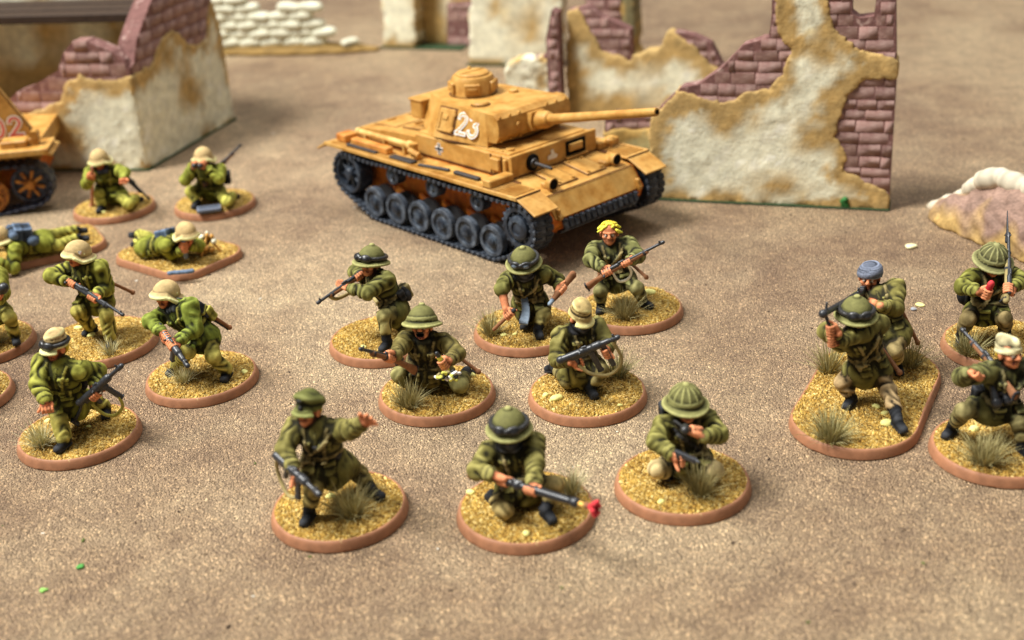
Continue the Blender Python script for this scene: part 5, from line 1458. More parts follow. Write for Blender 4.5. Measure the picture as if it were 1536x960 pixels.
    m.add([(x, y, 35.8) for x, y in hi], [tuple(range(n))]); m.add([(x, y, 26.9) for x, y in lo], [tuple(range(n))[::-1]])
    m.cyl((0, 0, 26.2), (0, 0, 27.2), 15.0, n=40)
    tur = m.build('turret', SANDY, T, smooth=20)
    m = MB(); m.prism([(13.5, 28.2), (17.2, 28.4), (18.4, 30.0), (18.7, 32.5), (18.2, 34.8), (16.6, 36.0), (13.5, 36.0)], (0, 0, 0), X, Z, Y, -13.6, 13.6)
    for q in (-12.4, -8.8, -5.2, 5.2, 8.8, 12.4): m.cyl((17.6, q, 35.0), (18.3, q, 35.25), .38, n=8); m.cyl((17.6, q, 28.9), (18.1, q, 28.8), .38, n=8)
    m.cyl((18, -6.6, 32.2), (19.3, -6.6, 32.2), .8, n=12)
    mant = m.build('mantlet', SANDY, tur, smooth=30)
    e = nrm(V3(1, 0, .213)); g0 = V3(17.2, 0, 31.6)
    m = MB(); u = np.cross(e, Y) * -1
    m.prism([(-2.6, -2.4), (2.6, -2.4), (3.3, 0), (2.6, 2.6), (-2.6, 2.6), (-3.3, 0)], g0, Y, Z, e, 0, 3.0); m.lathe(g0, e, [(2.5, 2.5), (2.45, 5.5), (2.0, 7.2), (1.45, 7.6)], 24); m.build('gun_collar', SANDY, mant)
    m = MB(); m.lathe(g0, e, [(1.45, 6), (1.35, 9), (1.15, 30), (1.08, 45.2), (1.0, 45.8), (.62, 45.9), (.6, 44.5)], 24); gun = m.build('gun_barrel', SANDY, mant)
    m = MB(); m.cyl(g0 + e * 44.6, g0 + e * 45.86, .66, n=16); m.build('muzzle_bore', HOLE, gun)
    m = MB(); m.lathe((-6.2, 0, 35.6), (0, 0, 1), [(6.4, 0), (6.4, .8), (6.2, 1.2), (6.2, 4.4), (5.6, 5.4), (5.0, 5.6)], 36)
    cup = m.build('cupola', SANDY, tur)
    for k in range(5):
        a = k * 2 * math.pi / 5 + .5; ee = V3(math.cos(a), math.sin(a), 0); t_ = np.cross(Z, ee); m = MB(); m.box(V3(-6.2, 0, 38.2) + ee * 6.3, (1.1, 4.6, 3.0), rotm(ee, t_, Z), .3); m.box(V3(-6.2, 0, 38.2) + ee * 6.9, (.4, 2.8, .7), rotm(ee, t_, Z), .1); m.build('vision_block', SANDY, cup)
    m = MB(); m.lathe((-6.2, 0, 41.1), (0, 0, 1), [(4.8, 0), (4.8, .5), (4.4, .8)], 28); m.box((-6.2, 0, 42.0), (.3, 9, .25), ch=.08); m.box((-9.2, 1.6, 42.2), (1, 1, .8), ch=.2); m.build('cupola_hatch', SANDY, cup)
    m = MB(); m.lathe((5.2, -7.6, 35.7), (0, 0, 1), [(2.4, 0), (2.4, .6), (2.0, .95)], 20); m.build('roof_vent', SANDY, tur)
    m = MB(); m.lathe((3, 7, 35.7), (0, 0, 1), [(1.4, 0), (1.4, .8), (1.0, 1.1)], 16); m.build('roof_vent', SANDY, tur)
    m = MB(); m.box((-19.8, 0, 31.2), (5.6, 21, 5.4), ch=.5); m.box((-19.8, 0, 33.9), (6.1, 21.6, .6), ch=.2); m.build('stowage_bin', SANDY, tur)
    for sg in (-1, 1):                          # sides: hatch, number
        def sp(a, b):                           # point on the sloped side, a along x, b 0..1 up
            fx = (14.2 - a) / 19.7; yl = 14.0 + 2.2 * fx; fy = (14.2 - a) / 20.4; yt = 12.9 - 1.3 * fy
            return V3(a, sg * (yl + (yt - yl) * b), 26.9 + 8.9 * b)
        c = sp(-2.2, .52); ex_ = nrm(sp(1, .5) - sp(-4, .5)); ey_ = nrm(sp(0, .8) - sp(0, .2)); ey_ = orth(ey_, ex_); nn = np.cross(ex_, ey_); nn = nn if nn[1] * sg > 0 else -nn
        m = MB(); R = rotm(ex_, ey_, nn); m.box(c + nn * .35, (6.2, 6.6, .9), R, .3); lined(c, (6.2, 6.6, .9), R, .9, 0.1); m.box(c + nn * .9 + ey_ * .8, (2.2, 1.4, .6), R, .2); m.box(c + nn * .9 - ex_ * 2 , (.8, 4.6, .5), R, .15)
        for q in (-2, 2): m.cyl(c + nn * .6 + ex_ * 3.3 + ey_ * (q - .5), c + nn * .6 + ex_ * 3.3 + ey_ * (q + .5), .45, n=8)
        m.build('side_hatch', SANDY, tur)
        me = numeral_mesh('turret_number', '23', 5.8, [(1.15, .10, 0), (.34, .2, 1)], [WHITEM, SANDY], 1.32)
        o = mesh_obj('turret_number', me, tur); exx = ex_ if sg < 0 else -ex_
        place(o, sp(6.4, .52) + nn * .12, exx, ey_)
    WS.lathe((-6.2, 0, 35.78), (0, 0, 1), [(6.9, 0), (6.9, .16)], 36); WS.lathe((5.2, -7.6, 35.74), (0, 0, 1), [(2.8, 0), (2.8, .16)], 20); WS.lathe((0, 0, 26.72), (0, 0, 1), [(16.4, 0), (16.4, .1)], 40)
    for sg in (-1, 1):
        WS.box((5.2, sg * 15.95, 20.75), (39.8, .5, .5)); WS.box((-28.6, sg * 15.9, 20.7), (29, .5, .5)); WS.box((21.6, sg * 15.98, 23.6), (.3, .3, 5.2)); WS.box((17.4, sg * 15.98, 23.6), (.3, .3, 5.2)); WS.box((25.9, sg * 20.6, 20.5), (6.0, 9.2, .2)); WS.box((37.0, sg * 21.2, 20.48), (.35, 8.6, .16))
    WS.box((25.95, 0, 20.9), (.4, 32.6, .4)); WS.box((38.3, 0, 18.55), (.4, 33.4, .3), rotm(nrm(V3(1, 0, -.8)), Y, nrm(V3(.8, 0, 1))))
    WS.build('panel_lines', WASHM, T, smooth=None)
    m = MB(); m.box((2, 15.5, 27.2), (7, 2.0, 1.6), ch=.4); m.build('tool_bag', BLACKM, T)
    m = MB()
    for x in (8, 14, 20): m.cyl((x, -13.9, 26.6), (x, -13.9, 27.0), .35, n=8)
    m.cyl((20.5, -11.6, 26.5), (20.5, -11.6, 27.1), 1.2, n=14); m.build('roof_bolts', SANDY, sup)

def half_track():
    """the tail of a half-track poking into the picture beside the corner ruin"""
    p = at_z(40, 318); rz = math.radians(180 + 7)
    T = thing('model_half_track', 'sand-yellow half-track with red 302 number and orange spoked wheels by the corner ruin', 'half-track', (p[0] - 2, p[1] + 2, 0), rz)
    X, Y, Z = V3(1, 0, 0), V3(0, 1, 0), V3(0, 0, 1)
    # local x forward (to the left in the picture), near side is +y
    m = MB(); m.prism([(-6, 13), (86, 13), (92, 18), (88, 20), (-8, 20), (-8, 15)], (0, 0, 0), X, Z, Y, -44, -6)
    body = m.build('body', SANDY, T, smooth=None)
    m = MB(); m.prism([(-10.4, 17.6), (0.6, 38.4), (52, 38.4), (62, 27.5), (62, 17.6)], (0, -5.6, 0), X, Z, Y, -1.6, .8); m.build('side_armour', SANDY, body)
    m = MB(); m.box((30, 0, 20.4), (86, 13, .8), ch=.15); m.box((30, 6.2, 19.8), (86, .7, 1.8), ch=.2); m.box((-11.5, -1, 19.2), (5, 14, .7), rotm(nrm(V3(1, 0, .35)), Y, nrm(V3(-.35, 0, 1))), .15); f = m.build('fender', SANDY, T)
    for x, L in ((-2.4, 8.0), (18, 14), (36, 14)): m = MB(); m.box((x, 0, 21.8), (L, 6, 2.4), ch=.4); m.box((x, 3.1, 21.9), (1.2, .5, 2.0), ch=.1); m.build('side_locker', SANDY, f)
    m = MB(); m.cyl((-8.6, -2, 24), (-8.6, 2, 24), 1.3, n=12); m.box((-8.2, 0, 22), (3, 3, 2.2), ch=.3); m.build('tail_lamp', SANDY, f)
    ORW = tank_paint('orange_wheel_paint', C(196, 128, 54), C(120, 66, 24), C(222, 170, 92), 0.55, 400.0)
    path = hull_circles([(-4.5, 8.6, 6.6), (8, 6.6, 6.6), (58, 6.6, 6.6), (66, 9, 7)])
    tr = bpy.data.objects.new('track', None); link(tr, T)
    BL = tank_paint('blue_black_track_paint', C(44, 48, 66), C(22, 24, 34), C(84, 90, 112), 0.45, 500.0, 0.4)
    lay_track(tr, path, 0.6, 7.6, 2.6, BL)
    for i, (x, z, r) in enumerate([(-4.5, 8.6, 5.8)] + [(8 + k * 8.3, 6.7, 5.8) for k in range(7)] + [(66, 9, 6.2)]):
        yo = 3.6 if i % 2 else 2.2; m = MB(); m.lathe((x, yo - 1.6, z), (0, 1, 0), [(r * .8, 0), (r, .1), (r, 1.2), (r * .94, 1.4), (r * .8, 1.4), (r * .76, 1.0), (r * .76, .3)], 30); o = m.build('road_wheel', BL if i == 0 else ORW, T)
        d = MB(); d.lathe((x, yo - 1.6, z), (0, 1, 0), [(r * .28, 0), (r * .3, 1.3), (r * .2, 1.9), (r * .1, 2.0)], 16)
        for k in range(8):
            a = k * math.pi / 4 + .3; e = V3(math.cos(a), 0, math.sin(a)); d.box(V3(x, yo - .9, z) + e * r * .52, (r * .6, .7, r * .17), rotm(e, Y, np.cross(e, Y)), .12)
        d.build('spokes', ORW, o)
    m = MB(); m.box((36, -24, 9), (80, 30, 9), ch=.4); m.build('chassis', RUSTY, T)
    m = MB()
    for z_ in (19.2, 37.4): 
        for x in np.arange(1.5 if z_ > 30 else -8.5, 50, 3.2): m.cyl((x, -4.8, z_), (x, -4.3, z_), .35, n=8)
    m.box((24, -4.7, 31), (9, .5, 5), ch=.2); m.box((24, -4.3, 31), (6, .4, 1), ch=.1); m.build('rivets', SANDY, body)
    m = MB(); m.box((24, -4.78, 31), (9.8, .3, 5.8)); m.box((26, -4.76, 19.9), (72, .3, .4)); a_ = nrm(V3(11, 0, 20.8)); m.box((-4.6, -4.76, 28.4), (23, .3, .35), rotm(a_, Y, np.cross(a_, Y))); m.build('panel_lines', WASHM, body, smooth=None)
    q = V3(2.9, -4.72, 25.6); me = numeral_mesh('hull_number', '302', 6.0, [(1.7, .06, 0), (.8, .14, 1)], [WHITEM, REDM], 1.4)
    o = mesh_obj('hull_number', me, T); place(o, q, -X, Z)
    for x in (78,):
        m = MB(); m.lathe((x, -2, 8), (0, 1, 0), [(5, -4), (8, -3.5), (8, .5), (7.4, 1), (5, 1), (4.6, .4), (1.5, .6)], 28); m.build('front_wheel', RUBBER, T)
# ------------------------------------------------------------------ the miniatures
GREEN = dict(jacket=C(122, 132, 46), trouser=C(138, 140, 60), hat=C(190, 164, 114), web=C(120, 124, 44), skin=C(184, 100, 62))
GRP = 'painted soldier miniatures on sanded stands'
FIGS = {}
def pt(s, x, y, ref, L, sg):
    return at_len(x, y, np.asarray(ref, float) + s.org, L, sg) - s.org
def gp(org, x, y, z=2.7):
    p = at_z(x, y, z) - np.asarray(org, float); return p[0], p[1]
def mini(label, org, pal, pose, h=0.21, seed=0, cat='miniature', **st):
    org = V3(*org, 0.0)
    root = thing('soldier_miniature', label, cat, org, 0, GRP)
    tf = [(*gp(org, x, y), r, hh, n, *cc) for (x, y, r, hh, n, cc) in st.pop('tufts', ())]
    sn = [(*gp(org, x, y), r) for (x, y, r) in st.pop('stones', ())]
    stand(root, seed=seed + 11, tufts=tf, stones=sn, **st)
    s = Soldier(root, org, pal, h, seed)
    if pose: s.pose(pose).body()
    return s
OL = (OLV1, OLV2); PA = (PAL1, PAL2); MX = (C(120, 112, 62), C(205, 194, 140))

def figures_front():
    # officer in a peaked cap, arm stretched out, submachine gun lowered
    s = mini('officer miniature in green peaked cap stretching one arm out, submachine gun lowered', (-33.4, 196.9), palette(hat=C(92, 94, 46), trouser=C(112, 108, 54)),
             dict(pel=(487, 687, 'y', 0.5), nk=(477, 637), hd=(463, 616), phi=-14, lean=0.18, hip=8, face=(-30, -10), eR=(427, 675, 'n'), wR=(441, 703, 'n'),
                  eL=(527, 645, 'n'), wL=(545, 634, 'n'), kR=(470, 733, 'n'), aR=(463, 768, 'z', 4.3), tR=(-22,), kL=(538, 710, 'f'), aL=(557, 733, 'z', 4.3), tL=(60,), xbelt=1, skirt=0.42, pouches=False), seed=1,
             tufts=[(527, 772, 4.6, 6.6, 190, OL)], stones=[(505, 715, 1.7), (497, 745, 1.0)], mounds=[(3, 5, 4, .8)])
    hc = pt(s, 442, 719, s.J['wR'], 1.7, -1)
    mz = pt(s, 483, 756, hc, 8.0, -1)
    ax = nrm(mz - hc)
    s.grip('R', hc, orth(V3(0, 0, -1), ax), 0.45, ax - V3(0, 1, 0))
    o, Q = s.smg(hc + orth(V3(0, 0, 1), ax) * 0.4 - ax * 2.2, ax, (0, 0, 1), mag=4.6)
    s.sling([Q(-3, 0, 0.9), Q(-3.6, 0.2, -1.5), Q(-2.6, 0.3, -4.2), Q(0.2, 0, -5.6), Q(2.6, 0, -4.4)], o, WEB, 0.34)
    s.open_hand('L', (0.55, -0.55, 0.5), (0.1, -1, 0.15), side=-1, curl=0.5)
    s.finish(); s.peaked_cap()
    s.gear('holster', 'box', s.T(2.6, 0.9, 1.6), (0.8, 0.6, 1.2), DARK)
    s.gear('binoculars', 'box', s.T(0.2, 2.9, 6.2), (0.7, 0.5, 0.7), DARK)

    # kneeling rifle-grenadier with goggles
    s = mini('kneeling miniature in goggled sun helmet aiming a tube with a dark red warhead', (0.4, 192.6), palette(),
             dict(pel=(777, 724, 'y', 1.5), nk=(767, 665), hd=(764, 648), phi=4, face=(-8, 0), eR=(716, 706, 'n'), wR=(740, 713, 'n'), eL=(815, 694, 'f'), wL=(811, 716, 'n'),
                  kR=(757, 765, 'z', 4.5), aR=(738, 742, 'z', 4.2), tR=(-0.3, 0.9, -0.3), kL=(832, 728, 'n'), aL=(819, 764, 'z', 4.3), tL=(28,), mask=True, skirt=0.25), seed=2,
             tufts=[(858, 738, 2.8, 5.0, 90, PA)], stones=[(788, 800, 0.8), (706, 738, 0.9)])
    hc = pt(s, 757, 722, s.J['wR'], 1.9, -1); mz = pt(s, 884, 760, hc, 17.5, -1); ax = nrm(mz - hc)
    s.grip('R', hc, ax, 0.5, (0, -0.6, -1)); h2 = hc + ax * 6.0
    s.J['wL'] = h2 + nrm(s.J['eL'] - h2) * 1.9
    s.grip('L', h2, ax, 0.62, (0, -1, -0.4))
    Q, R = s.frame(hc, ax, (0, 0, 1)); m = SDF(0.17); w = SDF(0.17)
    m.cone(Q(-1.5, 0, 0), Q(6, 0, 0), 0.6, 0.62, METAL, 0.1); m.cone(Q(7.0, 0, 0), Q(14.8, 0, 0), 0.78, 0.62, METAL, 0.1); m.cone(Q(0, 0, -0.4), Q(-0.4, 0, -1.6), 0.4, 0.4, DARK, 0.1)
    for x in (0.8, 3.0, 7.0, 14.6): m.cone(Q(x - .14, 0, 0), Q(x + .14, 0, 0), 0.86, 0.86, METAL, 0.05)
    m.cone(Q(2, 0, 0.75), Q(4, 0, 0.75), 0.25, 0.25, METAL, 0.05)
    o = m.build('grenade_launcher', s.pal, PMETAL, s.root)
    w.cone(Q(-7, 0, -0.9), Q(-1.4, 0, -0.1), 0.8, 0.55, WOOD, 0.2); w.build('stock', s.pal, PM, o)
    w = SDF(0.16); w.cone(Q(14.6, 0, 0), Q(17.2, 0, 0), 0.45, 0.3, TAN, 0.08); w.ball(Q(17.0, 0.1, 0), 0.62, WOOD, k=0.2)
    for t in range(6):
        a_ = t * math.pi / 3; w.cone(Q(17.4, 0, 0), Q(18.8, math.cos(a_) * 0.85, math.sin(a_) * 1.15), 0.3, 0.44, RED, 0.1)
    s.pal[TAN] = C(206, 130, 60); w.build('warhead', s.pal, PM, o)
    s.finish(); s.pith(False, True)
    s.gear('gas_mask_tin', 'can', s.T(1.6, -3.6, 7.6), (5.0, 1.35), METAL, s.up * 1.0 + s.lat * 0.2)
    s.gear('rolled_blanket', 'can', s.T(0, -3.0, 5.2), (5.5, 1.2), DARK, s.lat)
    s.gear('mess_tin', 'box', s.T(2.3, -3.4, 6.0), (0.9, 0.8, 1.0), DARK)

    # radio operator with pistol
    s = mini('squatting miniature in ribbed sun helmet holding a handset to his mouth and a pistol', (29.3, 198.4), palette(jacket=C(104, 108, 48), trouser=C(158, 152, 100)),
             dict(pel=(1030, 684, 'y', 2.0), nk=(1028, 628), hd=(1029, 611), phi=6, face=(20, 2), eR=(984, 662, 'n'), wR=(1009, 683, 'n'), eL=(1079, 652, 'n'), wL=(1056, 655, 'n'),
                  kR=(986, 704, 'n'), aR=(1000, 708, 'z', 4.2), tR=(0.2, 0.9, -0.3), kL=(1072, 706, 'n'), aL=(1066, 704, 'z', 4.2), tL=(0.1, 0.9, -0.3), xbelt=-1, xdark=True, skirt=0.25), seed=3,
             tufts=[(1051, 740, 4.0, 6.6, 150, OL)], stones=[(992, 750, 0.7)])
    hc = pt(s, 1020, 690, s.J['wR'], 1.8, -1); mz = pt(s, 1049, 703, hc, 4.6, -1); ax = nrm(mz - hc)
    gd = orth(V3(0, 0, -1), ax); s.grip('R', hc, gd, 0.4, ax)
    Q, R = s.frame(hc - gd * 0.9, ax, (0, 0, 1)); m = SDF(0.15)
    m.box(Q(1.4, 0, 0.3), (2.5, 0.4, 0.5), METAL, R, 0.12, 0.05); m.cone(Q(3.4, 0, 0.35), Q(4.6, 0, 0.35), 0.3, 0.28, METAL, 0.08); m.cone(Q(-0.3, 0, 0.1), Q(-0.8, 0, -2.0), 0.46, 0.42, METAL, 0.08)
    m.poly([Q(.3, 0, -.2), Q(.7, 0, -.9), Q(1.5, 0, -.3)], 0.12, METAL, 0.05); m.build('pistol', s.pal, PMETAL, s.root)
    hc = pt(s, 1042, 645, s.J['wL'], 1.8, -1); ax = nrm(V3(-0.9, -0.3, 0.45)); s.grip('L', hc, ax, 0.42, (0, -1, 0.3))
    Q, R = s.frame(hc, ax, (0, -1, 0)); m = SDF(0.16); m.cone(Q(-1.8, 0, 0), Q(2.2, 0, 0), 0.42, 0.42, DARK, 0.1); m.cone(Q(2.2, 0, 0), Q(2.6, 0, 0.7), 0.85, 0.8, DARK, 0.1); m.cone(Q(-1.8, 0, 0), Q(-2.0, 0, 0.5), 0.6, 0.6, DARK, 0.1)
    o = m.build('handset', s.pal, PMETAL, s.root); s.sling([Q(2.4, 0, 0.2), Q(3.0, 0.5, -2.5), s.T(0.2, 2.9, 5.0), s.T(-0.6, 2.8, 3.6)], o, DARK, 0.24)
    s.finish(); s.pith(True)
    s.gear('radio_pack', 'box', s.T(-1.2, -3.3, 7.6), (2.6, 1.2, 3.2), METAL)

    # shouting soldier on his knees
    s = mini('kneeling miniature with black moustache and open mouth, rifle in one hand, yellow-spotted bag', (-16.9, 239.2), palette(jacket=C(100, 98, 46), trouser=C(116, 120, 66), scarf=C(50, 50, 36)),
             dict(pel=(640, 547, 'y', 1.0), nk=(637, 507), hd=(633, 490), phi=-6, face=(-10, -18), eR=(601, 521, 'n'), wR=(592, 533, 'n'), eL=(686, 531, 'n'), wL=(675, 540, 'n'),
                  kR=(598, 562, 'n'), aR=(617, 580, 'z', 4.3), tR=(-20,), kL=(690, 578, 'z', 4.7), aL=(700, 556, 'z', 4.2), tL=(0.5, 0.8, -0.3), mouth='open', stache=True, scarf=True, skirt=0.35), seed=4,
             tufts=[(612, 606, 4.4, 5.6, 170, OL), (664, 527, 3.0, 5.0, 40, PA)], stones=[(708, 566, 1.0), (600, 577, 0.7)], mounds=[(8, 3, 3, .7)])
    hc = pt(s, 584, 537, s.J['wR'], 1.7, -1); mz = pt(s, 540, 526, hc, 9.5, -1); ax = nrm(mz - hc)
    s.grip('R', hc, ax, 0.5, (0, -1, 0.5)); s.rifle(hc - ax * 3.0, ax, (0, 0, 1), 6.0, 12.5)
    hc = pt(s, 665, 546, s.J['wL'], 1.7, -1); ax = nrm(pt(s, 655, 530, hc, 3.0, -1) - hc)
    s.grip('L', hc, ax, 0.48, (-0.6, -1, 0))
    Q, R = s.frame(hc, ax, (0, -1, 0)); m = SDF(0.15); m.cone(Q(-1.6, 0, 0), Q(1.9, 0, 0), 0.55, 0.55, YEL, 0.1); m.cone(Q(1.8, 0, 0), Q(3.0, 0, 0), 0.5, 0.42, METAL, 0.08); m.decal(Q(0.9, 0, 0), (0.3, 1, 1), METAL, R, 0.1)
    m.build('grenade', s.pal, PMETAL, s.root)
    rn = random.Random(3); m = SDF(0.17); c0 = pt(s, 672, 566, hc, 3.2, -1)
    for i in range(34):
        c_ = c0 + V3(rn.uniform(-2.2, 2.2), rn.uniform(-0.8, 0.8), rn.uniform(-0.6, 0.7)) + V3(0, 0, 0.25) * i / 20
        m.cone(c_, c_ + V3(rn.uniform(-.8, .8), rn.uniform(-.5, .5), rn.uniform(-.4, .5)), 0.36, 0.3, [YEL, WHITE, DARK, YEL, BOOT, WEB][i % 6], 0.12)
    for i in range(4): m.cone(c0 + V3(rn.uniform(-1, 1), 0, 0), hc + V3(rn.uniform(-.5, .5), 0, -1), 0.2, 0.2, WEB, 0.1)
    s.pal[YEL] = C(196, 184, 70); m.build('spotted_bag', s.pal, PM, s.root)
    s.finish(); s.pith(False)
    p0 = pt(s, 697, 532, s.T(3, -2, 3.5), 2.0, 1); p1 = pt(s, 729, 566, p0, 7.6, 1)
    s.gear('entrenching_tool', 'spade', p0, 7.4, METAL, p1 - p0)

    # kneeling submachine gunner with tan cap
    s = mini('kneeling miniature in crumpled tan cap and black scarf firing a black submachine gun', (14.8, 235.1), palette(hat=C(182, 158, 104), trouser=C(108, 106, 58)),
             dict(pel=(868, 541, 'y', 2.2), nk=(868, 491), hd=(870, 476), phi=22, face=(34, 22), eR=(836, 540, 'n'), wR=(853, 543, 'n'), eL=(914, 503, 'f'), wL=(922, 519, 'n'),
                  kR=(852, 572, 'z', 4.6), aR=(830, 548, 'z', 4.2), tR=(-0.6, 0.7, -0.3), kL=(902, 556, 'n'), aL=(886, 581, 'z', 4.3), tL=(18,), mask=True, skirt=0.5), seed=5,
             tufts=[(926, 563, 3.6, 6.2, 130, MX)], stones=[(835, 598, 1.3), (818, 592, 0.8), (930, 606, 0.6), (831, 611, 0.5)])
    hc = pt(s, 872, 543, s.J['wR'], 2.0, -1); mz = pt(s, 962, 506, hc, 13.6, -1); ax = nrm(mz - hc); upw = V3(-0.15, -0.15, 1)
    u_ = orth(upw, ax)
    s.grip('R', hc, -u_ + ax * -0.1, 0.45, ax)
    o, Q = s.smg(hc + u_ * 0.9, ax * 1.0, upw, 'thick', mag=5.4, stock=0)
    h2 = Q(6.0, 0, -1.2)
    s.J['wL'] = h2 + nrm(s.J['eL'] - h2) * 1.8
    s.grip('L', h2, -u_, 0.55, -ax + V3(0, -0.6, 0))
    g = SDF(0.16); g.box(Q(6.0, 0, -1.9), (0.55, 0.34, 2.9), METAL, rotm(ax, np.cross(u_, ax), u_), 0.12, 0.05); g.build('spare_magazine', s.pal, PMETAL, o)
    s.sling([Q(-0.2, -.4, -1.5), Q(1.2, -0.8, -4.0), Q(4.0, -0.8, -5.8), Q(6.5, -0.6, -5.4), Q(8.2, -0.4, -3.4), Q(8.2, -0.2, 0.6)], o, WEB, 0.36)
    s.finish(); s.field_cap(True)
    s.gear('mess_tin', 'canteen', s.T(-3.4, -2.2, 3.4), (1.3, 1.2, 1.6), BOOT)
    s.gear('water_bottle', 'canteen', s.T(-3.6, -1.0, 0.6), (0.9, 0.8, 1.1), METAL)

    # kneeling rifleman aiming
    s = mini('kneeling miniature in goggled sun helmet shouldering a wooden rifle, bread bag behind him', (-30.3, 267.6), palette(jacket=C(96, 102, 46), trouser=C(120, 122, 68)),
             dict(pel=(592, 458, 'y', 0.0), nk=(566, 413), hd=(556, 397), phi=-52, face=(-36, -12), eL=(566, 447, 'n'), wL=(540, 437, 'n'), eR=(532, 408, 'f'), wR=(541, 414, 'n'),
                  kL=(576, 474, 'n'), aL=(580, 512, 'z', 4.3), tL=(-32,), kR=(608, 496, 'z', 4.6), aR=(625, 490, 'z', 4.2), tR=(0.8, 0.5, -0.3), skirt=0.3), seed=6,
             tufts=(), stones=[(545, 520, 0.7)], mounds=[(-4, 0, 4, .5)])
    hc = pt(s, 538, 414, s.J['wR'], 1.6, -1); mz = pt(s, 476, 457, hc, 12.3, -1); ax = nrm(mz - hc)
    s.grip('R', hc, ax, 0.5, (0, -1, 0.2)); o, Q = s.rifle(hc, ax, (0, 0, 1), 4.5, 12.0)
    h2 = Q(4.4, 0, -0.1); s.J['wL'] = h2 + nrm(s.J['eL'] - h2) * 1.9
    s.open_hand('L', h2 - s.J['wL'], (0, 0, 1), side=1, curl=0.8, spread=0.1)
    s.sling([Q(8.6, 0, -0.3), Q(7.2, -0.2, -1.8), Q(3.4, -1.0, -3.0), Q(-0.5, -1.4, -3.2), s.J['eL'] + V3(0, -1.6, -0.3)], o, WEB, 0.42)
    s.finish(); s.pith(False, True)
    s.gear('bread_bag', 'box', s.T(1.0, -3.6, 1.8), (1.7, 0.9, 1.7), WEB)
    s.gear('ammunition_pouch', 'box', s.T(3.4, -1.2, 2.4), (0.9, 0.8, 1.2), DARK)
    s.gear('water_bottle', 'canteen', s.T(3.2, -2.6, 1.6), (0.9, 0.9, 1.4), BOOT)

    # man with bare forearm, blade and wooden holster stock
    s = mini('striding miniature in goggled sun helmet with rolled sleeve, wooden handle and grey blade', (3.3, 268.5), palette(jacket=C(98, 104, 46), trouser=C(116, 116, 60)),
             dict(pel=(794, 447, 'y', 1.2), nk=(788, 411), hd=(786, 398), phi=3, face=(-14, 10), eR=(752, 433, 'n'), wR=(759, 462, 'n'), eL=(836, 420, 'f'), wL=(839, 430, 'n'),
                  kL=(816, 471, 'n'), aL=(807, 493, 'z', 4.3), tL=(10,), kR=(782, 470, 'f'), aR=(787, 478, 'z', 5.2), tR=(-10,), short='R', mask=True, xbelt=1, skirt=0.45), seed=7,
             tufts=[(737, 500, 3.8, 5.6, 150, OL)], stones=[(756, 502, 0.9), (772, 500, 0.6)])
    hc = pt(s, 764, 472, s.J['wR'], 1.7, -1); e_ = pt(s, 741, 494, hc, 5.6, 1); ax = nrm(hc - e_)
    s.grip('R', hc, ax, 0.42, (0.4, -1, 0))
    w = SDF(0.17); w.cone(e_, hc + ax * 1.4, 0.42, 0.46, WOOD, 0.1); w.ball(hc + ax * 1.6, 0.55, BOOT, k=0.1); o = w.build('wooden_handle', s.pal, PM, s.root)
    p0 = pt(s, 776, 430, s.T(-0.6, 3.2, 3.0), 1.0, -1); p1 = pt(s, 781, 486, p0, 8.6, -1); a_ = nrm(p1 - p0)
    l_ = orth(V3(1, 0.2, 0), a_); n_ = np.cross(a_, l_); w = SDF(0.16)
    for t in range(8):
        u0 = t / 8; c_ = p0 + a_ * 8.4 * (u0 + 0.06) + l_ * 0.8 * math.sin(u0 * 2.6); w.box(c_, (0.75, 0.75 + 0.35 * u0, 0.28), METAL, rotm(a_, l_, n_), 0.15, 0.2)
    s.pal[METAL] = C(92, 104, 116); w.build('grey_blade', s.pal, PMETAL, s.root)
    hc = pt(s, 842, 434, s.J['wL'], 1.7, -1); q0 = pt(s, 860, 416, hc, 4.6, 1); q1 = pt(s, 829, 455, hc, 3.8, -1); ax = nrm(q0 - q1)
    s.grip('L', hc, ax, 0.5, (0.3, -1, 0)); Q, R = s.frame(hc, ax, (0, -1, 0)); w = SDF(0.17)
    w.cone(Q(-1.5, 0, 0), Q(4.6, 0, 0), 0.5, 0.95, WOOD, 0.2, flat=(R[:, 2], 0.6)); w.cone(Q(-3.0, 0, 0), Q(-1.2, 0, 0), 0.62, 0.8, WOOD, 0.15); w.cone(Q(-4.6, 0, 0), Q(-3.0, 0, 0), 0.5, 0.55, METAL, 0.08)
    w.build('wooden_holster', s.pal, PM, s.root)
    s.finish(); s.pith(False, True)

    # bare-headed rifleman
    s = mini('bare-headed miniature with bright yellow hair carrying a rifle across his waist', (28.5, 276.5), palette(jacket=C(98, 106, 54), trouser=C(106, 110, 62), hair=C(226, 190, 52)),
             dict(pel=(925, 412, 'y', 1.0), nk=(917, 366), hd=(914, 350), phi=-4, face=(-6, -4), eR=(886, 390, 'n'), wR=(904, 402, 'n'), eL=(957, 384, 'n'), wL=(948, 391, 'n'),
                  kR=(901, 436, 'n'), aR=(901, 456, 'z', 4.3), tR=(-15,), kL=(955, 432, 'n'), aL=(965, 450, 'z', 4.3), tL=(48,), hatless=True, xbelt=1, skirt=0.15), seed=8,
             tufts=[(938, 476, 4.0, 6.4, 150, OL)], stones=[(975, 442, 1.5)], mounds=[(6, 6, 3, .7)])
    hc = pt(s, 911, 408, s.J['wR'], 1.7, -1); mz = pt(s, 997, 364, hc, 14.8, -1); ax = nrm(mz - hc)
    s.grip('R', hc, ax, 0.48, (0, -1, 0.2)); o, Q = s.rifle(hc, ax, (0, -0.3, 1), 5.5, 14.6)
    h2 = Q(5.0, 0, 0); s.J['wL'] = h2 + nrm(s.J['eL'] - h2) * 1.7; s.grip('L', h2, ax, 0.5, (0, -1, 0.4))
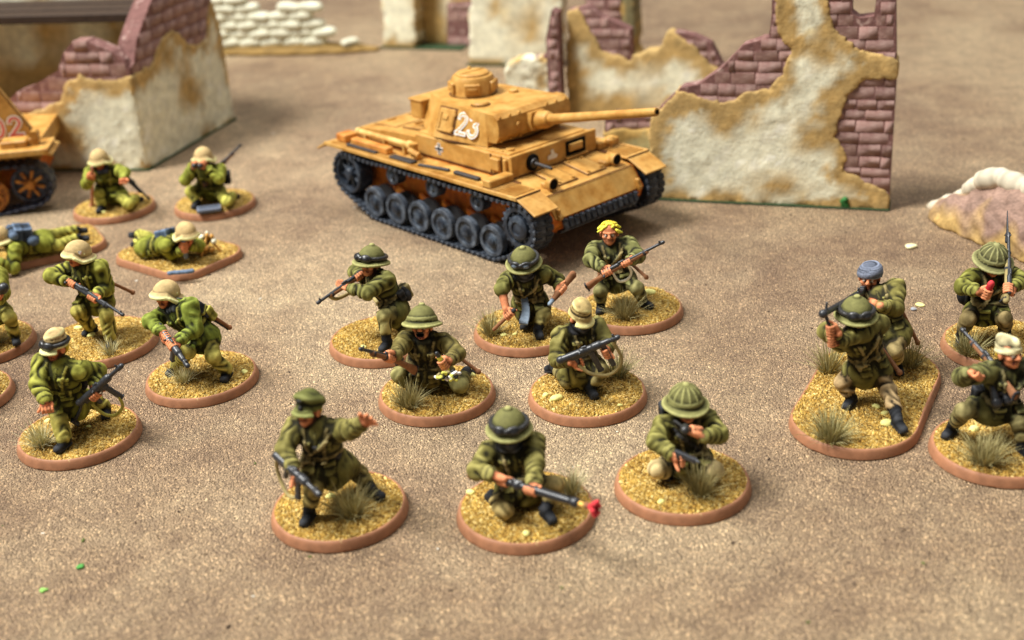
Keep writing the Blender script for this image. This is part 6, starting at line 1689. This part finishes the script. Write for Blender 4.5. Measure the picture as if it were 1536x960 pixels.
    s.sling([Q(1.0, -0.3, -0.8), Q(1.0, -0.6, -3.4), Q(3.0, -0.6, -4.0), Q(4.6, -0.6, -2.8), Q(5.0, -0.4, -0.7)], o, TAN, 0.3); 
    s.finish(); s.hair()
    s.gear('leather_pouch', 'box', s.T(-3.0, 1.2, 0.9), (1.2, 0.9, 1.2), WOOD)
    p0 = s.T(3.2, -1.6, 2.6); p1 = pt(s, 974, 420, p0, 8.4, -1); s.gear('entrenching_tool', 'spade', p0, 7.2, BOOT, p1 - p0)

def figures_right():
    # machine gun team on a long stand
    org = V3(71.0, 226.5, 0)
    root = thing('soldier_miniature', 'two-man machine gun team miniature on one long rounded stand', 'miniature', org, 0, GRP)
    s = Soldier(root, org, palette(trouser=C(140, 128, 84)), 0.21, 9)
    tf = [(*gp(org, x, y), r, hh, n, *c) for x, y, r, hh, n, c in [(1246, 655, 5.0, 6.2, 230, MX), (1243, 553, 4.2, 6.8, 150, OL), (1365, 545, 4.2, 6.6, 140, OL)]]
    stand(root, pill(11.5, 12.5), math.radians(62), 21, tufts=tf, stones=[(*gp(org, 1315, 610), 0.9), (*gp(org, 1328, 618), 0.8), (*gp(org, 1330, 632), 1.3)], fine=1.15)
    s.pose(dict(pel=(1302, 541, 'y', -4.0), nk=(1289, 495), hd=(1284, 478), phi=12, face=(-4, 0), eR=(1240, 497, 'n'), wR=(1256, 500, 'n'), eL=(1300, 536, 'n'), wL=(1264, 516, 'n'),
                kR=(1264, 574, 'y', -5.0), aR=(1277, 596, 'z', 4.3), tR=(-42,), kL=(1332, 586, 'y', -8.5), aL=(1347, 630, 'z', 4.3), tL=(14,), mask=True, xbelt=1, skirt=0.30)).body()
    hu = pt(s, 1246, 495, s.J['wR'], 1.6, -1); hl = pt(s, 1252, 508, s.J['wL'], 1.6, -1)
    ax = nrm(V3(-0.15, -0.1, 1)); hl = hu - ax * 2.4
    s.J['wL'] = hl + nrm(s.J['eL'] - hl) * 1.7
    s.grip('R', hu, ax, 0.42, (0, -1, 0)); s.grip('L', hl, ax, 0.42, (0, -1, 0))
    s.finish('crouching loader in goggled sun helmet and grey scarf'); s.pith(False, True)
    mz = pt(s, 1236, 470, hu, 3.6, -1)
    p0 = s.T(3.0, -1.8, 3.4); p1 = pt(s, 1363, 578, p0, 9.5, -1); s.gear('entrenching_tool', 'spade', p0, 8.2, BOOT, p1 - p0)
    s.gear('scabbard', 'scabbard', s.T(3.6, -0.4, 1.4), 6.0, BOOT, p1 - p0)
    # gunner behind
    t = Soldier(root, org, palette(hat=C(92, 98, 112), trouser=C(128, 122, 74), jacket=C(110, 112, 52)), 0.21, 10)
    t.pose(dict(pel=(1336, 494, 'y', 9.5), nk=(1314, 437), hd=(1304, 417), phi=-18, face=(-24, -4), eL=(1343, 463, 'n'), wL=(1322, 459, 'n'), eR=(1280, 455, 'f'), wR=(1290, 445, 'n'),
                kR=(1318, 530, 'n'), aR=(1322, 545, 'z', 4.3), tR=(-30,), kL=(1342, 526, 'n'), aL=(1346, 545, 'z', 4.3), tL=(0,), skirt=0.3)).body()
    rear = t.J['nk'] + t.lat * -1.9 + t.up * 1.0 - t.fwd * 0.5; ax = nrm(mz - rear); D_ = np.linalg.norm(mz - rear)
    Q, R = t.frame(rear, ax, (0, 0, 1)); m = SDF(0.17)
    m.cone(Q(-5, 0, 0), Q(-1, 0, 0), 0.9, 0.6, DARK, 0.2, flat=(R[:, 1], 0.6)); m.box(Q(1.5, 0, 0), (3.0, 0.6, 0.8), METAL, R, 0.2, 0.1)
    m.cone(Q(4, 0, 0), Q(D_ - 1.5, 0, 0), 0.66, 0.62, METAL, 0.1); m.cone(Q(D_ - 1.5, 0, 0), Q(D_ + 0.6, 0, 0), 0.5, 0.85, METAL, 0.1)
    for i in range(7): m.cone(Q(5 + i * 1.2 - .12, 0, 0), Q(5 + i * 1.2 + .12, 0, 0), 0.76, 0.76, METAL, 0.05)
    m.box(Q(2.0, 0, 1.0), (1.4, 0.5, 0.3), METAL, R, 0.1, 0.1); m.box(Q(6.5, 0, 1.0), (0.3, 0.2, 0.5), METAL, R, 0.08, 0.05); m.cone(Q(D_ - 1.2, 0, 0.4), Q(D_ - 1.2, 0, 1.8), 0.25, 0.25, METAL, 0.05)
    m.cone(Q(0.6, 0, -0.6), Q(0.2, 0, -2.2), 0.45, 0.42, DARK, 0.1)
    g = m.build('machine_gun', t.pal, PMETAL, root)
    b = SDF(0.17); b.cone(mz - ax * 0.6, hu, 0.34, 0.36, METAL, 0.1); b.cone(hu, hl - V3(0, 0, 1.2), 0.36, 0.36, METAL, 0.1); b.build('bipod', t.pal, PMETAL, g)
    t.grip('L', Q(0.4, 0.2, -1.6), R[:, 2], 0.45, ax)
    t.J['wR'] = t.J['wR']; t.fist('R', V3(0.4, -0.4, 0.6), V3(0, -1, 0))
    t.finish('standing gunner with grey head wrap'); t.turban()
    t.gear('rolled_blanket', 'canteen', t.T(3.0, -2.6, 5.2), (1.2, 1.5, 1.5), WEB)
    p0 = t.T(3.4, -2.2, 3.6); p1 = pt(t, 1379, 519, p0, 8.8, 1); t.gear('entrenching_tool', 'spade', p0, 8.0, BOOT, p1 - p0)

    # standing grenadier, rifle with bayonet at his shoulder
    s = mini('standing miniature in ribbed sun helmet, bayoneted rifle upright on shoulder, red grenade in hand', (105.6, 246.0), palette(jacket=C(104, 112, 42), trouser=C(112, 106, 62), hat=C(108, 106, 66)),
             dict(pel=(1480, 458, 'y', 1.5), nk=(1487, 409), hd=(1489, 395), phi=-2, face=(4, 14), eR=(1444, 430, 'n'), wR=(1465, 437, 'n'), eL=(1532, 420, 'n'), wL=(1521, 431, 'n'),
                  kR=(1452, 479, 'n'), aR=(1441, 503, 'z', 4.3), tR=(-20,), kL=(1506, 478, 'n'), aL=(1509, 504, 'z', 4.3), tL=(15,), xbelt=1, skirt=0.32), seed=12,
             tufts=[(1452, 528, 4.6, 6.0, 170, MX)])
    hc = pt(s, 1480, 440, s.J['wR'], 2.0, -1); ax = nrm(V3(0.2, -0.25, 1)); s.grip('R', hc, ax, 0.55, (0, -1, 0))
    Q, R = s.frame(hc, ax, (0, -1, 0)); m = SDF(0.17); m.cone(Q(-1, 0, 0), Q(2.2, 0, 0), 0.62, 0.72, RED, 0.15); m.ball(Q(2.6, 0, 0), 0.62, RED, k=0.2); m.decal(Q(0.6, 0, 0), (0.15, 1, 1), DARK, R, 0.1); m.build('red_grenade', s.pal, PM, s.root)
    hc = pt(s, 1512, 434, s.J['wL'], 1.8, -1); tip = pt(s, 1511, 316, hc, 20.5, 1); ax = nrm(tip - hc); s.grip('L', hc, ax, 0.55, (0, -1, 0))
    s.rifle(hc, ax, (0, -1, 0), 1.5, 14.0, bayonet=6.5, wood=WEB)
    s.finish(); s.pith(True)
    s.gear('water_bottle', 'canteen', s.T(-4.6, -1.2, 2.6), (1.6, 1.5, 2.3), BOOT)

    # sergeant with binoculars, wide stance
    s = mini('wide-legged miniature in pale side cap clutching dark binoculars, big grass tuft at his feet', (89.2, 203.6), palette(jacket=C(92, 98, 50), trouser=C(108, 108, 62), hat=C(168, 158, 120), web=C(104, 104, 62)),
             dict(pel=(1494, 600, 'y', 2.0), nk=(1512, 549), hd=(1514, 530), phi=10, face=(22, -8), eR=(1443, 566, 'n'), wR=(1454, 560, 'n'), eL=(1556, 580, 'n'), wL=(1560, 600, 'n'),
                  kR=(1446, 617, 'n'), aR=(1428, 640, 'z', 4.3), tR=(-48,), kL=(1530, 634, 'n'), aL=(1536, 668, 'z', 4.3), tL=(20,), xbelt=1, scarf=False, skirt=0.34), seed=13,
             tufts=[(1477, 693, 4.8, 5.8, 220, OL)], stones=[(1462, 644, 1.2)], mounds=[(2, 6, 4, .6)])
    s.fist('R', V3(0.55, -0.75, 0.1), V3(0.2, -1, -0.4)); s.fist('L', V3(0, -0.6, -0.6), V3(0, -1, 0))
    c_ = pt(s, 1475, 570, s.T(-1.6, 3.6, 4.6), 1.0, -1); m = SDF(0.17); a_ = nrm(V3(0.2, -0.45, -0.8)); l_ = orth(V3(1, 0.2, 0), a_)
    for sx in (-1, 1): m.cone(c_ + l_ * sx * 0.95 - a_ * 1.3, c_ + l_ * sx * 1.05 + a_ * 1.4, 0.62, 0.9, BOOT, 0.1); m.cone(c_ + l_ * sx * 1.05 + a_ * 1.2, c_ + l_ * sx * 1.05 + a_ * 1.5, 0.98, 0.98, METAL, 0.05)
    m.cone(c_ - l_, c_ + l_, 0.4, 0.4, BOOT, 0.1); m.build('binoculars', s.pal, PMETAL, s.root)
    s.finish(); s.field_cap(False, side=True)
    p1 = pt(s, 1444, 498, s.T(-2, -2.4, 8.4), 8.6, 1); ax = nrm(p1 - s.T(-2, -2.4, 8.4)); s.rifle(s.T(-2, -2.4, 8.4) - ax * 2.5, ax, s.up, 5, 11.5)
    s.gear('map_case', 'box', s.T(-3.9, -0.6, 2.0), (1.0, 0.9, 1.6), BOOT)

def figures_left():
    # cap with goggles, submachine gun
    s = mini('striding miniature in tan field cap with goggles, clenched fist and grey submachine gun', (-90.5, 230.9), palette(**GREEN, beltc=None) if False else palette(**GREEN),
             dict(pel=(96, 592, 'y', 0.0), nk=(91, 544), hd=(84, 522), phi=-12, face=(-36, 0), eR=(57, 577, 'n'), wR=(69, 602, 'n'), eL=(147, 556, 'f'), wL=(142, 578, 'n'),
                  kR=(89, 629, 'n'), aR=(96, 660, 'z', 4.3), tR=(-28,), kL=(140, 600, 'f'), aL=(158, 610, 'z', 4.6), tL=(10,), skirt=0.4, beltc=JACKET, bootcut=0.86), seed=14,
             tufts=[(62, 668, 3.8, 5.2, 150, PA)], stones=[(70, 632, 0.8), (133, 640, 0.6)], mounds=[(-2, 6, 4, .5)])
    s.fist('R', V3(0.15, -0.5, -0.8), V3(0.4, -1, 0))
    hc = pt(s, 143, 592, s.J['wL'], 1.9, -1); mz = pt(s, 184, 556, hc, 8.2, -1); ax = nrm(mz - hc); u_ = orth(V3(-0.3, -0.3, 1), ax)
    s.grip('L', hc, ax, 0.6, (0, -1, -0.4)); o, Q = s.smg(hc - ax * 0.4 - u_ * 0.2, ax, u_, mag=4.8, stock=5.0)
    s.sling([Q(3.0, -.2, -3.6), Q(1.6, -.4, -5.6), Q(-1.0, -.4, -6.0), Q(-2.4, -.2, -4.2), Q(-2.0, 0, -1.0)], o, WEB, 0.34)
    s.finish(); s.field_cap(True, True)
    s.gear('water_bottle', 'canteen', s.T(3.2, -2.0, 2.4), (1.1, 1.0, 1.5), BOOT)

    # helmeted rifleman, badge
    s = mini('standing miniature in tan steel helmet with shield badge pointing a dark rifle downwards', (-98.4, 276.5), palette(**GREEN),
             dict(pel=(145, 444, 'y', 0.5), nk=(127, 398), hd=(116, 383), phi=-16, face=(-52, -4), eR=(76, 414, 'n'), wR=(103, 423, 'n'), eL=(168, 419, 'f'), wL=(152, 434, 'n'),
                  kR=(117, 467, 'n'), aR=(137, 490, 'z', 4.3), tR=(-40,), kL=(160, 474, 'n'), aL=(166, 510, 'z', 4.3), tL=(0,), skirt=0.2, bootcut=0.84), seed=15, R=13.6,
             tufts=[(165, 528, 2.4, 4.4, 60, PA)], stones=[(134, 503, 1.4), (118, 492, 1.2)], mounds=[(8, 2, 4, .5)])
    hc = pt(s, 108, 425, s.J['wR'], 1.6, -1); mz = pt(s, 184, 474, hc, 15.0, -1); ax = nrm(mz - hc)
    s.grip('R', hc, ax, 0.5, (0, -1, 0.2)); o, Q = s.rifle(hc, ax, (0, 0, 1), 4.0, 15.0, wood=METAL)
    h2 = Q(6.4, 0, -0.1); s.J['wL'] = h2 + nrm(s.J['eL'] - h2) * 1.8; s.grip('L', h2, ax, 0.55, (0, -1, -0.5))
    s.finish(); s.steel_helmet(1)
    p0 = s.T(3.2, -2.0, 3.0); p1 = pt(s, 204, 441, p0, 8.0, 1); s.gear('entrenching_tool', 'spade', p0, 7.0, BOOT, p1 - p0)

    # helmeted man running
    s = mini('leaning miniature in plain tan steel helmet and grey neck scarf carrying a short gun low', (-69.7, 253.9), palette(**{**GREEN, 'jacket': C(106, 126, 40)}, scarf=C(104, 112, 126)),
             dict(pel=(301, 500, 'y', 0.5), nk=(264, 460), hd=(249, 444), phi=-22, hip=-10, face=(-32, -6), eR=(225, 482, 'n'), wR=(243, 498, 'n'), eL=(299, 494, 'n'), wL=(274, 510, 'n'),
                  kR=(281, 528, 'n'), aR=(264, 549, 'z', 4.3), tR=(-45,), kL=(320, 535, 'n'), aL=(340, 556, 'z', 4.3), tL=(-12,), scarf=True, skirt=0.15, bootcut=0.84), seed=16,
             tufts=[(276, 572, 3.6, 4.8, 110, PA)], stones=[(366, 556, 0.9)], mounds=[(0, 4, 4, .6)])
    hc = pt(s, 249, 505, s.J['wR'], 1.6, -1); mz = pt(s, 280, 548, hc, 9.0, -1); ax = nrm(mz - hc)
    s.grip('R', hc, ax, 0.5, (0, -1, 0.3)); o, Q = s.smg(hc - orth(V3(0, 0, 1), ax) * 0.9, ax, (0, 0, 1), 'thick', mag=4.0)
    h2 = Q(2.6, 0, 0.9); s.J['wL'] = h2 + nrm(s.J['eL'] - h2) * 1.8; s.grip('L', h2, ax, 0.6, (0, -1, 0.4))
    s.finish(); s.steel_helmet()
    s.gear('bread_bag', 'box', s.T(2.6, -3.0, 2.6), (1.5, 1.0, 1.6), WEB)
    p0 = s.T(3.4, -2.6, 3.4); p1 = pt(s, 350, 495, p0, 8.0, 1); s.gear('entrenching_tool', 'spade', p0, 6.8, BOOT, p1 - p0); s.gear('scabbard', 'scabbard', s.T(3.0, -2.6, 2.0), 5.5, BOOT, p1 - p0)

    G2 = {**GREEN, 'jacket': C(120, 134, 42), 'trouser': C(148, 156, 64)}
    # prone spotter beside a lump of kit
    org = (-91.4, 331.6)
    s = mini('prone miniature in tan steel helmet looking through a blue tube beside a sandy kit pile', org, palette(**G2),
             dict(pel=(226, 369, 'z', 5.4), nk=(265, 363, 'z', 7.4), hd=(280, 352, 'z', 10.4), phi=48, lean=-0.1, prone=True, hip=55, face=(35, 10), eR=(257, 380, 'z', 4.6), wR=(274, 376, 'z', 6.2), eL=(296, 360, 'z', 4.6), wL=(285, 370, 'z', 6.8),
                  kR=(211, 374, 'z', 4.4), aR=(207, 361, 'z', 4.8), tR=(-0.8, 0.4, -0.2), kL=(222, 357, 'z', 4.4), aL=(206, 350, 'z', 4.6), tL=(-0.9, 0.3, 0.1), skirt=0.15, bootcut=0.7), seed=17, h=0.26,
             shape=rrect(16.5, 12.5, 7), rot=math.radians(-38), fine=1.1, tufts=[(230, 385, 2.6, 4.6, 70, PA)])
    ax = nrm(V3(0.1, -0.25, 1)); hc = pt(s, 277, 372, s.J['wR'], 1.5, -1); s.grip('R', hc, ax, 0.5, (0, -1, 0)); s.grip('L', hc + ax * 1.0, ax, 0.5, (0, -1, 0))
    m = SDF(0.2); m.cone(hc - ax * 3, hc + ax * 3.4, 0.62, 0.62, BLUE, 0.1); m.build('blue_tube', s.pal, PMETAL, s.root)
    s.finish(); s.steel_helmet(); s.gear('back_pack', 'box', s.T(0, -2.9, 6.0), (2.0, 1.0, 2.2), BLUE)
    rn = random.Random(8); g = SDF(0.24); x0, y0 = gp(s.org, 314, 378)
    for i in range(16): g.ball((x0 + rn.uniform(-2, 2), y0 + rn.uniform(-2, 2), 3 + i * 0.32), (rn.uniform(.7, 1.3) * (1.3 - i * .045), rn.uniform(.7, 1.2) * (1.3 - i * .045), 0.8), WOOD if i % 3 else TAN, k=0.25)
    for i in range(3): a_ = i * 2.1; g.cone((x0 + 3.2 * math.cos(a_), y0 + 3.2 * math.sin(a_), 2.8), (x0, y0, 7.2), 0.35, 0.35, WOOD, 0.1)
    s.pal[WOOD] = C(150, 110, 50); g.build('kit_pile', s.pal, PM, s.root)
    g = SDF(0.22); x0, y0 = gp(s.org, 272, 410)
    for i in range(6): g.ball((x0 + i * 1.1 - 2.8, y0 + rn.uniform(-.4, .4), 3.1), (0.9, 0.7, 0.6), BLUE, k=0.3)
    g.build('grey_kit', s.pal, PM, s.root)

    # kneeling with a rod
    s = mini('kneeling miniature in tan steel helmet holding an upright brown rod, rifle on his back', (-120.9, 376.1), palette(**G2, scarf=C(60, 66, 84)),
             dict(pel=(166, 284, 'y', 1.0), nk=(156, 254), hd=(149, 241), phi=4, face=(-6, 14), eR=(130, 276, 'n'), wR=(136, 268, 'n'), eL=(187, 259, 'n'), wL=(186, 267, 'n'),
                  kR=(149, 290, 'n'), aR=(152, 308, 'z', 4.3), tR=(-15,), kL=(192, 306, 'z', 4.8), aL=(205, 296, 'z', 4.2), tL=(0.4, 0.9, -0.2), scarf=True, skirt=0.4, bootcut=0.7), seed=18, h=0.26,
             stones=[(154, 318, 1.0)])
    hc = pt(s, 138, 264, s.J['wR'], 1.5, -1); b_ = np.append(gp(s.org, 138, 308), 2.6); ax = nrm(hc - b_); s.grip('R', hc, ax, 0.45, (0.3, -1, 0))
    g = SDF(0.2); g.cone(b_, hc + ax * 4.6, 0.5, 0.45, WOOD, 0.1); g.ball(b_, 0.9, WOOD, k=0.2); s.pal[WOOD] = C(128, 84, 66); g.build('wooden_rod', s.pal, PM, s.root)
    s.fist('L', V3(0, -0.8, -0.4), V3(0, -0.6, -1)); s.finish(); s.steel_helmet()
    p0 = s.T(2.8, -2.4, 8); p1 = pt(s, 221, 298, p0, 13, -1); ax = nrm(p1 - p0); s.rifle(p0 + ax * 3, ax, (1, 0, 0.4), 4, 11, wood=METAL)

    # kneeling with camera / field glasses
    s = mini('kneeling miniature in tan steel helmet raising black field glasses to his eyes', (-89.2, 373.8), palette(**G2),
             dict(pel=(316, 281, 'y', 1.0), nk=(309, 251), hd=(305, 238), phi=-6, face=(-10, 6), eR=(282, 264, 'n'), wR=(293, 250, 'n'), eL=(334, 270, 'n'), wL=(318, 253, 'n'),
                  kR=(286, 287, 'n'), aR=(295, 302, 'z', 4.3), tR=(-20,), kL=(340, 302, 'z', 4.8), aL=(350, 292, 'z', 4.2), tL=(0.4, 0.9, -0.2), skirt=0.2, bootcut=0.7), seed=19, h=0.26)
    c_ = s.H(0, 3.4, 0.0); l_ = s.hl
    for q, sx in (('R', -1), ('L', 1)): s.J['w' + q] = c_ + l_ * sx * 2.2 - s.hu * 1.4; s.grip(q, c_ + l_ * sx * 1.2, s.hf, 0.6, s.hu)
    m = SDF(0.2)
    for sx in (-1, 1): m.cone(c_ + l_ * sx * 0.85 - s.hf * 1.0, c_ + l_ * sx * 0.95 + s.hf * 1.5, 0.6, 0.85, DARK, 0.1)
    m.cone(c_ - l_, c_ + l_, 0.4, 0.4, DARK, 0.1); m.build('field_glasses', s.pal, PMETAL, s.root)
    s.finish(); s.steel_helmet()
    p1 = pt(s, 361, 219, s.T(2.2, -2.4, 6), 13.0, 1); ax = nrm(p1 - s.T(2.2, -2.4, 6)); s.rifle(s.T(2.2, -2.4, 6) - ax * 1, ax, s.up, 5, 14)
    s.gear('ammunition_box', 'box', s.T(4.6, -2.0, 3.0), (1.5, 1.0, 2.2), BOOT)
    g = SDF(0.22); x0, y0 = gp(s.org, 314, 316); g.box((x0, y0, 3.3), (3.6, 2.0, 0.6), BLUE, rotm(nrm(V3(1, .2, 0)), nrm(V3(-.2, 1, 0)), V3(0, 0, 1)), 0.25, 0.1); s.pal[BLUE] = C(74, 80, 92); g.build('grey_box', s.pal, PM, s.root)

    # prone man with grey pack, half out of the picture
    s = mini('prone miniature with a big grey pack on his back, boots towards the ruin corner', (-136.0, 342.8), palette(**G2),
             dict(pel=(58, 362, 'z', 6.0), nk=(14, 366, 'z', 7.0), hd=(-4, 358, 'z', 9.5), phi=-100, prone=True, hip=-100, face=(-70, 5), eR=(-8, 352, 'z', 4.8), wR=(-22, 362, 'z', 5.5), eL=(16, 388, 'z', 4.6), wL=(-4, 392, 'z', 5.0),
                  kL=(88, 368, 'z', 4.5), aL=(118, 356, 'z', 4.4), tL=(0.9, 0.4, 0.0), kR=(92, 350, 'z', 4.5), aR=(116, 344, 'z', 4.4), tR=(0.9, 0.5, 0.0), skirt=0.2, bootcut=0.7), seed=20, h=0.26,
             shape=rrect(20, 12.0, 7), rot=math.radians(28), fine=1.1)
    s.fist('R', V3(-1, 0, 0), V3(0, -1, -1)); s.fist('L', V3(-1, 0, 0), V3(0, -1, -1)); s.finish(); s.steel_helmet()
    s.gear('back_pack', 'box', s.T(0, -3.2, 5.0), (2.6, 1.8, 2.4), BLUE); s.gear('mess_tin', 'canteen', s.T(2.6, -1.6, 2.2), (1.7, 1.5, 1.8), BLUE); s.gear('blanket_roll', 'can', s.T(0, -3.4, 8.2), (5.2, 1.3), BLUE)

    # two more at the picture's left edge
    s = mini('miniature striding off beside the prone man with grey pack, one boot forward', (-128.0, 280.0), palette(**GREEN),
             dict(pel=(-10, 462, 'y', 0.0), nk=(-22, 410), hd=(-30, 396), phi=-20, face=(-30, 10), eR=(-58, 432, 'n'), wR=(-40, 444, 'n'), eL=(4, 440, 'n'), wL=(-4, 452, 'n'),
                  kL=(14, 476, 'n'), aL=(22, 503, 'z', 4.3), tL=(24,), kR=(-32, 482, 'n'), aR=(-26, 520, 'z', 4.3), tR=(-20,), bootcut=0.84, skirt=0.2), seed=21, h=0.26,
             tufts=[(0, 512, 3.0, 3.6, 60, PA)])
    hc = pt(s, -2, 436, s.J['wL'], 1.6, -1); mz = pt(s, 11, 425, hc, 5, -1); ax = nrm(mz - hc); s.grip('L', hc, ax, 0.5, (0, -1, 0))
    g = SDF(0.2); g.cone(hc - ax * 4, hc + ax * 3.2, 0.7, 0.9, METAL, 0.1); g.cone(hc + ax * 2.2, hc + ax * 3.0, 1.2, 1.2, METAL, 0.1); g.build('grey_tube', s.pal, PMETAL, s.root)
    s.fist('R', V3(0, -0.6, -0.6), V3(0, -1, 0)); s.finish(); s.steel_helmet()
    s = mini('miniature next to the capped submachine gunner, only its stand edge showing', (-124.2, 252.5), palette(**GREEN),
             dict(pel=(-92, 560, 'y', 0.0), nk=(-96, 505), hd=(-100, 490), phi=-20, face=(-30, 10), eR=(-135, 530, 'n'), wR=(-120, 545, 'n'), eL=(-70, 535, 'n'), wL=(-78, 550, 'n'),
                  kL=(-75, 585, 'n'), aL=(-68, 612, 'z', 4.3), tL=(24,), kR=(-110, 585, 'n'), aR=(-108, 618, 'z', 4.3), tR=(-20,), bootcut=0.84), seed=22, h=0.3)
    s.fist('R', V3(0, -0.6, -0.6), V3(0, -1, 0)); s.fist('L', V3(0, -0.6, -0.6), V3(0, -1, 0)); s.finish(); s.steel_helmet()
gaming_mat()
ruins()
sandbags()
mound()
tank()
half_track()
figures_front()
figures_right()
figures_left()
bits()
